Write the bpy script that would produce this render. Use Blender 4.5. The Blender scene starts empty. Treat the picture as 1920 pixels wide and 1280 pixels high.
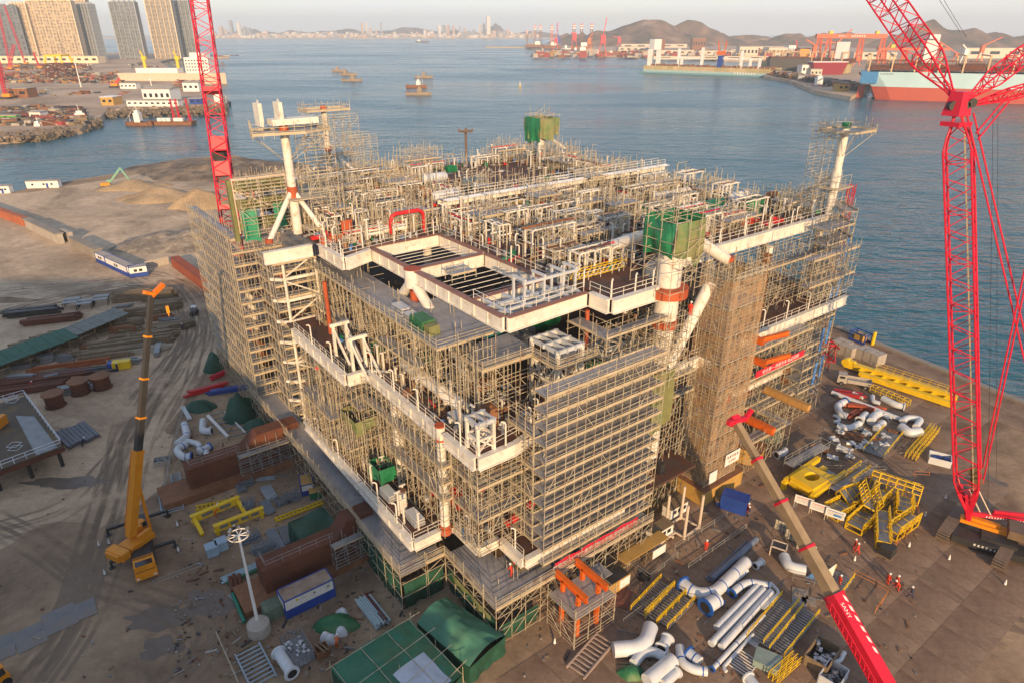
import bpy, math, random
import numpy as np
from mathutils import Vector, Matrix, Euler
S = bpy.context.scene
COL = S.collection
R = math.radians
rnd = random.Random(7)
# camera
F = 1250.0
PITCH = math.atan(580 / F)
CH = 62.0
cam = bpy.data.cameras.new("camera")
cam.sensor_width = 36
cam.lens = F / 1920 * 36
cam.clip_start = 0.5
cam.clip_end = 60000
camo = bpy.data.objects.new("camera", cam)
camo.location = (0, 0, CH)
camo.rotation_euler = (math.pi / 2 - PITCH, 0, 0)
COL.objects.link(camo)
S.camera = camo
# sky and sun
SUN_EL = R(15)
SUN_AZ = (0.17, -0.985)              # horizontal direction towards the sun
world = bpy.data.worlds.new("World")
S.world = world
world.use_nodes = True
wn, wl = world.node_tree.nodes, world.node_tree.links
bg = wn["Background"]
sky = wn.new("ShaderNodeTexSky")
sky.sky_type = 'NISHITA'
sky.sun_disc = False
sky.sun_elevation = SUN_EL
sky.sun_rotation = math.atan2(SUN_AZ[0], SUN_AZ[1])
sky.air_density = 1.0
sky.dust_density = 0.6
sky.ozone_density = 2.0
# thin high cloud over the whole sky
tc = wn.new("ShaderNodeTexCoord")
mp = wn.new("ShaderNodeMapping")
mp.inputs['Scale'].default_value = (3.0, 3.0, 16.0)
nz = wn.new("ShaderNodeTexNoise")
nz.inputs['Scale'].default_value = 2.2
nz.inputs['Detail'].default_value = 6
nz.inputs['Roughness'].default_value = 0.55
cr = wn.new("ShaderNodeValToRGB")
cr.color_ramp.elements[0].position = 0.38
cr.color_ramp.elements[1].position = 0.68
cr.color_ramp.elements[0].color = (0.6, 0.6, 0.6, 1)
cr.color_ramp.elements[1].color = (1, 1, 1, 1)
mx = wn.new("ShaderNodeMix")
mx.data_type = 'RGBA'
mx.inputs['B'].default_value = (6.2, 6.15, 6.6, 1)
wl.new(tc.outputs['Generated'], mp.inputs['Vector'])
wl.new(mp.outputs['Vector'], nz.inputs['Vector'])
wl.new(nz.outputs['Fac'], cr.inputs['Fac'])
sx = wn.new("ShaderNodeSeparateXYZ")
wl.new(tc.outputs['Generated'], sx.inputs[0])
vr = wn.new("ShaderNodeMapRange")       # the veil thins with height
vr.inputs['From Min'].default_value = 0.0
vr.inputs['From Max'].default_value = 0.35
vr.inputs['To Min'].default_value = 0.88
vr.inputs['To Max'].default_value = 0.22
wl.new(sx.outputs['Z'], vr.inputs['Value'])
ml = wn.new("ShaderNodeMath")
ml.operation = 'MULTIPLY'
wl.new(cr.outputs['Color'], ml.inputs[0])
wl.new(vr.outputs['Result'], ml.inputs[1])
wl.new(ml.outputs[0], mx.inputs['Factor'])
wl.new(sky.outputs['Color'], mx.inputs['A'])
wl.new(mx.outputs['Result'], bg.inputs['Color'])
bg.inputs['Strength'].default_value = 0.135
sun = bpy.data.lights.new("sun", 'SUN')
sun.energy = 4.5
sun.angle = R(0.5)
sun.color = (1.0, 0.66, 0.34)
suno = bpy.data.objects.new("sun", sun)
dv = Vector((-SUN_AZ[0] * math.cos(SUN_EL), -SUN_AZ[1] * math.cos(SUN_EL), -math.sin(SUN_EL)))
suno.rotation_euler = dv.to_track_quat('-Z', 'Y').to_euler()
suno.location = (100, -400, 200)
COL.objects.link(suno)
S.view_settings.view_transform = 'Standard'
S.view_settings.look = 'None'
S.view_settings.exposure = 0.46
S.view_settings.gamma = 1
S.view_settings.use_curve_mapping = False
S.cycles.max_bounces = 5
S.cycles.diffuse_bounces = 3
S.cycles.glossy_bounces = 2
S.cycles.transparent_max_bounces = 12
S.cycles.volume_bounces = 2
S.cycles.use_denoising = True
# frames of reference
A = math.atan2(.6, .8)               # heading of the platform's long side
OX, OY = -.75, 53.3                  # its near corner
SI, CO = math.sin(PITCH), math.cos(PITCH)
def at(x, y, z=0.0):
	"""point on the level z that the photograph shows at pixel x, y (1920 wide)"""
	u = (x - 960) / F
	v = (640 - y) / F
	t = (CH - z) / (SI - v * CO)
	return Vector((u * t, (CO + v * SI) * t, z))
def ray(x, y, dep):
	u = (x - 960) / F
	v = (640 - y) / F
	return Vector((u * dep, (CO + v * SI) * dep, CH + dep * (v * CO - SI)))
def W(s, t, z=0.0):
	return Vector((OX + s * .8 - t * .6, OY + s * .6 + t * .8, z))
# materials
MATS = {}
def mat(name, col, rough=0.6, metal=0.0, var=0.18, scale=0.6, col2=None, amt=0.5, thr=0.55, soft=0.12,
		bump=0.0, bscale=4.0, scale2=0.35, spec=0.4, emit=None):
	"""principled colour with a slow mottling, and optional blotches of col2"""
	if name in MATS:
		return MATS[name]
	m = bpy.data.materials.new(name)
	m.use_nodes = True
	n, l = m.node_tree.nodes, m.node_tree.links
	b = n["Principled BSDF"]
	b.inputs['Roughness'].default_value = rough
	b.inputs['Metallic'].default_value = metal
	b.inputs['Specular IOR Level'].default_value = spec
	t = n.new("ShaderNodeTexCoord")
	out = None
	nz = n.new("ShaderNodeTexNoise")
	nz.inputs['Scale'].default_value = scale
	nz.inputs['Detail'].default_value = 5
	nz.inputs['Roughness'].default_value = 0.65
	l.new(t.outputs['Object'], nz.inputs['Vector'])
	mr = n.new("ShaderNodeMapRange")
	mr.inputs['From Min'].default_value = 0.3
	mr.inputs['From Max'].default_value = 0.7
	mr.inputs['To Min'].default_value = 1 - var
	mr.inputs['To Max'].default_value = 1 + var
	l.new(nz.outputs['Fac'], mr.inputs['Value'])
	mul = n.new("ShaderNodeMix")
	mul.data_type = 'RGBA'
	mul.blend_type = 'MULTIPLY'
	mul.inputs['Factor'].default_value = 1
	mul.inputs['A'].default_value = (*col, 1)
	l.new(mr.outputs['Result'], mul.inputs['B'])
	out = mul.outputs['Result']
	if col2:
		n2 = n.new("ShaderNodeTexNoise")
		n2.inputs['Scale'].default_value = scale2
		n2.inputs['Detail'].default_value = 7
		n2.inputs['Roughness'].default_value = 0.7
		l.new(t.outputs['Object'], n2.inputs['Vector'])
		m2 = n.new("ShaderNodeMapRange")
		m2.inputs['From Min'].default_value = thr - soft
		m2.inputs['From Max'].default_value = thr + soft
		m2.inputs['To Max'].default_value = amt
		l.new(n2.outputs['Fac'], m2.inputs['Value'])
		mm = n.new("ShaderNodeMix")
		mm.data_type = 'RGBA'
		l.new(m2.outputs['Result'], mm.inputs['Factor'])
		l.new(out, mm.inputs['A'])
		mm.inputs['B'].default_value = (*col2, 1)
		out = mm.outputs['Result']
	l.new(out, b.inputs['Base Color'])
	if bump:
		n3 = n.new("ShaderNodeTexNoise")
		n3.inputs['Scale'].default_value = bscale
		n3.inputs['Detail'].default_value = 4
		l.new(t.outputs['Object'], n3.inputs['Vector'])
		bp = n.new("ShaderNodeBump")
		bp.inputs['Strength'].default_value = bump
		bp.inputs['Distance'].default_value = 0.2
		l.new(n3.outputs['Fac'], bp.inputs['Height'])
		l.new(bp.outputs['Normal'], b.inputs['Normal'])
	MATS[name] = m
	return m
TUBE = mat("galvanised_tube", (.5, .445, .33), .5, .1, .3, .9, (.26, .14, .07), .75, .57, .05, scale2=.8)
TUBEG = mat("galvanised_tube_grey", (.36, .37, .36), .5, .3, .2, .9)
BOARD = mat("steel_board", (.32, .32, .33), .5, .15, .2, .8, (.27, .22, .17), .5, .6, .1, bump=.1, bscale=3)
TOE = mat("toe_board", (.5, .42, .29), .6, .1, .2, .6)
WHITE = mat("white_paint", (.72, .69, .62), .5, 0, .16, .5, (.4, .24, .14), .55, .61, .06, scale2=.9)
WHITEG = mat("grey_paint", (.5, .53, .56), .45, 0, .1, .3, (.25, .22, .2), .5, .62, .08)
DECK = mat("red_primer_deck", (.1, .042, .028), .7, 0, .3, .4, (.07, .06, .055), .7, .52, .08, bump=.15, bscale=2)
PRIMER = mat("orange_primer", (.42, .085, .03), .65, 0, .2, .6, (.2, .06, .03), .5, .6, .1)
RUST = mat("rust", (.15, .052, .028), .8, 0, .35, .7, (.06, .03, .022), .7, .55, .1, bump=.2)
RUSTL = mat("rust_light", (.25, .115, .055), .8, 0, .3, .6, (.12, .05, .03), .6, .56, .1)
DARK = mat("dark_steel", (.05, .05, .052), .5, .3, .3, .6)
BLACK = mat("black_rubber", (.02, .02, .021), .7, 0, .3, .8)
STEEL = mat("grey_steel", (.24, .25, .26), .45, .4, .2, .7)
RED = mat("signal_red", (.55, .02, .022), .5, 0, .15, .5)
CRED = mat("crane_red", (.6, .012, .04), .42, 0, .14, .3)
YEL = mat("yellow_paint", (.78, .52, .014), .45, 0, .14, .4, (.35, .2, .03), .5, .64, .06)
OYEL = mat("orange_yellow_paint", (.72, .27, .012), .45, 0, .14, .4)
ORANGE = mat("orange_paint", (.65, .13, .015), .5, 0, .15, .5)
BLUE = mat("blue_paint", (.02, .06, .3), .5, 0, .2, .5)
LBLUE = mat("light_blue_paint", (.09, .24, .55), .5, 0, .2, .5)
GREEN = mat("green_tarp", (.022, .15, .062), .55, 0, .3, .3, (.2, .19, .07), .6, .58, .12, bump=.5, bscale=1.2, scale2=.18)
GREEND = mat("dark_green_tarp", (.018, .085, .055), .6, 0, .3, .3, (.012, .045, .03), .6, .55, .12, bump=.6, bscale=1.0)
OLIVE = mat("olive_tarp", (.2, .2, .08), .7, 0, .25, .3, (.11, .15, .06), .6, .56, .08, bump=.4, bscale=1.2)
GPAINT = mat("green_paint", (.01, .16, .07), .5, 0, .2, .6)
WOOD = mat("weathered_timber", (.23, .17, .105), .8, 0, .3, 1.5, (.13, .1, .07), .6, .55, .1)
PLY = mat("yellow_plywood", (.5, .3, .08), .7, 0, .2, .7, (.3, .18, .06), .5, .58, .08)
CONC = mat("concrete", (.3, .265, .225), .85, 0, .2, .2, (.17, .14, .115), .6, .55, .12, bump=.15, bscale=3)
CONCL = mat("pale_concrete", (.42, .38, .33), .85, 0, .2, .3, (.25, .2, .16), .6, .57, .1)
GLASS = mat("dark_glass", (.02, .03, .04), .08, 0, .2, .5, spec=.6)
SKIN = mat("skin", (.45, .24, .16), .6, 0, .05, 1)
COVER = mat("red_coverall", (.6, .045, .02), .8, 0, .12, 6)
NAVY = mat("navy_coverall", (.02, .03, .09), .8, 0, .15, 6)
HELM = mat("white_helmet", (.78, .77, .74), .35, 0, .05, 1)
PIPEW = mat("white_pipe_coat", (.6, .64, .68), .4, 0, .12, .6, (.45, .42, .38), .4, .62, .08)
PIPEB = mat("blue_pipe_cap", (.015, .1, .42), .45, 0, .15, .8)
# mesh collecting
OFF = {}
def basis(d):
	d = d / (np.linalg.norm(d) + 1e-9)
	up = np.array((0, 0, 1.0)) if abs(d[2]) < .98 else np.array((1.0, 0, 0))
	a = np.cross(up, d)
	a /= np.linalg.norm(a)
	return a, np.cross(d, a)
class MB:
	def __init__(s):
		s.v = []
		s.f = []
		s.n = 0
		s.mi = []
		s.cur = 0
	def add(s, vs, fs):
		k = s.n
		vs = [tuple(map(float, p)) for p in vs]
		s.v.extend(vs)
		s.n += len(vs)
		s.f.extend([tuple(i + k for i in f) for f in fs])
		s.mi.extend([s.cur] * len(fs))
		return s
	def box(s, c, d, rz=0.0, taper=1.0):
		cx, cy, cz = c
		x, y, z = d[0] / 2, d[1] / 2, d[2] / 2
		ca, sa = math.cos(rz), math.sin(rz)
		vs = []
		for zz, k in ((-z, 1), (z, taper)):
			for xx, yy in ((-x, -y), (x, -y), (x, y), (-x, y)):
				xx *= k
				yy *= k
				vs.append((cx + xx * ca - yy * sa, cy + xx * sa + yy * ca, cz + zz))
		return s.add(vs, [(3, 2, 1, 0), (4, 5, 6, 7), (0, 1, 5, 4), (1, 2, 6, 5), (2, 3, 7, 6), (3, 0, 4, 7)])
	def box2(s, a, b):
		return s.box([(a[i] + b[i]) / 2 for i in range(3)], [abs(b[i] - a[i]) for i in range(3)])
	def beam(s, p, q, w, h):
		p, q = np.array(p, float), np.array(q, float)
		a, b = basis(q - p)
		vs = []
		for o in (p, q):
			for i, j in ((-1, -1), (1, -1), (1, 1), (-1, 1)):
				vs.append(o + a * i * w / 2 + b * j * h / 2)
		return s.add(vs, [(3, 2, 1, 0), (4, 5, 6, 7), (0, 1, 5, 4), (1, 2, 6, 5), (2, 3, 7, 6), (3, 0, 4, 7)])
	def ibeam(s, p, q, w, h):
		"""a girder: two flanges and a web"""
		p, q = np.array(p, float), np.array(q, float)
		a, b = basis(q - p)
		f = max(.05, h * .06)
		s.beam(p + b * (h / 2 - f / 2), q + b * (h / 2 - f / 2), w, f)
		s.beam(p - b * (h / 2 - f / 2), q - b * (h / 2 - f / 2), w, f)
		return s.beam(p, q, w * .22, h - 2 * f - .004)
	def cyl(s, p, q, r, r2=None, n=10, cap=True):
		r2 = r if r2 is None else r2
		p, q = np.array(p, float), np.array(q, float)
		a, b = basis(q - p)
		vs = []
		for o, rr in ((p, r), (q, r2)):
			for i in range(n):
				t = 2 * math.pi * i / n
				vs.append(o + (a * math.cos(t) + b * math.sin(t)) * rr)
		fs = [(i, (i + 1) % n, n + (i + 1) % n, n + i) for i in range(n)]
		if cap:
			fs += [tuple(range(n - 1, -1, -1)), tuple(range(n, 2 * n))]
		return s.add(vs, fs)
	def pipe(s, pts, r, n=10, cap=True):
		pts = [np.array(p, float) for p in pts]
		k = len(pts)
		a = None
		vs = []
		for i, p in enumerate(pts):
			d = (pts[min(i + 1, k - 1)] - pts[max(i - 1, 0)])
			d /= np.linalg.norm(d) + 1e-9
			if a is None:
				a, b = basis(d)
			else:
				a = a - d * np.dot(a, d)
				a /= np.linalg.norm(a) + 1e-9
				b = np.cross(d, a)
			rr = r[i] if isinstance(r, (list, tuple)) else r
			for j in range(n):
				t = 2 * math.pi * j / n
				vs.append(p + (a * math.cos(t) + b * math.sin(t)) * rr)
		fs = []
		for i in range(k - 1):
			for j in range(n):
				fs.append((i * n + j, i * n + (j + 1) % n, (i + 1) * n + (j + 1) % n, (i + 1) * n + j))
		if cap:
			fs += [tuple(range(n - 1, -1, -1)), tuple(range((k - 1) * n, k * n))]
		return s.add(vs, fs)
	def tubes(s, segs, r=.028, n=4):
		"""many thin tubes at once: segs = [(x1,y1,z1,x2,y2,z2), ...]"""
		if not len(segs):
			return s
		g = np.array(segs, float)
		P, Q = g[:, :3], g[:, 3:6]
		D = Q - P
		L = np.linalg.norm(D, axis=1, keepdims=True)
		D = D / np.maximum(L, 1e-6)
		up = np.tile(np.array((0, 0, 1.0)), (len(g), 1))
		up[np.abs(D[:, 2]) > .98] = (1, 0, 0)
		a = np.cross(up, D)
		a /= np.linalg.norm(a, axis=1, keepdims=True)
		b = np.cross(D, a)
		rings = []
		for o in (P, Q):
			for i in range(n):
				t = 2 * math.pi * (i + .5) / n
				rings.append(o + (a * math.cos(t) + b * math.sin(t)) * r)
		V = np.stack(rings, 1).reshape(-1, 3)
		k = s.n
		s.v.extend(map(tuple, V.tolist()))
		s.n += len(V)
		base = (np.arange(len(g)) * 2 * n + k)[:, None]
		for i in range(n):
			j = (i + 1) % n
			q = np.concatenate([base + i, base + j, base + n + j, base + n + i], 1)
			s.f.extend(map(tuple, q.tolist()))
		s.mi.extend([s.cur] * (len(g) * n))
		return s
	def prism(s, poly, z0, z1, holes=None):
		n = len(poly)
		ar = sum(poly[i][0] * poly[(i + 1) % n][1] - poly[(i + 1) % n][0] * poly[i][1] for i in range(n))
		if ar < 0:
			poly = poly[::-1]
		vs = [(p[0], p[1], z0) for p in poly] + [(p[0], p[1], z1) for p in poly]
		fs = [tuple(range(n - 1, -1, -1)), tuple(range(n, 2 * n))]
		fs += [(i, (i + 1) % n, n + (i + 1) % n, n + i) for i in range(n)]
		return s.add(vs, fs)
	def sheet(s, fn, nu, nv):
		"""grid surface fn(u, v) -> point"""
		vs = [fn(i / nu, j / nv) for j in range(nv + 1) for i in range(nu + 1)]
		fs = [(j * (nu + 1) + i, j * (nu + 1) + i + 1, (j + 1) * (nu + 1) + i + 1, (j + 1) * (nu + 1) + i)
			for j in range(nv) for i in range(nu)]
		return s.add(vs, fs)
	def mesh(s, name, m, smooth=False, off=None):
		me = bpy.data.meshes.new(name)
		v = s.v
		if off is not None:
			v = (np.array(v, float).reshape(-1, 3) - np.array(off, float)).tolist()
		me.from_pydata(v, [], s.f)
		for x in (m if isinstance(m, (list, tuple)) else [m]):
			me.materials.append(x)
		if isinstance(m, (list, tuple)):
			me.polygons.foreach_set('material_index', s.mi)
		if smooth:
			me.shade_smooth()
			me.set_sharp_from_angle(angle=R(40))
		me.update()
		return me
	def build(s, name, m, parent=None, smooth=False, kind=None):
		if not s.n:
			return None
		r = parent
		while r is not None and r.parent is not None:
			r = r.parent
		me = s.mesh(name, m, smooth, OFF.get(r.name) if r is not None else None)
		o = bpy.data.objects.new(name, me)
		COL.objects.link(o)
		o.parent = parent
		if kind:
			o['kind'] = kind
		return o
def tag(o, label=None, cat=None, group=None, kind=None):
	for k, v in (('label', label), ('category', cat), ('group', group), ('kind', kind)):
		if v:
			o[k] = v
	return o
def thing(name, label, cat, loc=(0, 0, 0), rz=0.0, group=None):
	o = bpy.data.objects.new(name, None)
	o.empty_display_size = .5
	COL.objects.link(o)
	o.location = loc
	o.rotation_euler = (0, 0, rz)
	return tag(o, label, cat, group)
def mthing(name, label, cat, s, t, z=0.0, group=None):
	"""a thing whose meshes are given in the platform's frame"""
	o = thing(name, label, cat, W(s, t, z), A, group)
	OFF[o.name] = (s, t, z)
	return o
def wthing(name, label, cat, loc, group=None):
	"""a thing whose meshes are given in world coordinates"""
	o = thing(name, label, cat, loc, 0, group)
	OFF[o.name] = tuple(loc)
	return o
def inst(name, me, parent=None, loc=(0, 0, 0), rot=(0, 0, 0), sc=None):
	o = bpy.data.objects.new(name, me)
	COL.objects.link(o)
	o.parent = parent
	if parent is not None and parent.name in OFF:
		loc = [loc[i] - OFF[parent.name][i] for i in range(3)]
	o.location = loc
	o.rotation_euler = rot
	if sc:
		o.scale = sc
	return o
def kids(o):
	return [c for c in COL.objects if c.parent == o]
def copy_tree(o, loc, rz, label=None, _t=None):
	c = o.copy()
	COL.objects.link(c)
	c.location = loc
	c.rotation_euler = (0, 0, rz)
	if label:
		c['label'] = label
	for ch in o.children:
		d = ch.copy()
		COL.objects.link(d)
		d.parent = c
		for g in ch.children:
			e = g.copy()
			COL.objects.link(e)
			e.parent = d
	return c
def arc(c, r, a0, a1, n, ax=(1, 0, 0), ay=(0, 1, 0)):
	c, ax, ay = np.array(c, float), np.array(ax, float), np.array(ay, float)
	return [c + ax * r * math.cos(a0 + (a1 - a0) * i / n) + ay * r * math.sin(a0 + (a1 - a0) * i / n) for i in range(n + 1)]
# sea, ground, sky air
def noisemat(name, cols, scale, rough=.9, bump=.3, bscale=1.0, detail=8, dist=.3):
	m = bpy.data.materials.new(name)
	m.use_nodes = True
	n, l = m.node_tree.nodes, m.node_tree.links
	b = n["Principled BSDF"]
	b.inputs['Roughness'].default_value = rough
	b.inputs['Specular IOR Level'].default_value = .25
	t = n.new("ShaderNodeTexCoord")
	nz = n.new("ShaderNodeTexNoise")
	nz.inputs['Scale'].default_value = scale
	nz.inputs['Detail'].default_value = detail
	nz.inputs['Roughness'].default_value = .62
	nz.inputs['Distortion'].default_value = dist
	l.new(t.outputs['Object'], nz.inputs['Vector'])
	r = n.new("ShaderNodeValToRGB")
	e = r.color_ramp.elements
	while len(e) < len(cols):
		e.new(.5)
	for i, (p, c) in enumerate(cols):
		e[i].position = p
		e[i].color = (*c, 1)
	l.new(nz.outputs['Fac'], r.inputs['Fac'])
# fine grit over the large stains
	n2 = n.new("ShaderNodeTexNoise")
	n2.inputs['Scale'].default_value = scale * 14
	n2.inputs['Detail'].default_value = 12
	n2.inputs['Roughness'].default_value = .82
	l.new(t.outputs['Object'], n2.inputs['Vector'])
	mr = n.new("ShaderNodeMapRange")
	mr.inputs['From Min'].default_value = .3
	mr.inputs['From Max'].default_value = .7
	mr.inputs['To Min'].default_value = .66
	mr.inputs['To Max'].default_value = 1.34
	l.new(n2.outputs['Fac'], mr.inputs['Value'])
	mul = n.new("ShaderNodeMix")
	mul.data_type = 'RGBA'
	mul.blend_type = 'MULTIPLY'
	mul.inputs['Factor'].default_value = 1
	l.new(r.outputs['Color'], mul.inputs['A'])
	l.new(mr.outputs['Result'], mul.inputs['B'])
	l.new(mul.outputs['Result'], b.inputs['Base Color'])
	bp = n.new("ShaderNodeBump")
	bp.inputs['Strength'].default_value = bump
	bp.inputs['Distance'].default_value = .25
	n3 = n.new("ShaderNodeTexNoise")
	n3.inputs['Scale'].default_value = bscale
	n3.inputs['Detail'].default_value = 6
	l.new(t.outputs['Object'], n3.inputs['Vector'])
	l.new(n3.outputs['Fac'], bp.inputs['Height'])
	l.new(bp.outputs['Normal'], b.inputs['Normal'])
	MATS[name] = m
	return m
DIRT = noisemat("yard_dirt", [(.3, (.13, .085, .056)), (.44, (.25, .173, .113)), (.55, (.36, .255, .165)), (.72, (.46, .33, .21))], .035, bump=.35, bscale=.9, dist=.8)
SAND = noisemat("sand", [(.3, (.27, .2, .125)), (.6, (.4, .3, .19)), (.8, (.48, .37, .24))], .06, bump=.6, bscale=.5)
ROCK = noisemat("shore_rock", [(.3, (.06, .05, .043)), (.5, (.2, .16, .12)), (.72, (.4, .31, .22))], .12, bump=1.0, bscale=.7)
FAR = noisemat("far_land", [(.3, (.28, .21, .15)), (.55, (.52, .39, .28)), (.75, (.62, .48, .35))], .012, bump=.2, bscale=.1)
HILL = noisemat("hill_scrub", [(.36, (.045, .045, .03)), (.47, (.13, .085, .055)), (.58, (.22, .13, .085)), (.7, (.38, .27, .18))], .008, bump=1.0, bscale=.02)
SLABM = noisemat("yard_concrete", [(.3, (.14, .09, .065)), (.48, (.24, .165, .115)), (.62, (.31, .22, .155)), (.78, (.37, .265, .185))], .09, bump=.12, bscale=1.5)
def seamat():
	m = bpy.data.materials.new("sea_water")
	m.use_nodes = True
	n, l = m.node_tree.nodes, m.node_tree.links
	b = n["Principled BSDF"]
	b.inputs['Base Color'].default_value = (.016, .105, .15, 1)
	b.inputs['Roughness'].default_value = .16
	b.inputs['IOR'].default_value = 1.33
	b.inputs['Specular IOR Level'].default_value = .5
	t = n.new("ShaderNodeTexCoord")
	wl_ = n.new("ShaderNodeTexNoise")       # wind lanes: calmer and rougher water
	wl_.inputs['Scale'].default_value = .006
	wl_.inputs['Detail'].default_value = 5
	wl_.inputs['Distortion'].default_value = 1.2
	wm = n.new("ShaderNodeMapping")
	wm.inputs['Scale'].default_value = (.35, 1, 1)
	l.new(t.outputs['Object'], wm.inputs['Vector'])
	l.new(wm.outputs['Vector'], wl_.inputs['Vector'])
	wr = n.new("ShaderNodeMapRange")
	wr.inputs['From Min'].default_value = .35
	wr.inputs['From Max'].default_value = .65
	wr.inputs['To Min'].default_value = .08
	wr.inputs['To Max'].default_value = .3
	l.new(wl_.outputs['Fac'], wr.inputs['Value'])
	l.new(wr.outputs['Result'], b.inputs['Roughness'])
	hs = []
	for sc, dt, rot, st in ((.5, 3, .5, .9), (.11, 3, .3, 2.4), (.012, 4, .2, 5.0)):
		mp = n.new("ShaderNodeMapping")
		mp.inputs['Rotation'].default_value = (0, 0, rot)
		mp.inputs['Scale'].default_value = (.45, 1.0, 1.0)
		nz = n.new("ShaderNodeTexNoise")
		nz.inputs['Scale'].default_value = sc
		nz.inputs['Detail'].default_value = dt
		nz.inputs['Distortion'].default_value = .4
		l.new(t.outputs['Object'], mp.inputs['Vector'])
		l.new(mp.outputs['Vector'], nz.inputs['Vector'])
		mu = n.new("ShaderNodeMath")
		mu.operation = 'MULTIPLY'
		mu.inputs[1].default_value = st
		l.new(nz.outputs['Fac'], mu.inputs[0])
		hs.append(mu.outputs[0])
	ad = n.new("ShaderNodeMath")
	ad2 = n.new("ShaderNodeMath")
	l.new(hs[0], ad.inputs[0])
	l.new(hs[1], ad.inputs[1])
	l.new(ad.outputs[0], ad2.inputs[0])
	l.new(hs[2], ad2.inputs[1])
	bp = n.new("ShaderNodeBump")
	bp.inputs['Strength'].default_value = 1.0
	bp.inputs['Distance'].default_value = 1.0
	l.new(ad2.outputs[0], bp.inputs['Height'])
	l.new(bp.outputs['Normal'], b.inputs['Normal'])
	return m
SEA = seamat()
SEAZ = -4.0
m_ = MB()
m_.add([(-13000, -2200, SEAZ), (13000, -2200, SEAZ), (13000, 15000, SEAZ), (-13000, 15000, SEAZ)], [(0, 1, 2, 3)])
tag(m_.build("sea", SEA), kind='structure')
def hnoise(x, y, sc, seed=0):
	"""smooth value noise in pure numpy-free python"""
	x /= sc
	y /= sc
	ix, iy = math.floor(x), math.floor(y)
	fx, fy = x - ix, y - iy
	fx, fy = fx * fx * (3 - 2 * fx), fy * fy * (3 - 2 * fy)
	def h(i, j):
		k = (i * 374761393 + j * 668265263 + seed * 69069) & 0xffffffff
		k = ((k ^ (k >> 13)) * 1274126177) & 0xffffffff
		return ((k ^ (k >> 16)) & 0xffff) / 65535.0
	a = h(ix, iy) * (1 - fx) + h(ix + 1, iy) * fx
	b = h(ix, iy + 1) * (1 - fx) + h(ix + 1, iy + 1) * fx
	return a * (1 - fy) + b * fy
# the yard's land: an outline with a sloping skirt down into the sea
shore = [at(0, 366), at(60, 352), at(170, 333), at(240, 322), at(300, 304), at(350, 297), at(440, 291), at(480, 303),
		at(500, 316), at(560, 328), at(640, 322), Vector((-60, 352, 0)), Vector((-20, 300, 0)), Vector((30, 222, 0)),
		at(1570, 612), at(1920, 752), Vector((150, 8.5, 0)), Vector((300, -260, 0))]
yard = [(p.x, p.y) for p in shore] + [(300, -1200), (-900, -1200), (-900, 150), (-330, 262)]
m_ = MB()
n_ = len(yard)
cx_, cy_ = -60, 120
out = []
for i, (x, y) in enumerate(yard):
	d = Vector((x - cx_, y - cy_)).normalized()
	k = 1.0 if 12 < i < 18 else 9.0
	out.append((x + d.x * k, y + d.y * k))
m_.add([(x, y, 0) for x, y in yard] + [(x, y, -7) for x, y in out],
	[tuple(range(n_ - 1, -1, -1))] + [(i, (i + 1) % n_, n_ + (i + 1) % n_, n_ + i) for i in range(n_)])
gm = m_.build("ground", DIRT)
tag(gm, kind='structure')
# paler earth: the sandy flat towards the shore, sunlit gold put into its colour, and the packed road past the crane
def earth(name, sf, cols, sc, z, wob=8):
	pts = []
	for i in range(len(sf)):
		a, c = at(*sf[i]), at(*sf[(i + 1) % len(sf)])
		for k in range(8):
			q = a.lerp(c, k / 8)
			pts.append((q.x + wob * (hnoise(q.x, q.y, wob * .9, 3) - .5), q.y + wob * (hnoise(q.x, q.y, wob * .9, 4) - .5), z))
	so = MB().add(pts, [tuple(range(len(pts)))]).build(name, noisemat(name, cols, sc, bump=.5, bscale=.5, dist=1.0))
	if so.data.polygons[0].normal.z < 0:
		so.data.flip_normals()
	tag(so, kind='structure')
earth("sunlit_sand_flat", [(-60, 372), (60, 360), (170, 343), (240, 333), (300, 322), (420, 330), (470, 345), (480, 420), (430, 500), (330, 530), (200, 545), (60, 560), (-90, 560)],
	[(.3, (.25, .19, .13)), (.45, (.45, .345, .24)), (.58, (.6, .46, .32)), (.75, (.66, .52, .37))], .03, .004)  # sand, its colour lifted to carry the low sun's gold
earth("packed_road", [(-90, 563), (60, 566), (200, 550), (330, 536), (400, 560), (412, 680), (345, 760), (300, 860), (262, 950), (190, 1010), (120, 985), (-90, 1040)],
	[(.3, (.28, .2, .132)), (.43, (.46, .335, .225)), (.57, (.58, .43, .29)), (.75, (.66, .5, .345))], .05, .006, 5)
# rocky spit and rough mounds by the water
def mound(name, c, rx, ry, h, m, rz=0.0, seed=1, nu=44, nv=14, rough=.35, sc=6.0, power=1.4):
	b = MB()
	def fn(u, v):
		a = u * 2 * math.pi
		k = v
		x, y = math.cos(a) * rx * k, math.sin(a) * ry * k
		wob = 1 + .3 * (hnoise(math.cos(a) * 3 + 9, math.sin(a) * 3 + 9, 1.0, seed) - .5)
		x *= wob
		y *= wob
		z = h * (1 - k ** power) * (1 - rough + 2 * rough * hnoise(x + 70, y + 70, sc, seed)) + .7 * rough * (hnoise(x + 40, y, sc * .35, seed + 3) - .3) * (h * .25) * (1 - k)
		X = c[0] + x * math.cos(rz) - y * math.sin(rz)
		Y = c[1] + x * math.sin(rz) + y * math.cos(rz)
		return (X, Y, c[2] + z - .15 * (k > .99))
	b.sheet(fn, nu, nv)
	return b.build(name, m, smooth=True)
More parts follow.
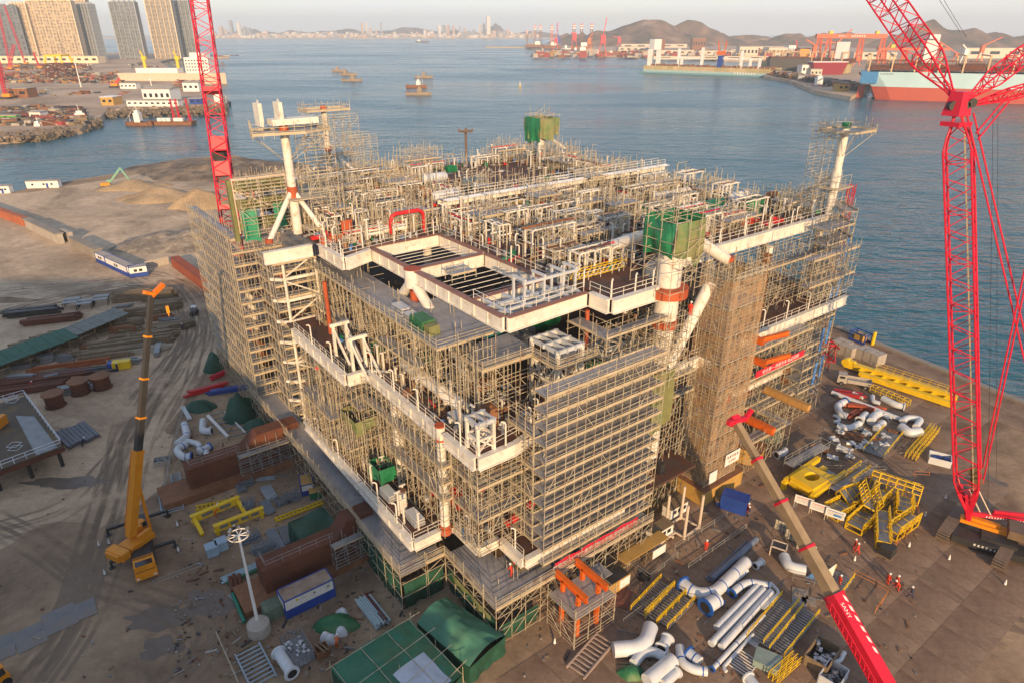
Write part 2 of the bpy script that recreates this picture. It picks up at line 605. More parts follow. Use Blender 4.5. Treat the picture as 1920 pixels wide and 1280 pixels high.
def airbox(dens):
	b = MB()
	b.box2((-13500, -2400, SEAZ - 8), (13500, 15500, 335))
	m = bpy.data.materials.new("haze_air")
	m.use_nodes = True
	n, l = m.node_tree.nodes, m.node_tree.links
	n.remove(n["Principled BSDF"])
	v = n.new("ShaderNodeVolumePrincipled")
	v.inputs['Color'].default_value = (.8, .9, 1.0, 1)
	v.inputs['Density'].default_value = dens
	v.inputs['Anisotropy'].default_value = 0.0
	l.new(v.outputs[0], n["Material Output"].inputs['Volume'])
	return tag(b.build("haze", m), kind='stuff')
airbox(.000115)
# the offshore platform (integrated deck) under construction
TOP, L2Z, L1Z = 34.5, 22.0, 8.5
plat = mthing("offshore_platform", "huge white and brown steel offshore platform wrapped in scaffolding on the quayside yard", "offshore platform", 0, 0, 0)
def rail(mb, p, q, z, h=1.1, step=2.0, r=.035):
	"""guard rail with two bars between plan points p and q"""
	p, q = np.array(p, float), np.array(q, float)
	L = np.linalg.norm(q - p)
	k = max(1, round(L / step))
	sg = []
	for i in range(k + 1):
		a = p + (q - p) * i / k
		sg.append((*a, z, *a, z + h))
	for hh in (h, h * .55):
		sg.append((*p, z + hh, *q, z + hh))
	mb.tubes(sg, r)
def deckplates(z, rects, th=.35, step=9.6, m=DECK, name="deck_plate", r=random.Random(3)):
	for (s0, t0, s1, t1) in rects:
		ns, nt = max(1, round((s1 - s0) / step)), max(1, round((t1 - t0) / step))
		for i in range(ns):
			for j in range(nt):
				a, b = s0 + (s1 - s0) * i / ns, t0 + (t1 - t0) * j / nt
				c, d = s0 + (s1 - s0) * (i + 1) / ns, t0 + (t1 - t0) * (j + 1) / nt
				dz = r.uniform(-.02, .02)
				MB().box2((a + .02, b + .02, z - th + dz), (c - .02, d - .02, z + dz)).build(name, m, plat)
# top level
TOPR = [(18.4, 12.8, 77, 90), (2.0, 41.4, 18.4, 90), (20, 6.6, 29, 12.8)]
deckplates(TOP, TOPR)
# middle and lower levels; their fronts are stepped like the real thing
deckplates(L2Z, [(0.4, 5.2, 10.5, 41), (10.5, 8.6, 36, 41), (36, 7, 77, 41), (-3, 41, 77, 89)], step=13)
deckplates(L1Z, [(-4.3, 12.2, 0, 46), (0, 12.2, 77, 89), (1.3, 6.9, 4, 12.2), (4, 2.2, 34, 12.2)], step=14)
def girder(p, q, z, dep, w=.55, m=WHITE, name="girder", flange=None):
	"""plate girder whose top is at z, with stiffeners"""
	b = MB()
	zc = z - dep / 2
	p3, q3 = np.array((*p, zc)), np.array((*q, zc))
	b.beam(p3, q3, w * .5, dep - .12)
	if flange is None:
		b.beam((*p, z - .05), (*q, z - .05), w + .3, .1)
	b.beam((*p, z - dep + .05), (*q, z - dep + .05), w + .2, .1)
	L = np.linalg.norm(q3 - p3)
	for i in range(1, int(L / 2.6)):
		c = p3 + (q3 - p3) * i / int(L / 2.6)
		d = (q3 - p3) / L
		nn = np.array((-d[1], d[0], 0))
		b.beam(c - nn * (w * .5 - .03), c + nn * (w * .5 - .03), .05, dep - .2)
	o = b.build(name, m, plat)
	if flange:
		MB().beam((*p, z - .05), (*q, z - .05), w + .3, .1).build("top_flange", flange, o)
	return o
g = girder
BROWNF = mat("brown_primer", (.27, .135, .1), .65, 0, .2, .5)
# top level edge girders
for p, q in [((-6, 47.5), (.9, 47.5)), ((1.9, 47.2), (1.9, 39)), ((2.2, 38.8), (6.6, 40.6)), ((7, 41), (7, 30)), ((7, 28.4), (7, 9.6)),
			((7.3, 9.3), (19.2, 9.9)), ((19.5, 9.6), (19.5, 6.5)), ((19.8, 6.2), (27.4, 6.2)), ((32, 12.6), (44, 12.6)), ((44.3, 12.6), (60, 12.6)),
			((60.3, 12.6), (76.2, 12.6)), ((7.3, 41.2), (18, 41.2)), ((18.2, 41), (18.2, 29.6)), ((7.3, 29.3), (17.9, 29.3)),
			((18.2, 29), (18.2, 16.4)), ((7.3, 16), (18, 16)), ((77.2, 13), (77.2, 89)), ((2, 62), (2, 89))]:
	g(p, q, TOP + .12, 1.75, flange=BROWNF if 6.5 < p[0] < 18.5 and 15 < min(p[1], q[1]) + 8 else None)
for p, q in [((0, 5.2), (0, 11.2)), ((0, 12.8), (0, 30)), ((-.2, 30.3), (-2.8, 30.3)), ((-3, 30.6), (-3, 49)), ((.3, 5), (5, 5)), ((5, 5), (10.4, 6.4)),
			((10.6, 6.6), (10.6, 8.3)), ((36, 6.8), (50, 6.8)), ((50.3, 6.8), (66, 6.8)), ((66.3, 6.8), (76, 6.8)), ((30.5, 6.8), (35.5, 6.8))]:
	g(p, q, L2Z + .1, 1.6, .45)
for p, q in [((-4.5, 12), (-4.5, 26)), ((-4.5, 26.3), (-4.5, 45)), ((-4.3, 11.9), (-.8, 11.9)), ((.8, 12), (1.1, 12)), ((1.25, 11.6), (1.25, 6.9)),
			((1.4, 6.7), (3.9, 6.7)), ((4.1, 6.4), (4.1, 2.2)), ((4.3, 2), (20, 2)), ((44, 12), (58, 12)), ((58.3, 12), (73, 12)), ((-4.4, 45.2), (-.5, 45.2)),
			((-.5, 45.4), (-.5, 56))]:
	g(p, q, L1Z + .1, 1.35, .45)
# open pool: walls seen inside the two voids, the cooling lattice below them
for k, (a, b, c, d) in enumerate([(7.6, 29.9, 17.8, 40.8), (7.6, 16.5, 17.8, 28.8)]):
	b_ = MB()
	for i in range(6):
		x = a + (c - a) * (i + .5) / 6
		b_.ibeam((x, b, TOP - 5.6 - k), (x, d, TOP - 5.6 - k), .3, .6)
	b_.build("floor_beams", DARK if k == 0 else STEEL, plat)
	rb = MB()
	for q in range(5):
		rb.tubes([(a, b + (d - b) * (q + .5) / 5 * (.6) + (d - b) * .1, TOP - .6, c, b + (d - b) * (q + .5) / 5 * .6 + (d - b) * .1, TOP - .6)], .045)
	rb.build("tie_bar", WHITE, plat)
MB().box2((8, 17, 26.8), (17.5, 28.5, 27)).build("pit_floor", STEEL, plat)
MB().box2((10.5, 18, 27.01), (13, 22, 28.2)).build("teal_tank", mat("teal_paint", (.02, .2, .19), .5), plat)
# honeycomb of deep open frames in front of the pools
fb = MB()
for s_ in (8.4, 11.2, 14, 16.8, 18.7):
	fb.ibeam((s_, 10, TOP - .5), (s_, 15.6, TOP - .5), .45, 1.1)
for t_ in (11.4, 13.4):
	fb.ibeam((7.3, t_, TOP - .52), (19.2, t_, TOP - .52), .45, 1.0)
fb.build("open_framing", WHITEG, plat)
b_ = MB()
for s_ in (11.2, 14, 16.8, 18.7):
	b_.box((s_, 11.4, TOP + 1.3), (.24, .24, 2.6))
	b_.box((s_, 13.4, TOP + 1.3), (.24, .24, 2.6))
	b_.beam((s_, 11.2, TOP + 2.75), (s_, 13.6, TOP + 2.75), .28, .26)
b_.beam((11, 11.4, TOP + 2.4), (19, 11.4, TOP + 2.4), .3, .3)
b_.build("portal_frame", WHITEG, plat)
# round nodes
def node(s, t, z0, z1, r, m=WHITE, name="column", r2=None, n=18):
	return MB().cyl((s, t, z0), (s, t, z1), r, r2, n).build(name, m, plat, smooth=True)
node(7, 29.2, TOP - 2.2, TOP + .15, 1.1, name="node_ring")
MB().cyl((7, 29.2, TOP + .155), (7, 29.2, TOP + .2), 1.15, None, 18).build("node_cap", PRIMER, plat)
node(7, 29.2, 29.8, TOP - 2.75, .55, PRIMER, "stub_column")
node(7, 29.2, L2Z, 29.7, .95)
for p, q, r in [((7, 28.4, TOP - 2.0), (8, 16.6, L2Z + .6), .68), ((7, 30, TOP - 2.0), (7.4, 41, L2Z + .6), .68)]:
	MB().cyl(p, q, r, r * .8, 16).build("brace", WHITE, plat, smooth=True)
for c in ((8.1, 16, L2Z), (7.4, 41.4, L2Z)):
	node(c[0], c[1], c[2], c[2] + 1.5, 1.25, PRIMER, "brace_foot")
# main columns
node(0, 12, L1Z + .1, 16, .58, r2=.54)
node(0, 12, 16, L2Z + .55, .52)
node(0, 12, L2Z - 1.3, L2Z - 1.05, .58, PRIMER, "weld_band")
MB().cyl((0, 12, L2Z + .56), (0, 12, L2Z + .75), .62, None, 18).build("column_cap", PRIMER, plat, smooth=True)
node(0, 12, L1Z - .9, L1Z + .4, .72, PRIMER, "column_foot")
node(29.3, 6.4, 5.5, L2Z - 3, 1.0)
node(29.3, 6.4, L2Z - 3, 28.8, .9, r2=1.3)
node(29.3, 6.4, 28.8, 29.9, 1.55, PRIMER, "skirt_ring", r2=1.65)
node(29.3, 6.4, 29.95, TOP - .2, 1.5)
node(29.3, 6.4, TOP - 1.5, TOP - .3, 2.5, PRIMER, "skirt_ring")
node(29.3, 6.4, TOP - .3, 41.3, 1.5)
MB().cyl((30.2, 6.4, L2Z - .5), (38.5, 7, TOP - 2.2), .7, .8, 16).build("brace", WHITE, plat, smooth=True)
MB().cyl((29.4, 20.6, TOP + .2), (29.3, 7.4, 41), .75, None, 16).build("brace", WHITE, plat, smooth=True)
MB().cyl((42, 7.6, TOP + .2), (30.4, 6.6, 41), .75, None, 16).build("brace", WHITE, plat, smooth=True)
for c in ((29.4, 20.8), (42.2, 7.6)):
	node(c[0], c[1], TOP, TOP + .6, .95, PRIMER, "brace_foot")
# lower legs and pedestals under the platform
for s in (0, 35, 70):
	for t in (18, 48, 80):
		node(s, t, 0, L1Z - .4, 1.1, RUST, "pedestal")
for s in (0.6, 20, 40, 60, 76):
	for t in (24, 50, 84):
		node(s, t, L1Z, L2Z - .4, .7, WHITE, "column")
		if s > 1:
			node(s + 1, t, L2Z, TOP - .4, .7, WHITE, "column")
for s in (46, 60, 74):
	node(s, 12.6, L1Z, L2Z, .6)
	node(s, 12.6, L2Z, TOP - 2.4, .6)
node(19.6, 10, L2Z + 5, TOP - 2.3, .28, PRIMER, "orange_post")
node(.8, 44, L1Z, 30, .3, PRIMER, "orange_post")
for s, t, z0, z1 in ((50, 11.4, L1Z + 3, L2Z - 2), (58, 11.4, L2Z, TOP - 3), (70, 11.4, 4, L2Z)):
	b = MB()
	b.ibeam((s, t, z0), (s, t, z1), .9, .8)
	b.build("orange_post", RUSTL, plat)
# crane pedestals (tall white masts with platforms)
def mast(s, t, z1, nodez, braces, r=.6, capm=PRIMER):
	node(s, t, TOP, nodez - 1.6, r * 1.12)
	node(s, t, nodez - 1.6, nodez + .3, r * 1.2, PRIMER if capm else WHITE, "node_ring")
	node(s, t, nodez + .3, z1, r)
	node(s, t, z1, z1 + .9, r * 1.08, capm or GPAINT, "mast_cap")
	for bx, by in braces:
		MB().cyl((bx, by, TOP + .1), (s + (bx - s) * .08, t + (by - t) * .08, nodez - .6), .4, .36, 14).build("brace", WHITE, plat, smooth=True)
		node(bx, by, TOP, TOP + .6, .55, PRIMER, "brace_foot")
mast(1.6, 54.5, 49.3, 41.2, [(-3.6, 52), (4.6, 51.4)], .62)
mast(23.4, 93.5, 47.6, 40, [(27, 84), (17, 91)], .6)
mast(76.4, 12.9, 48.2, 41.5, [(79.6, 22)], .62, None)
mast(76.3, 88.5, 40.4, 40, [(75.6, 95.5), (85, 89), (70, 82)], .9)
# white saddle on top of the left mast
b = MB()
for y in (-1.5, 1.5):
	b.prism([(-.9, -.3), (.9, -.3), (.9, .3), (-.9, .3)], 0, 0.01)
b = MB()
for dx in (-1.9, .9):
	b.sheet(lambda u, v, dx=dx: (1.6 + dx - 1.2, 54.5 - 1.2 + 2.4 * u, 50.0 + v * (3.6 if .2 < u < .8 else 2.4)), 6, 4)
	b.box2((dx + .0, 53.4, 50.2), (dx + .55, 55.6, 53.2))
b.box2((-.3, 53.2, 50.2), (6.3, 55.8, 51.0))
b.build("boom_saddle", WHITE, plat)
# long pipe bridge crossing the top deck
b = MB()
for t_ in (49.2, 51.0):
	b.ibeam((24, t_, TOP + 2.2), (77, t_, TOP + 2.2), .4, .6)
b.build("bridge_girder", WHITE, plat)
b = MB()
for i in range(12):
	s = 25 + i * 4.6
	b.box((s, 49.2, TOP + .9), (.35, .35, 1.8))
	b.box((s, 51.0, TOP + .9), (.35, .35, 1.8))
b.build("bridge_posts", WHITE, plat, kind='stuff')
b = MB()
b.box2((24, 49.6, TOP + 2.7), (77, 50.7, TOP + 2.78))
b.build("bridge_walkway", STEEL, plat)
for t_, r in ((49.0, .2), (48.5, .14), (48.0, .11)):
	MB().cyl((24, t_, TOP + 2.9), (77, t_, TOP + 2.9), r, None, 8).build("pipe", PIPEW, plat, smooth=True)
b = MB()
rail(b, (24, 51.2), (77, 51.2), TOP + 2.8)
rail(b, (24, 49.3), (77, 49.3), TOP + 2.8)
b.build("handrail", WHITE, plat)
# hand rails round the top deck
for p, q in [((2, 47), (2, 39.2)), ((2, 39), (18.4, 41.6)), ((18.7, 41.5), (18.7, 12.6)), ((19.8, 6.4), (27.2, 6.4)), ((19.8, 6.6), (19.8, 10)), ((44, 12.9), (76, 12.9)),
			((20, 12.6), (28, 12.6)), ((2.3, 41.6), (2.3, 62)), ((7.5, 16), (7.5, 10)), ((8, 9.7), (19, 10.2)), ((77, 13.5), (77, 88)), ((2.5, 90), (77, 90))]:
	b = MB()
	rail(b, p, q, TOP + .12)
	b.build("handrail", WHITE, plat)
for z, pq in ((L2Z, [((.2, 5.2), (.2, 30)), ((.4, 5.2), (10.4, 6.6)), ((36, 7), (76, 7)), ((-2.8, 31), (-2.8, 49))]),
			(L1Z, [((-4.4, 12.3), (-4.4, 45)), ((-4.2, 12.1), (-.4, 12.1)), ((1.4, 11.5), (1.4, 6.9)), ((4.3, 6.4), (4.3, 2.3)), ((44, 12.2), (73, 12.2))])):
	for p, q in pq:
		b = MB()
		rail(b, p, q, z + .1)
		b.build("handrail", WHITE, plat)
# goosenecks and posts: one mesh of each kind, copied
def gooseneck_mesh(h, r=.1):
	pts = [(0, 0, 0), (0, 0, h - .35)] + [tuple(x) for x in arc((.3, 0, h - .35), .3, math.pi, math.pi * .28, 4, (1, 0, 0), (0, 0, 1))]
	return MB().pipe(pts, r, 6).mesh("gooseneck", WHITE, True)
GN = [gooseneck_mesh(h) for h in (1.8, 2.4, 3.0, 3.6)]
def tpost_mesh(h):
	b = MB()
	b.box((0, 0, h / 2), (.19, .19, h))
	b.box((0, 0, h + .08), (.8, .2, .16))
	return b.mesh("support_post", WHITE)
TP = [tpost_mesh(h) for h in (1.2, 1.8, 2.6, 3.4)]
pr = random.Random(11)
def ontop():
	while True:
		a, b, c, d = pr.choice([TOPR[0]] * 6 + [TOPR[1]] * 2)
		s, t = pr.uniform(a + .6, c - .6), pr.uniform(b + .6, d - .6)
		if 48 < t < 52 and s > 23:
			continue
		if 24 < s < 36 and t < 13:
			continue
		if 38 < s < 62 and 62 < t < 82:          # the bare brown patch
			if pr.random() < .9:
				continue
		return s, t
for i in range(110):
	s, t = ontop()
	inst("gooseneck", pr.choice(GN), plat, (s, t, TOP), (0, 0, pr.choice((0, 1.57, 3.14, -1.57))))
for s, t in [(2.1, 45), (2.1, 40), (6, 41.5), (11, 41.6), (17.5, 41.6), (18.8, 36), (18.8, 24), (18.8, 14), (20.2, 11.5), (20.3, 7), (24, 6.8), (27, 6.8), (48, 13.2), (54, 13.2), (60, 13.2), (66, 13.2), (72, 13.2)]:
	inst("gooseneck", GN[1], plat, (s, t, TOP), (0, 0, -2.2))
for s, t in [(.1, 8), (.1, 17), (.1, 23), (.1, 29), (4, 5.2), (8, 6), (9.8, 7), (-2.8, 35), (-2.8, 42), (14, 7.4), (42, 7.2), (47, 7.2), (53, 7.2), (59, 7.2), (65, 7.2), (71, 7.2)]:
	inst("gooseneck", GN[2], plat, (s, t, L2Z), (0, 0, 2.4))
for s, t in [(-4.3, 16), (-4.3, 21), (-4.3, 33), (-4.3, 40), (1.4, 9), (4.4, 4), (48, 12.4), (56, 12.4), (64, 12.4), (70, 12.4)]:
	inst("gooseneck", GN[2], plat, (s, t, L1Z), (0, 0, 2.4))
for i in range(170):
	s, t = ontop()
	inst("support_post", pr.choice(TP), plat, (s, t, TOP), (0, 0, pr.choice((0, 1.57))))
for i in range(60):
	inst("support_post", pr.choice(TP), plat, (pr.uniform(1, 9), pr.uniform(7, 40), L2Z), (0, 0, pr.choice((0, 1.57))))
for i in range(40):
	inst("support_post", pr.choice(TP), plat, (pr.choice((pr.uniform(-4, 0), pr.uniform(5, 22))), pr.uniform(13, 42), L1Z), (0, 0, pr.choice((0, 1.57))))
# pipe racks
def rack(s, t, L, along_s, h, nb, w=2.2, pm=(WHITEG, STEEL, RUSTL, STEEL, DARK, PIPEW, CRED, DECK)):
	k = max(2, round(L / 3.6))
	b = MB()
	for i in range(k + 1):
		for side in (0, w):
			x, y = (s + L * i / k, t + side) if along_s else (s + side, t + L * i / k)
			b.box((x, y, TOP + h / 2), (.18, .18, h))
		for zz in (h, h * .55):
			if along_s:
				b.beam((s + L * i / k, t - .3, TOP + zz), (s + L * i / k, t + w + .3, TOP + zz), .18, .18)
			else:
				b.beam((s - .3, t + L * i / k, TOP + zz), (s + w + .3, t + L * i / k, TOP + zz), .18, .18)
	for side in (0, w):
		p, q = ((s, t + side, TOP + h), (s + L, t + side, TOP + h)) if along_s else ((s + side, t, TOP + h), (s + side, t + L, TOP + h))
		b.beam(p, q, .15, .18)
	o = b.build("pipe_rack", WHITE, plat)
	for j in range(nb):
		off = .3 + j * (w - .6) / max(1, nb - 1)
		r = pr.choice((.05, .07, .11))
		zz = TOP + h + .14 + r
		e0, e1 = pr.uniform(-1, .5), L + pr.uniform(-.5, 1)
		p, q = ((s + e0, t + off, zz), (s + e1, t + off, zz)) if along_s else ((s + off, t + e0, zz), (s + off, t + e1, zz))
		MB().cyl(p, q, r, None, 6).build("pipe", pr.choice(pm), o, smooth=True)
for a in [(22, 14.5, 18, True, 3.2, 3), (22, 18.5, 16, True, 2.4, 3), (22, 24, 22, True, 3.6, 4), (21, 30, 14, False, 3.0, 3), (26, 30, 16, True, 2.8, 4), (27, 36, 22, True, 3.4, 4),
		(22, 43, 26, True, 3.0, 3), (5, 44, 10, True, 2.6, 3), (5, 50, 13, False, 3.2, 3), (10, 54, 24, True, 3.4, 4), (10, 60, 12, True, 2.4, 3), (12, 66, 20, True, 3.0, 4),
		(8, 72, 14, False, 2.8, 3), (20, 74, 16, True, 3.2, 3), (15, 80, 20, True, 3, 3), (40, 17, 26, True, 3.2, 4), (44, 22, 22, True, 2.6, 4), (48, 27, 24, True, 3.4, 3), (56, 31, 18, True, 2.8, 4),
		(50, 38, 24, True, 3.2, 4), (54, 43, 18, True, 2.4, 3), (38, 54, 14, False, 3, 3), (60, 54, 14, True, 3.2, 4), (66, 58, 24, False, 3.0, 3), (40, 84, 30, True, 3.2, 4), (32, 60, 14, False, 3, 3),
		(54, 56, 18, True, 2.6, 3)]:
	s, t, L, al, h, nb = a
	while L > 3.5:
		l = min(L, pr.uniform(3.8, 8))
		if pr.random() < .76:
			rack(s + pr.uniform(-.5, .5), t + pr.uniform(-.8, .8), l - .6, al, h * pr.uniform(.5, 1.15), pr.choice((1, 2, nb)), pr.uniform(1.1, 2.4))
		s, t = (s + l, t) if al else (s, t + l)
		L -= l
# low pipe runs, skids and vessels
for i in range(70):
	s, t = ontop()
	L = pr.uniform(2, 9)
	d = pr.choice(((1, 0), (0, 1)))
	r = pr.choice((.1, .14, .2))
	z = TOP + r + pr.choice((.1, .4, .8, 1.3))
	e = (s + d[0] * L, t + d[1] * L)
	pts = [(s, t, TOP), (s, t, z), (e[0], e[1], z)] + ([(e[0], e[1], z + 1.4)] if pr.random() < .5 else [])
	MB().pipe(pts, r, 6).build("pipe", pr.choice((WHITE, PIPEW, STEEL, STEEL, RUSTL, DARK, RED, GPAINT)), plat, smooth=False)
for i in range(46):
	s, t = ontop()
	w, d, h = pr.uniform(.8, 3), pr.uniform(.8, 2.4), pr.uniform(.4, 1.8)
	b = MB()
	b.box((s, t, TOP + .12), (w + .4, d + .4, .24))
	b.box((s, t, TOP + .24 + h / 2), (w, d, h))
	b.box((s, t, TOP + .24 + h + .1), (w * .5, d * .5, .2))
	b.build("equipment_skid", pr.choice((STEEL, STEEL, RUST, DARK, GPAINT, RUSTL, DECK, DARK)), plat)
def vessel(s, t, z, L, r, along_s, m, nm="vessel"):
	b = MB()
	d = np.array((1, 0, 0) if along_s else (0, 1, 0), float)
	c = np.array((s, t, z + r + .5))
	pts = [c - d * (L / 2 + r * .5), c - d * (L / 2 + r * .35), c - d * L / 2, c + d * L / 2, c + d * (L / 2 + r * .35), c + d * (L / 2 + r * .5)]
	b.pipe(pts, [r * .35, r * .75, r, r, r * .75, r * .35], 14)
	for k in (-.3, .3):
		b.box(tuple(c + d * L * k - np.array((0, 0, r * .9))), (.4 if along_s else r * 1.4, r * 1.4 if along_s else .4, r * .6 + .4))
	return b.build(nm, m, plat, smooth=True)
vessel(58, 24, TOP, 9, 1.1, True, GPAINT)
vessel(66, 20.5, TOP, 3, 1.25, True, GPAINT)
vessel(62, 34, TOP, 8, .9, True, WHITE)
vessel(70, 26, TOP, 4, .9, True, PIPEW)
vessel(30, 58, TOP, 5, .9, True, PIPEW)
vessel(41, 66, TOP, 4.5, .7, True, mat("grey_blue_drum", (.1, .16, .2), .5))
vessel(36, 72, TOP, 4.5, .95, True, PIPEW)
vessel(3.6, 20, L2Z, 13, .8, False, WHITE, "large_pipe")
vessel(24, 26, L2Z, 8, 1.6, True, GPAINT)
MB().pipe(arc((13.2, 43.6, TOP + 2.2), 1.6, math.pi, 0, 8, (1, 0, 0), (0, 0, 1))[:1] + [(11.6, 43.6, TOP + .4), (11.6, 43.6, TOP + 2.6), (11.9, 43.6, TOP + 3.2), (12.5, 43.6, TOP + 3.5), (16.2, 43.6, TOP + 3.5), (16.8, 43.6, TOP + 3.2), (17.1, 43.6, TOP + 2.6), (17.1, 43.6, TOP + .4)][0:], .3, 10).build("red_pipe_loop", RED, plat, smooth=True)
b = MB()
b.box((4.5, 46.5, TOP + .6), (5, .5, .9))
b.box((6, 46.4, TOP + 1.9), (1.6, .3, 2.2))
b.build("orange_bracket", PRIMER, plat)
for s, t, L, al in ((3.5, 49, 4, True), (60, 16.5, 4, True), (68, 15, 3, True), (50, 19, 3, True), (28, 56, 4, True), (64, 41, 4, True), (8, 58, 5, False), (45, 58, 3, True), (63, 14.4, 5, True)):
	b = MB()
	b.box((s, t, TOP + .5), (L if al else .6, .6 if al else L, .5))
	b.box((s + .3, t + .2, TOP + .95), (.8, .5, .5))
	b.build("red_fitting", RED, plat)
# yellow ladders and rails
for s, t, L in ((20.5, 13.6, 9), (66, 44, 9), (30, 33, 4), (52, 33, 3), (9, 47, 3), (28, 44, 3), (36, 46.5, 3), (69, 47, 7)):
	b = MB()
	sg = []
	for k in (0, .7):
		for z in (.1, 1.1):
			sg.append((s, t + k, TOP + z, s + L, t + k, TOP + z))
		n_ = int(L / .9)
		for i in range(n_):
			sg.append((s + L * i / n_, t + k, TOP + .1, s + L * (i + 1) / n_, t + k, TOP + 1.1))
			sg.append((s + L * i / n_, t, TOP + .1, s + L * i / n_, t + .7, TOP + .1))
	b.tubes(sg, .05)
	b.build("yellow_rail_frame", YEL, plat)
# storage between the levels, seen through the scaffolding
for i in range(60):
	z = pr.choice((L1Z, L1Z, L2Z))
	s, t = pr.choice(((pr.uniform(1, 9), pr.uniform(14, 44)), (pr.uniform(5, 30), pr.uniform(9 if z > 9 else 4, 14)), (pr.uniform(40, 75), pr.uniform(13.5, 20)), (pr.uniform(0, 8), pr.uniform(50, 84))))
	w, d, h = pr.uniform(.6, 2.2), pr.uniform(.6, 2.2), pr.uniform(.6, 3.2)
	b = MB()
	b.box((s, t, z + h / 2 + .15), (w, d, h))
	b.box((s, t, z + .08), (w + .3, d + .3, .14))
	b.box((s, t, z + h + .25), (w * .4, d * .4, .2))
	b.build("equipment_skid", pr.choice((STEEL, STEEL, DARK, RED, RUSTL, RUST, GPAINT, WHITEG)), plat)
for p, q, r, m in [((12, 6.8, 12), (4.8, 6.2, 10.3), .45, RED), ((12.1, 6.8, 12), (16, 9, 16), .4, RED), ((1.5, 6, 17), (1.5, 1 + 9, 17.6), .35, RED), ((-2, 44, 17), (2, 44, 21), .35, RED), ((30, 9, 18), (36, 9, 18), .3, ORANGE)]:
	MB().cyl(p, q, r, None, 10).build("pipe", m, plat, smooth=True)
# orange cantilever beams on the right bays
for s, z in ((46, 23.4), (47.6, 19.5)):
	b = MB()
	b.ibeam((s, 2.5, z), (s, 9, z), .6, .9)
	b.ibeam((s + 5.5, 2.2, z), (s, 3.2, z), .5, .7)
	b.build("orange_beam", ORANGE, plat)
for s, z, m in ((53, 6.5, ORANGE), (62.5, 7.2, mat("ochre_paint", (.5, .28, .09), .6))):
	b = MB()
	for k in range(7):
		b.box((s, 3 + k * 1.15, z), (.9, 1.1, .9))
	b.ibeam((s, 2.4, z - .6), (s, 11.2, z - .6), .5, .4)
	b.build("orange_beam", m, plat)
# braced boxes standing on the second level in front
def tower_frame(s0, t0, s1, t1, z0, z1, m=WHITE, w=.36, grid=3):
	b = MB()
	for s in (s0, s1):
		for t in (t0, t1):
			b.box2((s - w / 2, t - w / 2, z0), (s + w / 2, t + w / 2, z1))
	b.build("frame_legs", m, plat)
	b = MB()
	for (p, q) in (((s0, t0), (s0, t1)), ((s0, t0), (s1, t0)), ((s1, t0), (s1, t1)), ((s0, t1), (s1, t1))):
		b.beam((*p, z0 + .4), (*q, z1 - 1.6), w * .6, w * .6)
		b.beam((*q, z0 + .4), (*p, z1 - 1.6), w * .6, w * .6)
		b.beam((*p, (z0 + z1) / 2), (*q, (z0 + z1) / 2), w * .7, w * .7)
	b.build("frame_braces", m, plat)
	b = MB()
	for i in range(grid + 1):
		s = s0 + (s1 - s0) * i / grid
		b.ibeam((s, t0 - .3, z1), (s, t1 + .3, z1), .26, .5)
	for j in range(grid):
		t = t0 + (t1 - t0) * j / (grid - 1)
		b.ibeam((s0 - .3, t, z1 + .02), (s1 + .3, t, z1 + .02), .26, .5)
	b.build("top_grillage", WHITEG, plat)
tower_frame(12.2, 6.6, 15.8, 11.2, L2Z, 30.0)
tower_frame(.6, 5.4, 2.6, 7.4, L2Z, 25.6, w=.3, grid=2)
b = MB()
for i in range(4):
	b.ibeam((22.5 + i * 1.9, 8, 25.6), (22.5 + i * 1.9, 14, 25.6), .45, .9)
for j in range(4):
	b.ibeam((22.3, 8 + j * 2, 25.62), (28.4, 8 + j * 2, 25.62), .45, .9)
b.build("open_grillage", WHITEG, plat)
for s in (22.5, 28.2):
	for t in (8, 14):
		node(s, t, L2Z, 25.2, .22, WHITE, "post")
# trestle on the lower corner
node(-2.6, 17.5, L1Z, L1Z + 3.1, .5, WHITE, "stub_column")
MB().cyl((-2.6, 17.5, L1Z + 3.11), (-2.6, 17.5, L1Z + 3.2), .48, None, 16).build("column_cap", RUSTL, plat)
for (s, t) in ((-1.6, 31), (-1.6, 36.5)):
	b = MB()
	for d in (0, 1.8):
		b.box((s + d, t, L2Z + 2.2), (.35, .35, 4.4))
		b.beam((s + d, t, L2Z + 4), (s + d + .2, t - 4, L2Z + .2), .25, .25)
	b.beam((s - .4, t, L2Z + 4.5), (s + 2.3, t, L2Z + 4.5), .4, .4)
	b.build("trestle", WHITE, plat)
b = MB()
cm_ = [STEEL, RUSTL, WHITEG, DARK, WOOD, GPAINT, RED, LBLUE, BOARD, CONCL]
for i in range(2200):
	z = TOP if i < 1600 else pr.choice((L1Z, L2Z))
	s, t = ontop() if i < 1600 else (pr.uniform(.5, 12), pr.uniform(8, 60)) if i < 2000 else (pr.uniform(38, 76), pr.uniform(13, 22))
	b.cur = pr.choice((0, 0, 1, 1, 2, 3, 3, 4, 4, 5, 6, 7, 8, 8, 9))
	k = pr.random()
	if k < .5:
		b.box((s, t, z + .12), (pr.uniform(.3, 2.6), pr.uniform(.1, .7), pr.uniform(.1, .4)), pr.uniform(0, 3.1))
	else:
		b.box((s, t, z + .35), (pr.uniform(.2, .8), pr.uniform(.2, .8), pr.uniform(.3, 1.1)), pr.uniform(0, 3.1))
b.build("loose_materials", cm_, plat, kind='stuff')
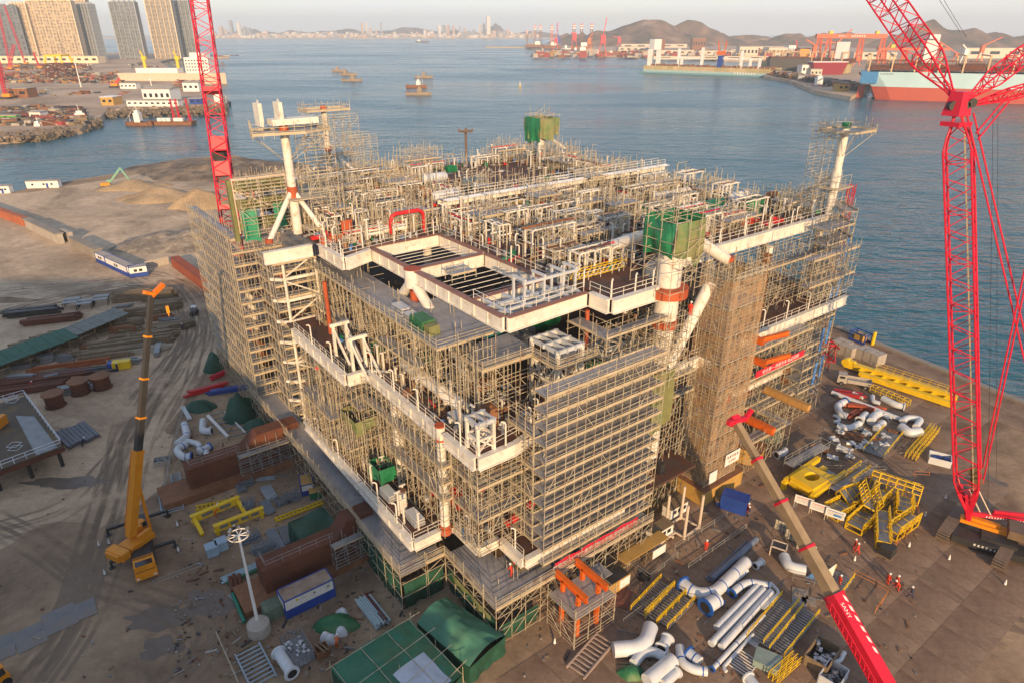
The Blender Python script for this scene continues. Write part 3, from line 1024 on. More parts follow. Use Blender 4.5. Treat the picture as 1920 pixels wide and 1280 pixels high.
# scaffolding
sr = random.Random(21)
def deck_part(th, p, q, n, w, z, toe=True, toein=False):
	"""a boarded lift between plan points p and q, going w metres along n, with its toe board"""
	p, q, n = np.array(p, float), np.array(q, float), np.array(n, float)
	z += sr.uniform(0, .016)
	b = MB()
	a, c = p + n * w, q + n * w
	b.prism([tuple(p + n * .05), tuple(q + n * .05), tuple(c), tuple(a)], z + .05, z + .11)
	b.cur = 1
	if toe:
		b.prism([tuple(p - n * .02), tuple(q - n * .02), tuple(q + n * .02), tuple(p + n * .02)], z + .02, z + .3)
	if toein:
		b.prism([tuple(a), tuple(c), tuple(c + n * .04), tuple(a + n * .04)], z + .02, z + .3)
	return b.build("walkway", [BOARD, TOE], th)
def lifts(segs, p, q, n, w, z0, z1, lift=2.0, bay=2.0, top=1.3, brace=.4, rails=2, foot=None, rows=2, irregular=0.0):
	"""tubes of a run of scaffold; returns the lift levels"""
	p, q, n = np.array(p, float), np.array(q, float), np.array(n, float)
	d = q - p
	L = np.linalg.norm(d)
	d /= L
	k = max(1, round(L / bay))
	lv = []
	z = z0
	while z < z1 - .3:
		lv.append(z)
		z += lift
	lv.append(z1)
	f = z0 if foot is None else foot
	for i in range(k + 1):
		for row in range(rows):
			a = p + d * (L * i / k + sr.uniform(-.12, .12)) + n * (w * row / max(1, rows - 1))
			e = z1 + top * sr.uniform(.5, 1.5)
			segs.append((*a, f, *a, e))
	for i in range(int(k * (z1 - f) / 16)):
		a = p + d * sr.uniform(0, L) + n * sr.uniform(-.25, w)
		e = sr.uniform(f, z1 - 1)
		if sr.random() < .6:
			segs.append((*a, e, *a, min(z1 + 1, e + sr.uniform(1.5, 6))))
		else:
			c = a + d * sr.uniform(-2.5, 2.5) + n * sr.uniform(-.2, .4)
			segs.append((*a, e, *c, min(z1 + .8, e + sr.uniform(.4, 3.5))))
	for zi, z in enumerate(lv):
		for row in range(rows):
			o = n * (w * row / max(1, rows - 1))
			if sr.random() >= irregular:
				segs.append((*(p + o - d * .2), z, *(q + o + d * .2), z))
			if row == 0 or irregular:
				for h in (.5, 1.0)[:rails]:
					if sr.random() >= irregular:
						segs.append((*(p + o), z + h, *(q + o), z + h))
		for i in range(k + 1):
			a = p + d * L * i / k
			if sr.random() >= irregular * .6:
				segs.append((*(a - n * .15), z - .03, *(a + n * (w + .15)), z - .03))
		if zi + 1 < len(lv):
			for i in range(k):
				if sr.random() < brace:
					a, c = p + d * L * i / k, p + d * L * (i + 1) / k
					if sr.random() < .5:
						a, c = c, a
					segs.append((*a, z, *c, lv[zi + 1]))
			for i in range(k + 1):
				if sr.random() < brace * .5:
					a = p + d * L * i / k
					segs.append((*a, z, *(a + n * w), lv[zi + 1]))
	if foot is not None and z0 - foot > 2.2:
		zz = foot + .3
		while zz < z0 - .8:
			for row in range(rows):
				o = n * (w * row / max(1, rows - 1))
				segs.append((*(p + o), zz, *(q + o), zz))
			for i in range(k + 1):
				a = p + d * L * i / k
				segs.append((*a, zz, *(a + n * w), zz))
			for i in range(k):
				if sr.random() < .6:
					a, c = p + d * L * i / k, p + d * L * (i + 1) / k
					segs.append((*a, zz, *c, min(zz + 2, z0)))
			zz += 2.0
	return lv
def tubes_part(th, segs, m=TUBE, r=.042, name="tubes"):
	b = MB()
	b.tubes(segs, r, 4)
	return b.build(name, m, th, kind='stuff')
def scaffold(label, runs, s, t, z, m=TUBE, group=None, deckp=1.0, extra=None, r=.042, **kw):
	th = mthing("scaffold", label, "scaffold", s, t, z, group)
	segs = []
	for run in runs:
		k2 = dict(kw)
		k2.update(run[6] if len(run) > 6 else {})
		only = k2.pop('only', None)
		toein = k2.pop('toein', False)
		lv = lifts(segs, *run[:6], **k2)
		for z_ in lv:
			if only is not None and not any(abs(z_ - o) < .6 for o in only):
				continue
			if sr.random() < deckp:
				deck_part(th, run[0], run[1], run[2], run[3], z_, toein=toein)
	if extra:
		segs += extra
	tubes_part(th, segs, m, r)
	return th
X, Y = (1, 0), (0, 1)
# the banded face beside the near corner
scaffold("tall scaffold face with wide grey boarded lifts stacked above the red slogan banner",
		[((6, .8), (23.6, .8), Y, 2.1, 7.4, 29.0, dict(lift=1.96, toein=True)), ((6, 7.5), (6, 2.9), X, 1.5, 9.4, 25.0, dict(lift=1.96, only=(9.4, 11.3, 15.2, 19.1, 23)))],
		6, 1, 0, bay=1.35, brace=.14)
# low walkway all round, standing on the ground
lowrun = [((-6.9, 66), (-6.9, 10.8), X, 3.3, 5.5, 5.5), ((-3.5, 10.8), (-1, 10.8), Y, 2.2, 5.5, 5.5), ((-1, 10.8), (-1, 2.6), X, 4.6, 5.5, 5.5), ((-1, .2), (23.6, .2), Y, 2.4, 5.5, 5.5)]
th = scaffold("low wide scaffold walkway on braced legs above green sheeting at the near corner", lowrun, -1, 0, 0, rails=2, foot=0, bay=2.1, brace=.4, top=1.6)
deck_part(th, (3.6, 2.6), (11, 2.6), Y, 4.0, 5.42, toe=False)
rr = MB()
for p, q in (((-6.9, 66), (-6.9, 10.8)), ((-6.9, 10.8), (-1, 10.8)), ((-1, 10.8), (-1, .2)), ((-1, .2), (23.6, .2))):
	rr.tubes([(*p, 5.5 + h, *q, 5.5 + h) for h in (.4, .8, 1.2, 1.5)], .036)
rr.build("guard_rail", TUBE, th)
# the upper left gallery and the forest of poles under it
th = mthing("scaffold", "grey boarded gallery along the upper left edge above a forest of poles", "scaffold", 1.5, 14, L1Z)
deck_part(th, (1.4, 53), (1.4, 14.2), X, 5.2, 30.4)
deck_part(th, (6.62, 28), (6.62, 14.2), X, 3.0, 30.38, toe=False)
deck_part(th, (1.4, 14.2), (9, 14.2), Y, 1.9, 30.42)
sg = []
for i in range(29):
	for j in range(4):
		t, s = 14.2 + i * 1.38 + sr.uniform(-.2, .2), 1.4 + j * 1.7
		z0 = L2Z if j > 0 else L1Z + sr.choice((0, 8))
		sg.append((s, t, z0, s, t, 30.4 + (1.5 if j == 0 else 0)))
		for z in range(10, 30, 2):
			if sr.random() < .55 and z > z0:
				sg.append((s, t, z, s, t + 1.38, z))
			if sr.random() < .5 and j < 3 and z > z0:
				sg.append((s, t, z, s + 1.7, t, z))
			if sr.random() < .28 and z > z0:
				sg.append((s, t, z, s, t + 1.38, z + 2))
sg += [(1.4, 14.2, 30.4 + h, 1.4, 53, 30.4 + h) for h in (.45, .85, 1.25)] + [(1.4, 14.2, 30.4 + h, 9, 14.2, 30.4 + h) for h in (.45, .85, 1.25)]
tubes_part(th, sg)
for z, t0, t1 in ((26, 20, 30), (18, 16, 24), (14.5, 26, 40), (24, 40, 52)):
	deck_part(th, (1.4, t1), (1.4, t0), X, 1.7, z)
# the second gallery, a step lower, round the braced box
th = mthing("scaffold", "stepped grey gallery carrying the white box frame above the banded face", "scaffold", 5, 10, L2Z)
deck_part(th, (4.8, 17), (4.8, 10.5), X, 8.2, 28.3)
deck_part(th, (4.8, 10.46), (12.1, 10.46), Y, .1, 28.31)
deck_part(th, (11.6, 10.4), (11.6, 6), X, 5.9, 28.28)
deck_part(th, (11.6, 5.96), (17.6, 5.96), Y, .1, 28.3)
sg = []
for p, q in (((4.8, 17), (4.8, 10.4)), ((4.8, 10.4), (11.6, 10.4)), ((11.6, 10.4), (11.6, 5.95)), ((11.6, 5.95), (17.6, 5.95))):
	lifts(sg, p, q, (0, 0), 0, 22, 28.3, rows=1, bay=1.7, brace=.35)
	sg += [(*p, 28.3 + h, *q, 28.3 + h) for h in (.45, .85, 1.25)]
for i in range(4):
	for j in range(4):
		sg.append((6.5 + i * 1.8, 11.5 + j * 1.6, L2Z, 6.5 + i * 1.8, 11.5 + j * 1.6, 28.2))
tubes_part(th, sg)
# third gallery below the jutting white corner
th = mthing("scaffold", "small grey corner gallery hung under the jutting white beam corner", "scaffold", 19.6, 4.6, 24)
deck_part(th, (17.4, 4.4), (28, 4.4), Y, 1.7, 30.9)
deck_part(th, (17.4, 11), (17.4, 6.1), X, 2.0, 30.88)
sg = []
lifts(sg, (17.4, 4.4), (28, 4.4), Y, 1.7, 22, 30.9, bay=2, brace=.3, irregular=.4)
lifts(sg, (17.4, 11), (17.4, 4.4), X, 2.0, 24, 30.9, bay=2, brace=.3, irregular=.4)
tubes_part(th, sg)
# under the second level: two hung walkways and dense poles round the near column
scaffold("boarded scaffold lifts wrapped round the tall round near column below the middle deck",
		[((-1.1, 30), (-1.1, 10.4), X, 1.3, 13.6, 20.4, dict(lift=2.2, only=(13.6, 18), foot=L1Z)), ((-1.1, 10.3), (.2, 10.3), Y, 1.3, 13.6, 18, dict(lift=2.2)), ((.2, 10.2), (.2, 5.2), X, 1.4, 9, 19, dict(lift=2.2, only=(13.4, 17.8))),
		((.2, 5), (10.5, 5), Y, 1.7, 9, 19, dict(lift=2.2, only=(13.4, 17.8))), ((1, 14), (1, 30), X, 2, 9, 20, dict(lift=2.2, only=(), irregular=.35)), ((2, 9), (12, 9), Y, 2, 9, 20, dict(lift=2.2, only=(11,), irregular=.3)),
		((4, 20), (14, 20), Y, 3, 9, 20, dict(lift=2.2, only=(), irregular=.3)), ((-2.2, 44), (-2.2, 33), X, 1.5, 13.6, 20.4, dict(lift=2.2, only=(18,), irregular=.2))],
		-2.6, 10.6, L1Z, bay=1.4, brace=.35)
# left tower: the long raked face and its near return
scaffold("tall scaffold block at the far left corner with a long face of sloping lifts",
		[((-6.5, 89), (-6.5, 62), X, 1.6, 5.5, 32.9, dict(lift=2.1, foot=0)), ((-6.5, 62), (1.2, 62), Y, 1.6, 5.5, 32.9, dict(lift=2.1, foot=0))], -6.5, 62, 0, bay=1.4, brace=.2)
# stair block in front of it with white frames
th = scaffold("white framed stair tower block clad in scaffold lifts, left of the galleries",
			[((-3.7, 60), (-3.7, 53.4), X, 1.4, 5.6, 31, dict(lift=2.0)), ((-3.7, 52), (2.9, 52), Y, 2.6, 5.6, 31, dict(lift=2.0)), ((2.9, 52), (5.5, 54), (-.5, .86), 1.8, 5.6, 29, dict(lift=2.0))],
			-3.7, 52, 0, bay=1.5, brace=.15, foot=0)
for k in range(8):
	z = 5 + k * 3.4
	b = MB()
	b.beam((-2.6, 51.7, z), (3.0, 51.7, z), .4, .42)
	b.beam((-2.6, 51.7, z), (-3.9, 53.2, z - .05), .4, .42)
	b.beam((-2.2, 51.8, z + .3), (2.6, 51.8, z + 3.0), .2, .2) if k % 2 else b.beam((2.6, 51.8, z + .3), (-2.2, 51.8, z + 3.0), .2, .2)
	b.build("white_beam", WHITE, th)
for s in (-2.3, 2.6):
	MB().cyl((s, 51.7, 4), (s, 51.7, 31), .22, None, 8).build("white_post", WHITE, th, smooth=True)
# low boarded landing on the left with its leg forest
scaffold("broad brown boarded landing on dense scaffold legs left of the middle deck", [((-4.6, 45), (-4.6, 34), X, 4.4, 14, 14, dict(foot=L1Z, rows=4)),
		((-2, 50), (-2, 30), X, 3, 10, 20, dict(lift=2.2, only=(16,), irregular=.35, rows=3))], -4.6, 34, L1Z, bay=1.8, brace=.5)
# recess behind the banded face, up to the stair tower
scaffold("shadowed scaffold in the recess between banded face and netted stair tower",
		[((24, 11.5), (37, 11.5), Y, 1.6, 3, 27, dict(lift=2.1, only=(5.1, 13.5, 19.8), irregular=.45, bay=2.2)), ((24.2, 3), (24.2, 9), X, 1.6, 5, 28, dict(lift=2.1, irregular=.2, only=(7, 13.4, 19.7))),
		((26, 5.6), (36, 5.6), Y, 1.4, 18, 21, dict(only=(18, 21)))],
		24, 9.5, 0, bay=1.3, brace=.4, foot=0)
# right bays
scaffold("open scaffold with orange beams across the right bays of the platform",
		[((45, 10.2), (74, 10.2), Y, 1.8, 3, 31.5, dict(lift=2.2, only=(5.2, 9.6, 18.4, 29.2), irregular=.42, bay=2.2)), ((45.5, 4.2), (62, 4.2), Y, 2.2, 16.2, 20.6, dict(lift=2.2, only=(16.2, 20.6))),
		((48, 3.4), (58, 3.4), Y, 2, 5, 5, dict(foot=0)), ((58, 3.4), (58, 10), X, 1.8, 5, 5, dict(foot=0)), ((58, 8.5), (72, 8.5), Y, 2, 5, 5, dict(foot=0)), ((60, 5), (73, 5), Y, 1.6, 25, 31.4, dict(lift=2.2, only=(27.2, 31.4), irregular=.2))],
		48, 4, 0, bay=1.4, brace=.35)
# right end tower with blue panels
th = scaffold("slim scaffold tower with blue panels at the far right corner", [((68.5, 7.8), (75.4, 7.8), Y, 3, 3, 34, dict(lift=2.2, irregular=.12)), ((75.6, 7.8), (79.6, 13), (-.8, .6), 2, 3, 36, dict(lift=2.2, irregular=.1)),
			((74, 11.5), (78.6, 11.5), Y, 3.6, 34.5, 40, dict(lift=1.9, irregular=.2, only=(36.4,)))], 68.5, 7.8, 0, bay=1.7, brace=.25, foot=0, deckp=.6)
for i, z in enumerate((7, 9.2, 13.5, 15.6, 21, 23, 28, 30)):
	for d in (0, 1.0):
		MB().box((72.6 + d * 1.7, 7.7, z + d * .9), (.75, .05, 2.1)).build("blue_panel", LBLUE, th)
# ladder mast at the corner
th = mthing("mast_hoist", "tall lattice ladder mast with red top section by the far right corner", "mast hoist", 80.9, 12.2, 0)
def lattice(p, q, w, nseg, r=.05, rb=.03):
	"""square truss between p and q as segments"""
	p, q = np.array(p, float), np.array(q, float)
	a, b = basis(q - p)
	cs = [a * w / 2 + b * w / 2, a * w / 2 - b * w / 2, -a * w / 2 - b * w / 2, -a * w / 2 + b * w / 2]
	ch, br = [], []
	for c in cs:
		ch.append((*(p + c), *(q + c)))
	for i in range(nseg):
		u, v = p + (q - p) * i / nseg, p + (q - p) * (i + 1) / nseg
		for k in range(4):
			c, e = cs[k], cs[(k + 1) % 4]
			br.append((*(u + c), *(v + e)) if (i + k) % 2 else (*(u + e), *(v + c)))
			br.append((*(u + c), *(u + e)))
	return ch, br
for z0, z1, m in ((0, 33, mat("rusty_red_steel", (.26, .11, .06), .7)), (33, 39, RED)):
	ch, br = lattice((80.9, 12.2, z0), (80.9, 12.2, z1), .9, int((z1 - z0) / 1.5))
	b = MB()
	b.tubes(ch, .07)
	b.tubes(br, .045)
	b.build("mast_section", m, th)
MB().box((80.9, 12.2, .3), (2, 2, .6)).build("base", STEEL, th)
# tube towers beside the crane pedestals, with the platforms round their tops
def mast_scaffold(label, s, t, r0, ztop, plat_poly, zs, side):
	th = mthing("scaffold", label, "scaffold", s, t, TOP)
	sg = []
	for (p, q, n, w, z0, z1) in side:
		lifts(sg, p, q, n, w, z0, z1, lift=2.0, bay=1.7, brace=.35, top=.8, irregular=.15)
	b = MB()
	b.prism(plat_poly, ztop, ztop + .1)
	b.cur = 1
	k = len(plat_poly)
	b.build("platform", [BOARD, TOE], th)
	tb = MB()
	for i in range(k):
		p, q = np.array(plat_poly[i]), np.array(plat_poly[(i + 1) % k])
		d = (q - p)
		L = np.linalg.norm(d)
		n_ = max(1, round(L / 1.3))
		for j in range(n_):
			a = p + d * j / n_
			sg.append((*a, ztop - .5, *a, ztop + 1.2 + sr.random() * .8))
		for h in (.5, 1.0):
			sg.append((*p, ztop + h, *q, ztop + h))
		nn = np.array((-d[1], d[0])) / L * .03
		tb.prism([tuple(p - nn), tuple(q - nn), tuple(q + nn), tuple(p + nn)], ztop - .02, ztop + .35)
		sg.append((*p, ztop - .05, s, t, ztop - 4.5))
	tb.build("toe_board", TOE, th)
	for (z, poly) in zs:
		MB().prism(poly, z, z + .12).build("platform", TOE, th)
	tubes_part(th, sg, r=.045)
	return th
mast_scaffold("scaffold tower and railed platform round the left white mast", 1.6, 54.5, 1.2, 49.2, [(-3.6, 52), (3.2, 50.6), (7.6, 52.6), (7, 57.2), (-2.4, 57)],
			[(39.8, [(.5, 52.3), (5.8, 52.3), (5.8, 56.6), (.5, 56.6)]), (35.6, [(2, 51), (7.4, 51), (7.4, 54.6), (2, 54.6)])],
			[((3.6, 53), (8.2, 53), Y, 3, TOP, 48), ((-5.5, 56), (3, 56), Y, 2, TOP, 42)])
mast_scaffold("scaffold tower and railed platform round the farther white mast by the sea", 23.4, 93.5, 1.2, 47.6, [(19, 91), (28, 91), (28, 96), (19, 96)],
			[(39, [(21, 90.5), (28, 90.5), (28, 93), (21, 93)])], [((18.8, 90), (29, 90), Y, 4, TOP, 46), ((26, 88), (32, 88), Y, 4, TOP, 42)])
mast_scaffold("scaffold tower and railed platform round the right white mast", 76.4, 12.9, 1.2, 47.8, [(72.4, 12), (74, 9.6), (79.6, 9.6), (80.6, 13), (78.6, 15.6), (73.4, 15.6)],
			[(38.8, [(74.5, 11.5), (80, 11.5), (80, 14.6), (74.5, 14.6)])], [((73.8, 14.2), (77.6, 14.2), Y, 2.6, TOP, 47.6), ((71, 15), (78, 15), Y, 3, TOP, 37)])
# scaffolds on the top deck: clusters of poles with a few boards
def cage(label, s, t, w, d, h, ns, nt, boards=1, z0=TOP, tall=1.5):
	th = mthing("scaffold", label, "scaffold", s, t, z0, "pole scaffolds standing on the top deck")
	sg = []
	for i in range(ns + 1):
		for j in range(nt + 1):
			x, y = s + w * i / ns + sr.uniform(-.1, .1), t + d * j / nt + sr.uniform(-.1, .1)
			hh = h + sr.uniform(-.4, tall)
			sg.append((x, y, z0, x, y, z0 + hh))
			z = 1.0
			while z < h:
				if i < ns and sr.random() < .75:
					sg.append((x, y, z0 + z, x + w / ns, y, z0 + z))
				if j < nt and sr.random() < .75:
					sg.append((x, y, z0 + z, x, y + d / nt, z0 + z))
				if i < ns and sr.random() < .2:
					sg.append((x, y, z0 + z, x + w / ns, y, z0 + z + 1.2))
				z += 1.2
	for k in range(boards):
		deck_part(th, (s, t), (s + w, t), Y, d, z0 + h * (.55 + .4 * k), toe=True)
	tubes_part(th, sg, r=.044)
	return th
CL = ['low pole scaffold just behind the jutting corner deck', 'pole scaffold behind the green box tarpaulin', 'long thin pole scaffold behind the yellow truss by the corner deck', 'pole scaffold near the middle of the right half, by the white vessel', 'long pole scaffold just inside the right white girder', 'pole scaffold behind the green vessel pair', "pole scaffold left of the right white mast's brace", 'pole scaffold behind the far end of the white pool', 'pole scaffold in front of the pipe bridge, middle of the deck', 'pole scaffold behind the left white mast, nearer the deck edge', 'broad pole scaffold second behind the left white mast', 'pole scaffold behind the red pipe loop', 'pole scaffold third back along the left deck edge, inner one', 'long pole scaffold third back along the left deck edge', 'pole scaffold left of the bare brown deck patch', 'pole scaffold in front of the farther mast, right one', 'large pole scaffold at the far left corner of the deck', 'pole scaffold along the far deck edge, left of the middle', 'pole scaffold along the far deck edge, near the far green shelter', 'pole scaffold at the right end of the bare brown patch', 'tall pole scaffold standing astride the pipe bridge', "slim pole scaffold at the pipe bridge's left end", 'low pole scaffold beyond the right part of the pipe bridge', 'pole scaffold near the far right deck edge by the sea', 'thin pole scaffold between the first two pipe racks', 'pole scaffold midway between the pool and the pipe bridge', 'long thin pole scaffold left of the yellow rail frames']
for i_, a in enumerate([(22, 20.5, 5, 2, 4, 4, 2), (36, 14, 6, 3, 4, 4, 2), (28, 27, 8, 2, 3.6, 5, 1), (44, 30, 6, 3, 4.5, 4, 2), (52, 14.5, 8, 2, 3.6, 5, 1), (66, 29, 6, 4, 4, 4, 3), (70, 16, 4, 4, 3.6, 3, 3), (24, 38, 6, 4, 4, 4, 3), (38, 42, 5, 4, 4.6, 3, 3),
		(4, 55, 7, 5, 4.2, 5, 3), (3, 62, 9, 5, 4, 6, 3), (14, 46, 6, 4, 4.4, 4, 3), (13, 70, 7, 4, 4, 5, 3), (4, 70, 8, 4, 4.4, 5, 3), (24, 68, 6, 5, 4, 4, 4), (24, 80, 8, 5, 4, 5, 3), (6, 80, 9, 6, 4, 6, 4), (36, 84, 9, 5, 5, 6, 3),
		(60, 84, 8, 4, 4.6, 5, 3), (64, 64, 5, 8, 4, 3, 5), (54, 46.5, 4, 5, 5.6, 3, 3), (34, 53, 3, 4, 5, 2, 3), (66, 52, 7, 3, 3.6, 4, 2), (72, 74, 4, 8, 4, 3, 5), (30, 22, 7, 2, 3.6, 4, 1), (40, 35, 8, 3, 4, 5, 2), (58, 37, 9, 2, 3.6, 5, 1)]):
	cage(CL[i_], *a)
cage("scaffold cradle hooked over the white pool girder", 8.2, 21.5, 3.4, 1.6, 1.4, 2, 1, 1, TOP + .2, .4)
cage("thin pole scaffold ringed round the round column under the green sheeting", 26.4, 3.6, 6, 6, 9, 4, 4, 0, 22, 1)
cage("tall pole scaffold rising through the green sheeting near the right front corner", 26.2, 3.4, 6.4, 6.4, 11.5, 3, 3, 0, TOP - 1, 1.6)
cage("tall pole scaffold rising out of the far green sheeting by the sea", 73.5, 85.5, 6, 6, 9.5, 3, 3, 0, TOP, 2.4)
cage("pole scaffold standing on the lower left deck edge under the white trestles", -4.1, 29, 3.6, 9, 5.4, 3, 7, 1, L1Z, 2)
cage("pole scaffold standing on the lower left deck edge beside the low landing", -4.1, 39.5, 3.6, 6, 5, 3, 5, 1, L1Z, 2)
# netted stair tower
th = mthing("stair_tower", "tall stair tower sheathed in brown netting beside the right bays", "stair tower", 37.7, 3, 0)
sg = []
s0, s1, t0, t1, zt = 37.7, 44.7, 3.0, 8.0, 33.6
for p, q, n in (((s0, t0), (s1, t0), Y), ((s0, t1), (s1, t1), (0, -1)), ((s0, t0), (s0, t1), X), ((s1, t0), (s1, t1), (-1, 0))):
	lifts(sg, p, q, n, .9, 2.6, zt, lift=1.95, bay=1.15, brace=.35, top=1.6, foot=0)
tubes_part(th, sg, r=.044)
lv = [2.6 + 3.9 * i for i in range(9)]
for i, z in enumerate(lv[:-1]):
	b = MB()
	b.prism([(s0, t0), (s1, t0), (s1, t1), (s0, t1)], z, z + .08)
	b.build("landing", BOARD, th)
	b = MB()
	for k in range(13):
		u = k / 12 if i % 2 else 1 - k / 12
		b.box((s0 + 1 + u * 4.6, t0 + 1.2 + 1.8 * (i % 2), z + .25 + k * .3), (.42, 1.0, .06))
	b.build("stair_flight", mat("yellow_tread", (.45, .26, .05), .6) if i % 2 else STEEL, th)
def netmat():
	m = bpy.data.materials.new("brown_netting")
	m.use_nodes = True
	n, l = m.node_tree.nodes, m.node_tree.links
	b = n["Principled BSDF"]
	b.inputs['Base Color'].default_value = (.5, .32, .18, 1)
	b.inputs['Roughness'].default_value = .9
	t = n.new("ShaderNodeTexCoord")
	nz = n.new("ShaderNodeTexNoise")
	nz.inputs['Scale'].default_value = .8
	nz.inputs['Detail'].default_value = 6
	l.new(t.outputs['Object'], nz.inputs['Vector'])
	mr = n.new("ShaderNodeMapRange")
	mr.inputs['From Min'].default_value = .35
	mr.inputs['From Max'].default_value = .65
	mr.inputs['To Min'].default_value = .14
	mr.inputs['To Max'].default_value = .5
	l.new(nz.outputs['Fac'], mr.inputs['Value'])
	l.new(mr.outputs['Result'], b.inputs['Alpha'])
	return m
NET = netmat()
for (a, c) in (((s0 - .12, t0 - .12), (s1 + .12, t0 - .12)), ((s0 - .12, t0 - .12), (s0 - .12, t1)), ((s1 + .12, t0 - .12), (s1 + .12, t1))):
	k = 0
	for i, z in enumerate(lv[:-1]):
		b = MB()
		b.sheet(lambda u, v: (a[0] + (c[0] - a[0]) * u, a[1] + (c[1] - a[1]) * u + .1 * math.sin(u * 19 + i), z + .12 + 3.66 * v), 8, 3)
		b.build("net_panel", NET, th)
b = MB()
for p, q in (((s0 - 1, t0 - .9), (s1 + 1, t0 - .9)), ((s0 - 1, t0 - .9), (s0 - 1, t1)), ((s1 + 1, t0 - .9), (s1 + 1, t1))):
	b.beam((*p, 1.3), (*q, 1.3), .08, 2.4)
b.build("hoarding", PLY, th)
b = MB()
b.box2((s0 - 1, t0 - 1, 2.5), (s1 + 1, t1, 2.58))
b.build("hoarding_roof", RUSTL, th)
# poles rising everywhere between the pipework of the top deck
sg = []
for i in range(1500):
	s, t = ontop()
	h = sr.uniform(1.2, 4.6)
	sg.append((s, t, TOP, s, t, TOP + h))
	if sr.random() < .75:
		d = sr.choice(((1, 0), (0, 1)))
		L = sr.uniform(1, 4)
		z = TOP + sr.uniform(.6, h)
		for k in range(sr.choice((1, 2))):
			sg.append((s, t, z - k * .6, s + d[0] * L, t + d[1] * L, z - k * .6))
		sg.append((s + d[0] * L, t + d[1] * L, TOP, s + d[0] * L, t + d[1] * L, TOP + sr.uniform(1.2, 3.6)))
th = mthing("scaffold", "countless single scaffold poles and rails among the top deck pipework", "scaffold poles", 40, 50, TOP)
tubes_part(th, sg, r=.05)
sg = []
for i in range(640):
	s, t = (sr.uniform(.6, 9), sr.uniform(8, 50)) if i < 260 else (sr.uniform(40, 76), sr.uniform(12.5, 18)) if i < 420 else (sr.uniform(-4.2, .6), sr.uniform(24, 47))
	z0 = sr.choice((L1Z, L2Z)) if i < 420 else L1Z
	h = sr.uniform(3, 11)
	sg.append((s, t, z0, s, t, z0 + h))
	if sr.random() < .7:
		d = sr.choice(((1, 0), (0, 1)))
		for k in range(3):
			z = z0 + sr.uniform(.6, h)
			sg.append((s, t, z, s + d[0] * 2.5, t + d[1] * 2.5, z))
th = mthing("scaffold", "countless single scaffold poles between the platform's lower decks", "scaffold poles", 5, 30, L1Z)
tubes_part(th, sg)
# people
def skin_mesh(name, joints, edges, mats_fn, mats):
	me = bpy.data.meshes.new(name)
	me.from_pydata([j[:3] for j in joints], edges, [])
	o = bpy.data.objects.new(name, me)
	COL.objects.link(o)
	sk = o.modifiers.new("skin", 'SKIN')
	for i, j in enumerate(joints):
		me.skin_vertices[0].data[i].radius = (j[3], j[4] if len(j) > 4 else j[3])
	me.skin_vertices[0].data[0].use_root = True
	sb = o.modifiers.new("sub", 'SUBSURF')
	sb.levels = 1
	dg = bpy.context.evaluated_depsgraph_get()
	r = bpy.data.meshes.new_from_object(o.evaluated_get(dg))
	bpy.data.objects.remove(o)
	r.name = name
	r.materials.clear()
	for m in mats:
		r.materials.append(m)
	for p in r.polygons:
		p.material_index = mats_fn(p.center)
		p.use_smooth = True
	return r
def person_parts(pose, suit):
	"""standing, walking or stooping figure about 1.75 m tall facing +x"""
	st = {'stand': (0, 0, 0), 'walk': (0, .28, .25), 'stoop': (.42, .05, .4)}[pose]
	lean, stride, arm = st
	sh = 1.45 - lean * .35
	hx = lean
	J = [(0, 0, .95, .16, .13), (lean * .45, 0, 1.2 - lean * .1, .15, .12), (hx * .85, 0, sh - .02, .19, .12), (hx, 0, sh + .1, .065),
		(hx + .04 + lean * .1, 0, sh + .2, .1, .095), (hx + .06 + lean * .15, 0, sh + .3, .09)]
	E_ = [(0, 1), (1, 2), (2, 3), (3, 4), (4, 5)]
	for sg in (-1, 1):
		k = len(J)
		d = stride * sg
		J += [(d * .1, sg * .1, .86, .11), (d * .55 + .05, sg * .11, .48, .085), (d * (1.0 if d > 0 else 1.3), sg * .12, .09 + (.06 if d < 0 else 0), .06), (d * (1.0 if d > 0 else 1.3) + .17, sg * .13, .05 + (.02 if d < 0 else 0), .05)]
		E_ += [(0, k), (k, k + 1), (k + 1, k + 2), (k + 2, k + 3)]
		k = len(J)
		J += [(hx * .85, sg * .21, sh - .04, .075), (hx * .8 + arm * .3 - d * .4, sg * .27, sh - .32, .055), (hx * .8 + arm + .06 - d * .7, sg * .24, sh - .56 + arm * .15, .042), (hx * .8 + arm + .13 - d * .75, sg * .23, sh - .66 + arm * .2, .04)]
		E_ += [(2, k), (k, k + 1), (k + 1, k + 2), (k + 2, k + 3)]
	hand_z = sh - .6 + arm * .2
	def mf(c):
		if c[2] > sh + .09:
			return 1
		if abs(c[1]) > .17 and c[2] < hand_z and c[2] > .72:
			return 1
		if c[2] < .13:
			return 2
		return 0
	body = skin_mesh("body", J, E_, mf, [suit, SKIN, BLACK])
	b = MB()
	cx, cz = hx + .055 + lean * .13, sh + .27
	prof = [(.15, 0), (.135, .015), (.13, .07), (.1, .13), (.05, .16), (.005, .165)]
	n = 12
	vs, fs = [], []
	for r, z in prof:
		for i in range(n):
			t = 2 * math.pi * i / n
			vs.append((cx + r * math.cos(t) * (1.15 if z < .01 else 1), r * math.sin(t), cz + z))
	for j in range(len(prof) - 1):
		for i in range(n):
			fs.append((j * n + i, j * n + (i + 1) % n, (j + 1) * n + (i + 1) % n, (j + 1) * n + i))
	b.add(vs, fs)
	return body, b
PCACHE = {}
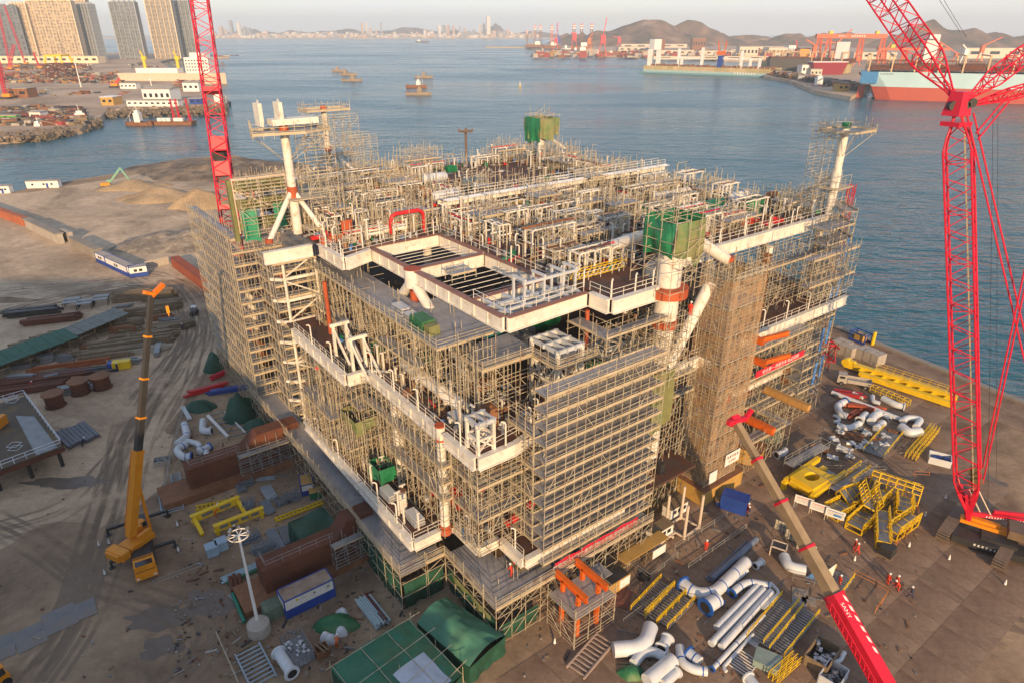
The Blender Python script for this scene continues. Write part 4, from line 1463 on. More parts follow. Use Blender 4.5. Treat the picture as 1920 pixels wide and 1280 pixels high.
def person(loc, rz, label, pose='stand', suit='red', helm=None, group=None):
	sm = {'red': COVER, 'navy': NAVY, 'orange': ORANGE}[suit]
	k = (pose, suit)
	if k not in PCACHE:
		body, hb = person_parts(pose, sm)
		PCACHE[k] = (body, {h.name: hb.mesh("helmet", h, True) for h in (HELM, YEL)})
	t = thing("person", label, "person", loc, rz, group)
	inst("body", PCACHE[k][0], t)
	inst("helmet", PCACHE[k][1][(helm or HELM).name], t)
	return t
# containers and cabins
def container(label, loc, rz, L, low, up, roofm, wid=2.44, h=2.6, ribs=True, band=.45, group=None, cat="container", name="container"):
	t = thing(name, label, cat, loc, rz, group)
	b = MB()
	b.box((0, 0, h / 2 + .1), (L - .1, wid - .1, h - .1))
	b.build("body", up, t)
	b = MB()
	for sx in (-1, 1):
		for sy in (-1, 1):
			b.box((sx * (L / 2 - .06), sy * (wid / 2 - .06), h / 2 + .1), (.14, .14, h + .06))
		b.box((0, sx * (wid / 2 - .06), .14), (L, .14, .2))
		b.box((0, sx * (wid / 2 - .06), h + .08), (L, .14, .12))
		b.box((sx * (L / 2 - .06), 0, h + .08), (.14, wid, .12))
	b.build("corner_frame", low, t)
	if band:
		hb = h * band
		b = MB()
		b.box((0, 0, .12 + hb / 2), (L - .08, wid - .08, hb))
		b.build("painted_band", low, t)
	if ribs:
		b = MB()
		n = int(L / .28)
		for i in range(n):
			x = -L / 2 + .2 + (L - .4) * i / (n - 1)
			for sy in (-1, 1):
				b.box((x, sy * (wid / 2 - .045), h * (.5 + band / 2) + .1), (.13, .06, h * (1 - band) - .1))
		b.build("upper_ribs", up, t)
		b = MB()
		for i in range(n):
			x = -L / 2 + .2 + (L - .4) * i / (n - 1)
			b.box((x, 0, h + .085), (.13, wid - .2, .05))
		b.build("roof_ribs", roofm, t)
		if band:
			b = MB()
			for i in range(n):
				x = -L / 2 + .2 + (L - .4) * i / (n - 1)
				for sy in (-1, 1):
					b.box((x, sy * (wid / 2 - .035), .12 + h * band / 2), (.13, .06, h * band - .08))
			b.build("lower_ribs", low, t)
	b = MB()
	b.box((0, 0, h + .06), (L - .16, wid - .16, .05))
	b.build("roof", roofm, t)
	return t
c1 = container("white and navy shipping container with rusty ribbed roof beside the lamp mast", (-24.5, 59.5, 0), A, 6.06, BLUE, WHITE, mat("rusty_roof", (.3, .19, .12), .8, 0, .3, 1, (.4, .36, .3), .7, .5, .1))
MB().box((-1.5, -1.215, 2.25), (.3, .02, .3)).build("yellow_sign", YEL, c1)
for x in (.6, 2.3):
	MB().box((x, -1.215, 2.1), (.3, .02, .25)).build("vent", STEEL, c1)
p = at(577, 918)
container("small white and blue box container with timber roof near a green bin", (p.x, p.y, 0), R(112), 3.0, BLUE, WHITE, PLY, 1.9, 1.9, ribs=False)
p = at(592, 930)
t = thing("crate", "green steel bin standing beside the small timber roofed container", "bin", (p.x, p.y, 0), R(112))
MB().box((0, 0, .6), (1.4, 1.6, 1.2)).build("body", GPAINT, t)
MB().box((0, 0, 1.22), (1.5, 1.7, .06)).build("lid", PLY, t)
RC = mat("rust_red_container", (.26, .075, .045), .7, 0, .2, .5, (.16, .05, .035), .6, .55, .1)
p0, p1 = at(322, 500), at(390, 552)
d = (p1 - p0)
d.z = 0
hd = math.atan2(d.y, d.x)
d.normalize()
nn = Vector((-d.y, d.x, 0))
for i, lb in enumerate(("rust red container nearest the gate wall in the row of three", "middle rust red container of the row of three beside the platform", "rust red container nearest the platform scaffold in the row of three")):
	c = p0 + d * (6.1 + i * 12.3) + nn * 1.3
	container(lb, (c.x, c.y, 0), hd, 12.1, RC, RC, RC, 2.44, 2.7, band=0, group="rust red containers beside the platform")
# wall running across the far yard
def wallseg(name, label, cat, pa, pb, h, m, th=.5, cap=None, panel=3.0):
	a, b_ = at(*pa), at(*pb)
	d = b_ - a
	L = d.length
	t = thing(name, label, cat, (a + b_) / 2, math.atan2(d.y, d.x))
	n = max(1, round(L / panel))
	for i in range(n):
		x = -L / 2 + L * (i + .5) / n
		MB().box((x, 0, h / 2 + rnd.uniform(-.04, .04)), (L / n - .04, th, h)).build("wall_panel", m, t)
	if cap:
		MB().box((0, .0, h + .2), (L, th + .9, .3)).build("coping", cap, t)
	return t
OW = mat("orange_wall", (.42, .13, .06), .8, 0, .2, .4)
wallseg("boundary_wall", "orange painted boundary wall at the far left edge of the yard", "wall", (-40, 390), (52, 424), 3.0, OW, 2.0)
wallseg("boundary_wall", "cream concrete boundary wall between orange wall and earth gap", "wall", (54, 427), (117, 458), 3.2, CONCL, 1.6, CONC)
wallseg("boundary_wall", "short cream boundary wall stub beside the earth gap", "wall", (120, 447), (137, 455), 3.4, CONCL, 1.2)
wallseg("boundary_wall", "grey concrete boundary wall running up to the white and blue cabins", "wall", (139, 462), (190, 487), 3.0, CONC, 1.6, CONC)
wallseg("boundary_wall", "pale gate panels between the blue and white cabins and the red containers", "wall", (274, 504), (318, 495), 2.2, CONCL, .15)
for pa, pb, lb in (((190, 490), (208, 498), "first white and blue site cabin joined to the grey wall"), ((209, 499), (250, 518), "long white and blue site cabin in the middle of the row"), ((251, 519), (272, 516), "end site cabin with windows and timber canopy")):
	a, b_ = at(*pa), at(*pb)
	d = b_ - a
	c = (a + b_) / 2
	hd2 = math.atan2(d.y, d.x)
	t = container(lb, (c.x, c.y, .01), hd2, max(4.6, d.length), BLUE, HELM, CONCL, 2.6, 2.9, ribs=False, band=.4, group="site cabins by the gate", cat="site cabin", name="site_cabin")
	for k in (-.5, .5):
		w_ = MB().box((k * 1.3, -1.31, 2.0), (.8, .04, .7)).build("window", GLASS, t)
# white cabins by the shore
for (x, y, L, lb) in ((84, 352, 13, "long white site cabin with three windows near the shore"), (4, 362, 8, "white site cabin cut by the left edge near the shore")):
	p = at(x, y)
	t = thing("site_cabin", lb, "site cabin", (p.x, p.y, 0), R(8))
	MB().box((0, 0, 1.5), (L, 3, 2.9)).build("body", HELM, t)
	MB().box((0, 0, 3.05), (L + .5, 3.5, .2)).build("roof", CONCL, t)
	for k in (-.3, .05, .3):
		f_ = MB().box((L * k, -1.52, 1.7), (1.1, .06, 1.0)).build("window", HELM, t)
		MB().box((L * k, -1.56, 1.7), (.9, .04, .8)).build("pane", GLASS, f_)
	MB().box((L * .15, -1.52, 1.1), (.9, .06, 2.0)).build("door", BLUE, t)
# skid girders under the platform's left side
for (s0, t0, z0, s1, ch0, ch1, zt, lb) in ((-21.3, 48.5, 1.3, -4.5, -13.2, -10.8, 6.6, "long rust brown box girder with sloping end block beneath the left walkway"),
										(-19, 22.4, .9, -4.5, -9.6, -8.0, 6.2, "rust brown box girder behind the white and navy container")):
	th = mthing("box_girder", lb, "steel girder", s0, t0, 0)
	b = MB()
	b.box2((s0, t0, z0), (s1, t0 + 2.8, z0 + 3.4))
	for i in range(7):
		b.box((s0 + 1 + i * 2, t0 - .04, z0 + 1.7), (.1, .1, 3.3))
	b.build("beam", RUST, th)
	b = MB()
	pr_ = [(ch0, z0 + 3.42), (s1, z0 + 3.42), (s1, zt), (ch1, zt)]
	vs = [(x, t0 + .2, z) for x, z in pr_] + [(x, t0 + 2.6, z) for x, z in pr_]
	b.add(vs, [(0, 1, 2, 3), (7, 6, 5, 4), (0, 4, 5, 1), (1, 5, 6, 2), (2, 6, 7, 3), (3, 7, 4, 0)])
	b.build("end_block", RUST, th)
	th2 = mthing("skid_beam", "low concrete skid beam under the " + ("long " if t0 > 40 else "short ") + "rust brown box girder", "skid beam", s0, t0, 0)
	b = MB()
	b.box2((s0 - 4 if t0 > 40 else s0 - 3, t0 - 1.4, 0), (s1, t0 + 3.6, z0 - .01))
	b.build("beam", RUSTL, th2)
	b = MB()
	rail(b, (s0 + .5, t0 + .3), (ch0 - .5, t0 + .3), z0 + 3.42, r=.03)
	rail(b, (s0 + .5, t0 + .3), (s0 + .5, t0 + 2.6), z0 + 3.42, r=.03)
	b.build("handrail", TUBEG, th)
	b = MB()
	sg = []
	lifts(sg, (ch0 - 1, t0 - 1.3), (s1 + 2, t0 - 1.3), Y, 1.1, z0 + .2, z0 + 3.2, lift=1.5, bay=1.5, brace=.3, foot=0)
	th3 = mthing("scaffold", "access scaffold along the side of the " + ("long box girder" if t0 > 40 else "box girder behind the container"), "scaffold", ch0, t0 - 1.3, 0)
	deck_part(th3, (ch0 - 1, t0 - 1.3), (s1, t0 - 1.3), Y, 1.1, z0 + 3.1)
	tubes_part(th3, sg, TUBEG)
# yellow truck crane
TC = thing("truck_crane", "yellow truck crane with raised telescopic boom parked on the left yard", "truck crane", (-48.5, 68.0, 0), R(-58))
b = MB()
b.box((-.8, 0, 1.15), (11.4, 2.5, .5))
b.box((-1.2, 0, 1.43), (10.4, 2.7, .12))
b.box((2.7, 0, 1.7), (2.0, 2.0, .5))
b.build("chassis", DARK, TC)
cb = MB().box((5.4, 0, 1.6), (1.7, 2.5, 1.9), taper=.93).build("cab", OYEL, TC)
w_ = MB()
w_.add([(6.22, -1.1, 1.75), (6.22, 1.1, 1.75), (6.17, 1.04, 2.4), (6.17, -1.04, 2.4)], [(0, 1, 2, 3)])
w_.box((5.6, 0, 2.58), (.9, 1.9, .06))
w_.build("windscreen", GLASS, cb)
MB().box((6.3, 0, .95), (.2, 2.5, .5)).build("bumper", OYEL, cb)
for sy in (-.95, .95):
	MB().box((6.42, sy, 1.0), (.06, .35, .2)).build("headlight", HELM, cb)
rk = MB()
for i in range(5):
	rk.box((4.0 + i * .28, 0, 2.4), (.06, 2.3, .06))
rk.box((4.5, -1.1, 2.4), (1.3, .06, .06))
rk.box((4.5, 1.1, 2.4), (1.3, .06, .06))
rk.build("roof_rack", OYEL, TC)
for x in (4.3, 2.6, -2.4, -3.8, -5.2):
	for sy in (-1.05, 1.05):
		w_ = MB().cyl((x, sy - .17, .55), (x, sy + .17, .55), .55, None, 14).build("wheel", BLACK, TC)
		MB().cyl((x, sy - .19, .55), (x, sy + .19, .55), .28, None, 10).build("rim", STEEL, w_)
for x in (1.2, -6.0):
	for sy in (-1, 1):
		b = MB()
		b.box((x, sy * 2.4, 1.0), (.35, 2.6, .35))
		b.cyl((x, sy * 3.7, .1), (x, sy * 3.7, 1.1), .14, None, 8)
		b.cyl((x, sy * 3.7, .02), (x, sy * 3.7, .12), .4, None, 10)
		b.build("outrigger", DARK, TC)
su = R(66 + 58)
cs, ss = math.cos(su), math.sin(su)
def SU(x, y, z):
	return (x * cs - y * ss - .3, x * ss + y * cs, z)
b = MB()
b.box(SU(-.4, 0, 2.0), (3.6, 2.3, .7), su)
b.box(SU(.2, .8, 2.7), (1.9, .5, 1.0), su)
b.box(SU(.2, -.8, 2.7), (1.9, .5, 1.0), su)
b.build("turntable", OYEL, TC)
b = MB()
b.box(SU(-3.1, 0, 2.1), (1.2, 2.9, 1.1), su)
b.box(SU(-3.8, 0, 2.1), (.5, 2.3, .9), su)
b.build("counterweight", OYEL, TC)
cb2 = MB().box(SU(1.1, 1.45, 2.5), (1.7, .9, 1.5), su).build("operator_cab", OYEL, TC)
MB().box(SU(1.3, 1.45, 2.75), (1.36, .94, .7), su).build("cab_glass", GLASS, cb2)
P0, P1 = np.array(SU(-1.0, 0, 3.2)), np.array(SU(9.9, 0, 32.6))
bd = P1 - P0
for i, (f0, f1, w, h, m) in enumerate(((0, .36, .85, 1.05, OYEL), (.34, .5, .66, .8, DARK), (.49, .66, .58, .72, mat("boom_grey", (.05, .046, .042), .5)), (.65, .83, .52, .64, MATS["boom_grey"]), (.82, 1.0, .46, .58, MATS["boom_grey"]))):
	q = MB()
	q.beam(P0 + bd * f0, P0 + bd * f1, w, h)
	o = q.build("boom_section", m, TC)
	MB().beam(P0 + bd * (f1 - .004), P0 + bd * (f1 + .004), w + .16, h + .16).build("collar", OYEL, o)
a_, b_2 = basis(bd)
q = MB()
fj = [P0 + bd * (.03 + .33 * i / 10) for i in range(11)]
sg = []
for i in range(10):
	for dx in (-.3, .3):
		sg.append((*(fj[i] + a_ * .85 + b_2 * dx), *(fj[i + 1] + a_ * .85 + b_2 * dx)))
		sg.append((*(fj[i] + a_ * .85 + b_2 * dx), *(fj[i + 1] + a_ * .85 - b_2 * dx)))
q.tubes(sg, .06)
q.build("folded_jib", OYEL, TC)
MB().cyl(SU(1.7, 0, 2.2), P0 + bd * .26, .2, None, 10).build("lift_cylinder", OYEL, TC)
q = MB()
q.beam(P1 - bd * .01, P1 + np.array(SU(1.9, 0, .6)) - np.array(SU(0, 0, 0)), .5, .5)
q.beam(P1, P1 + np.array(SU(-.9, 0, .5)) - np.array(SU(0, 0, 0)), .5, .4)
q.build("boom_head", mat("flame_orange", (.85, .2, .01), .4), TC)
tip = P1 + np.array(SU(1.7, 0, .3)) - np.array(SU(0, 0, 0))
q = MB()
q.tubes([(*tip, *(tip - np.array((0, 0, 2.6))))], .03)
q.build("hoist_rope", DARK, TC)
q = MB()
q.box(tuple(tip - np.array((0, 0, 3.0))), (.45, .35, .9))
q.pipe([tuple(tip - np.array((0, 0, 3.4))), tuple(tip - np.array((-.1, 0, 3.8))), tuple(tip - np.array((.15, 0, 4.0))), tuple(tip - np.array((.3, 0, 3.75)))], .07, 6)
q.build("hook_block", OYEL, TC)
# floodlight mast
t = thing("lamp_mast", "tall white floodlight mast on a concrete drum foot", "lamp mast", at(487, 1183), 0)
MB().cyl((0, 0, 0), (0, 0, 1.3), 1.3, 1.24, 22).cyl((0, 0, 1.3), (0, 0, 1.9), 1.24, .45, 22).build("foot", CONCL, t, smooth=True)
MB().cyl((0, 0, 1.9), (0, 0, 14), .2, .12, 12).build("pole", HELM, t, smooth=True)
b = MB()
ring = arc((0, 0, 14), 1.05, 0, 2 * math.pi, 20)
b.pipe(ring, .06, 6)
for i in range(8):
	b.cyl((0, 0, 14), tuple(ring[int(i * 2.5)]), .05, None, 6)
b.build("lamp_ring", HELM, t)
for i in range(6):
	x, y, z = ring[i * 3]
	MB().box((x, y, 14.22), (.36, .26, .24), i).build("floodlight", STEEL, t)
# loose goods of the left yard
GTUBE = mat("zinc_tubes", (.26, .3, .34), .45, .4, .25, 3)
def stillage(px, rz, w, d, h, label, fill='tubes', m=GTUBE, group="wire stillages on the left yard"):
	p = at(*px)
	t = thing("stillage", label, "stillage", (p.x, p.y, 0), rz, group)
	sg = []
	n, k = max(3, int(w / .45)), max(3, int(d / .45))
	for i in range(n + 1):
		for sy in (-1, 1):
			x = -w / 2 + w * i / n
			sg.append((x, sy * d / 2, .12, x, sy * d / 2, h))
	for i in range(k + 1):
		for sx in (-1, 1):
			y = -d / 2 + d * i / k
			sg.append((sx * w / 2, y, .12, sx * w / 2, y, h))
	for z in (.15, h * .4, h * .7, h):
		for sy in (-1, 1):
			sg.append((-w / 2, sy * d / 2, z, w / 2, sy * d / 2, z))
			sg.append((sy * w / 2, -d / 2, z, sy * w / 2, d / 2, z))
	MB().tubes(sg, .035).build("cage", m, t)
	MB().box((0, 0, .14), (w, d, .08)).build("base", m, t)
	b = MB()
	r = random.Random(int(px[0] * 7 + px[1]))
	for i in range(26):
		x, y, z = r.uniform(-.38, .38) * w, r.uniform(-.38, .38) * d, r.uniform(.25, h * .75)
		if fill == 'tubes':
			b.box((x, y, z), (r.uniform(.3, .7) * w, .08, .08), r.uniform(-.4, .4))
		else:
			b.box((x, y, z), (r.uniform(.2, .5), r.uniform(.1, .4), .1), r.uniform(0, 3))
	o = b.build("contents", mat("scrap_foil", (.5, .52, .54), .35, .5, .4, 3) if fill != 'tubes' else GTUBE, t)
	o['kind'] = 'stuff'
	return t
stillage((463, 908), R(35), 1.8, 1.4, 1.1, "wire stillage of fittings close to the orange skid beam")
stillage((467, 950), R(112), 2.2, 1.6, 1.2, "wire stillage on a green base beside the yellow lifting frame")
stillage((530, 942), R(35), 1.9, 1.5, 1.2, "wire stillage beside the bright tube bundle, nearer of the pair")
stillage((550, 935), R(35), 1.9, 1.5, 1.2, "wire stillage beside the bright tube bundle, farther of the pair")
stillage((470, 1012), R(38), 2.4, 1.4, 1.2, "wire stillage just right of the lamp mast ring")
stillage((495, 1030), R(38), 2.6, 1.5, 1.3, "wire stillage above the green and grey pipe pile")
stillage((560, 1222), R(128), 4.0, 2.3, 1.3, "large grey wire skip full of silver scrap by the flanged pipe", 'scrap', STEEL)
def bundle(px, rz, L, n, layers, r, m, label, group=None, cat="tube bundle", jitter=.25, square=False, name="tube_bundle", partn="tube"):
	p = at(*px)
	t = thing(name, label, cat, (p.x, p.y, 0), rz, group)
	rr = random.Random(int(px[0] * 3 + px[1]))
	me = (MB().box((0, 0, 0), (L, 1.8 * r, 1.8 * r)) if square else MB().cyl((-L / 2, 0, 0), (L / 2, 0, 0), r, None, 8)).mesh(partn, m, not square)
	for k in range(layers):
		for i in range(n - (k % 2)):
			inst(partn, me, t, (rr.uniform(-jitter, jitter), (i - (n - 1 - k % 2) / 2) * r * 2.05, r + .12 + k * r * 1.8), (0, 0, rr.uniform(-.02, .02)))
	for x in (-L * .35, L * .35):
		MB().box((x, 0, .06), (.15, n * r * 2.1, .12)).build("bearer", WOOD, t)
	return t
bundle((505, 925), R(125), 3.6, 9, 2, .09, mat("bright_zinc", (.45, .5, .55), .4, .4, .15, 3), "bright silver tube bundle beside two wire stillages")
bundle((502, 952), R(125), 3.4, 10, 2, .07, GTUBE, "dull grey tube bundle left of the bright silver one")
bundle((517, 1012), R(125), 4.6, 10, 2, .07, GTUBE, "long grey tube bundle above the box girder")
bundle((540, 1003), R(120), 3.8, 12, 2, .07, STEEL, "wide grey ladder beam bundle left of the brown girder end")
bundle((452, 915), R(125), 2.4, 7, 2, .09, GTUBE, "short tube bundle leaning at the foot of the skid beam")
bundle((480, 1062), R(38), 8.4, 4, 1, .13, mat("pale_blue_pipe", (.3, .42, .48), .5), "long pale pipes lying along the box girder")
bundle((486, 1069), R(38), 8.0, 1, 1, .15, GPAINT, "single long green pipe lying beside the pale pipes")
bundle((448, 1142), R(125), 5.2, 1, 1, .22, mat("teal_pipe", (.02, .2, .13), .5), "thick teal pipe lying left of the lamp mast foot")
bundle((443, 1095), R(120), 2.6, 3, 1, .25, RUST, "short rusty pipe lengths below the green pipe")
bundle((498, 898), R(10), 2.8, 8, 1, .06, GTUBE, "loose silver boards strewn by the orange skid beam")
bundle((700, 1150), R(130), 5.0, 7, 3, .13, mat("pale_teal_pipe", (.4, .5, .52), .45), "pale grey pipe stack on bearers beside the green tent")
bundle((706, 1147), R(130), 4.9, 2, 4, .13, mat("maroon_pipe", (.12, .025, .02), .6), "maroon pipes laid within the pale grey pipe stack")
bundle((145, 818), R(-40), 6.5, 8, 1, .3, mat("blue_grey_beam", (.12, .125, .15), .5), "row of eight dark grey beams beside the railed platform", square=True, partn="beam", name="beam_stack", cat="beam stack")
for px, lb in (((399, 1038), "pale blue square tank nearer the truck crane"), ((417, 1028), "pale blue square tank beside the lamp mast ring")):
	p = at(*px)
	t = thing("tank", lb, "tank", (p.x, p.y, 0), R(35), "pale blue tanks")
	MB().box((0, 0, .75), (1.4, 1.4, 1.3)).build("body", mat("pale_blue", (.3, .42, .52), .5), t)
	MB().box((0, 0, 1.42), (1.5, 1.5, .08)).build("lid", MATS["pale_blue"], t)
	MB().box((0, 0, .06), (1.4, 1.4, .12)).build("pallet", WOOD, t)
# yellow lifting frames
def uframe(px0, px1, leg, label, windows):
	a, b_ = at(*px0), at(*px1)
	d = b_ - a
	t = thing("lifting_spreader", label, "lifting frame", (a.x, a.y, 0), math.atan2(d.y, d.x))
	L = d.length
	b = MB()
	b.box((L / 2, 0, 1.2), (L, .5, .9))
	b.box((L / 2, 0, 1.68), (L + .3, .7, .08))
	b.box((L / 2, 0, .74), (L + .3, .7, .08))
	b.build("crossbeam", YEL, t)
	for x in (.25, L - .25):
		q = MB()
		q.beam((x, -.1, 1.3), (x, -leg, .25), .5, .5)
		q.box((x, 0, .6), (.45, .45, 1.2))
		q.build("leg", YEL, t)
	for i in range(windows):
		MB().box((L * (i + .8) / (windows + .6), -.27, 1.2), (L / (windows + 2.2), .04, .5)).build("recess", STEEL, t)
	return t
uframe((363, 985), (450, 948), 3.0, "yellow U shaped lifting frame with two workers inside", 2)
uframe((406, 1003), (495, 968), -1.2, "yellow lifting frame with grey recess panels, nearer the lamp ring", 4)
for px, rz, L, w, m, lb in (((322, 945), R(120), 5.0, 2.8, mat("pale_steel_frame", (.3, .37, .42), .5), "pale grey ladder frame lying left of the skid beam"), ((480, 1250), R(128), 5.4, 2.6, MATS["pale_steel_frame"], "pale grey ladder frame lying at the bottom edge"),
							((330, 897), R(120), 2.4, 1.2, MATS["pale_steel_frame"], "small white grating frame behind the ladder frame"), ((562, 960), R(35), 7, .7, YEL, "yellow ladder lying beyond the tube bundles"), ((403, 948), R(20), 5, .9, YEL, "yellow mesh rail leaning behind the U shaped frame"),
							((1108, 1230), R(50), 6.0, 2.2, mat("pale_rust_frame", (.42, .33, .28), .6), "pale stepped frame lying in front of the big pipe bend")):
	p = at(*px)
	t = thing("ladder_section", lb, "ladder frame", (p.x, p.y, 0), rz)
	for sy in (-1, 1):
		MB().box((0, sy * w / 2, .3), (L, .16, .25)).build("side_rail", m, t)
	n = max(4, int(L / .55))
	me = MB().box((0, 0, 0), (.14, w, .1)).mesh("rung", m)
	for i in range(n):
		inst("rung", me, t, (-L / 2 + L * (i + .5) / n, 0, .32))
# white pipe bends on the left
def spool(name, label, pts, r, flanges=(), bands=(), m=PIPEW, cat="pipe spool", group=None, fm=None, nseg=6, cap=PIPEB):
	"""a lying pipe through plan points (rounded at corners) with flanges"""
	P_ = [Vector(p) for p in pts]
	path = [P_[0]]
	for i in range(1, len(P_) - 1):
		a, c = (P_[i - 1] - P_[i]), (P_[i + 1] - P_[i])
		k = min(a.length, c.length) * .49
		k = min(k, r * 3.2)
		s_, e_ = P_[i] + a.normalized() * k, P_[i] + c.normalized() * k
		for j in range(nseg + 1):
			u = j / nseg
			path.append(s_ * (1 - u) ** 2 + P_[i] * 2 * u * (1 - u) + e_ * u * u)
	path.append(P_[-1])
	base = Vector((P_[0].x, P_[0].y, 0))
	t = wthing(name, label, cat, base, group)
	b = MB()
	b.pipe([tuple(q) for q in path], r, 14)
	b.build("pipe", m, t, smooth=True)
	for fe in flanges:
		if fe == 0:
			c, d = path[0], (path[1] - path[0]).normalized()
		else:
			c, d = path[-1], (path[-2] - path[-1]).normalized()
		MB().cyl(tuple(c - d * .04), tuple(c + d * .14), r * 1.35, None, 18).build("flange", fm or cap, t)
		MB().cyl(tuple(c - d * .05), tuple(c - d * .045), r * .85, None, 14).build("bore", BLACK, t)
	L = sum((path[i + 1] - path[i]).length for i in range(len(path) - 1))
	for f in bands:
		g_, i = f * L, 0
		while i < len(path) - 2 and g_ > (path[i + 1] - path[i]).length:
			g_ -= (path[i + 1] - path[i]).length
			i += 1
		d = (path[i + 1] - path[i]).normalized()
		c = path[i] + d * g_
		MB().cyl(tuple(c - d * .07), tuple(c + d * .07), r * 1.03, None, 14).build("band", PIPEB, t)
	return t
def pz(px, r):
	return tuple(at(px[0], px[1], r + .15))
def lspool(label, pxs_, r, **k):
	return spool("pipe_spool", label, [pz(q, r) for q in pxs_], r, **k)
lspool("white pipe bend with blue bands, farthest left of the left yard bends", [(346, 795), (352, 818), (332, 832)], .62, bands=(.15, .6))
lspool("white pipe S bend lying below the farthest bend", [(349, 832), (330, 843), (343, 857), (360, 855)], .6, bands=(.12, .85), flanges=(1,))
lspool("white pipe bend in the middle of the left yard group", [(349, 826), (375, 832), (374, 845)], .48, bands=(.85,))
lspool("short white pipe with blue flange near the rust girder", [(373, 847), (394, 836)], .55, flanges=(1,), bands=(.3,))
lspool("small white pipe elbow touching the rust girder", [(388, 846), (386, 853), (400, 855)], .45)
lspool("lone white pipe elbow standing apart beside the grated frame", [(381, 788), (380, 808), (397, 807)], .6, flanges=(1,), fm=PIPEW)
lspool("thin white twin pipe lying at the far end of the bends", [(341, 763), (354, 785)], .2)
lspool("thin white pipe lying beside the twin pipe", [(345, 762), (358, 784)], .2)
spool("flanged_pipe", "short fat pale grey pipe with bolted flanges at both ends", [pz((522, 1222), .8), pz((548, 1262), .8)], .62, (0, 1), (), PIPEW, "pipe", None, PIPEW)
t = wthing("gangway", "white barred gangway frame lying beside the lone elbow", "gangway", at(410, 800))
a, c = at(390, 782), at(428, 822)
b = MB()
b.beam((*a.xy, .35), (*c.xy, .35), .5, .4)
b.beam((*(a.xy + Vector((2.6, 1.2))), .35), (*(c.xy + Vector((2.6, 1.2))), .35), .2, .4)
b.build("rails", HELM, t)
b = MB()
for i in range(6):
	q = a.lerp(c, i / 5)
	b.beam((*q.xy, .4), (*(q.xy + Vector((2.6, 1.2))), .4), .15, .15)
b.build("crossbars", STEEL, t)
# tarpaulin heaps
def heap(label, px, rx, ry, h, m=GREEND, rz=0.0, seed=1, name="tarpaulin_heap", z=0.0, cat="tarpaulin"):
	p = at(*px)
	o = mound(name, (0, 0, 0), rx, ry, h, m, 0, seed, 28, 9, .3, 1.2, 2.2)
	o.location = (p.x, p.y, z)
	o.rotation_euler = (0, 0, rz)
	return tag(o, label, cat)
heap("conical dark green tarpaulin heap by the platform's left corner", (402, 692), 2.2, 1.9, 3.2, seed=2)
heap("low green tarpaulin over boxes beside the blue and red steel", (376, 764), 3.0, 2.0, 1.6, seed=3)
heap("tall green tarpaulin heap against the platform's left foot", (455, 780), 3.2, 2.6, 4.2, seed=4, rz=.6)
heap("flat green tarpaulin heap beside the rust girder's high end", (487, 805), 3.0, 2.0, 2.0, seed=5)
heap("crumpled green tarpaulin with white sacks below the container", (632, 1172), 2.6, 1.6, 1.3, GREEN, seed=6)
heap("small green cover at the bottom edge among the pipe bends", (1183, 1262), 1.5, 1.1, .8, GREEN, seed=8)
for px, lb in (((612, 1196), "white bulk sack nearest the wooden box"), ((640, 1186), "white bulk sack with open top beside the green tarpaulin"), ((622, 1200), "low white sack in front of the other two"), ((641, 1150), "white bulk sack standing above the green tarpaulin")):
	heap(lb, px, .75, .7, 1.0, mat("white_sack", (.65, .66, .68), .8, 0, .1, 2), seed=int(px[0]), name="bulk_sack", cat="sack")
p = at(605, 1226)
t = thing("wooden_crate", "orange brown timber crate holding two planks by the silver skip", "crate", (p.x, p.y, 0), R(35))
b = MB()
for x, y, w, d in ((0, -.6, 1.4, .08), (0, .6, 1.4, .08), (-.66, 0, .08, 1.12), (.66, 0, .08, 1.12)):
	b.box((x, y, .6), (w, d, 1.0))
b.box((0, 0, .12), (1.4, 1.2, .1))
b.build("box", RUSTL, t)
for x in (-.2, .25):
	MB().box((x, 0, 1.15), (.15, 1.7, .08), .3).build("plank", WOOD, t)
t = thing("tarp_box", "small box under a grey green sheet next to the lamp mast foot", "covered box", at(512, 1150), R(35))
b = MB()
b.box((0, 0, .8), (2.2, 2.0, 1.6), taper=.9)
b.build("sheet", mat("grey_green_sheet", (.13, .17, .12), .7, 0, .3, 1, bump=.5, bscale=2), t)
# steel road plates
for i, (q, w, d, rz) in enumerate((((-2, 1216), 3.0, 3.9, R(36)), ((57, 1194), 2.8, 3.7, R(43)), ((113, 1160), 3.3, 3.9, R(40)), ((160, 1142), 2.2, 3.0, R(37)))):
	p = at(*q)
	o = MB().box((0, 0, .03), (w, d, .05)).build("road_plate", mat("worn_plate", (.19, .2, .21), .7, 0, .25, .5, (.24, .19, .15), .8, .5, .12), None)
	o.location = (p.x, p.y, .002 + i * .013)
	o.rotation_euler = (0, 0, rz)
	tag(o, ("steel road plate cut by the left edge of the picture", "second steel road plate from the left edge", "large steel road plate, third from the left edge", "smallest steel road plate, at the right end of the row")[i], "road plate", "steel road plates on the dirt")
# vehicle in the bottom left corner
t = thing("loader", "orange site vehicle poking into the bottom left corner", "site vehicle", at(-14, 1290), R(60))
MB().box((0, 0, 1.0), (3.0, 2.0, .9)).build("body", OYEL, t)
MB().box((.5, 0, 1.9), (1.6, 1.8, 1.0), taper=.9).build("cab", DARK, t)
MB().box((.5, 0, 2.45), (1.7, 1.9, .1)).build("roof", OYEL, t)
for x in (-1, 1):
	for y in (-1, 1):
		MB().cyl((x, y * .95, .5), (x, y * 1.2, .5), .5, None, 14).build("wheel", BLACK, t)
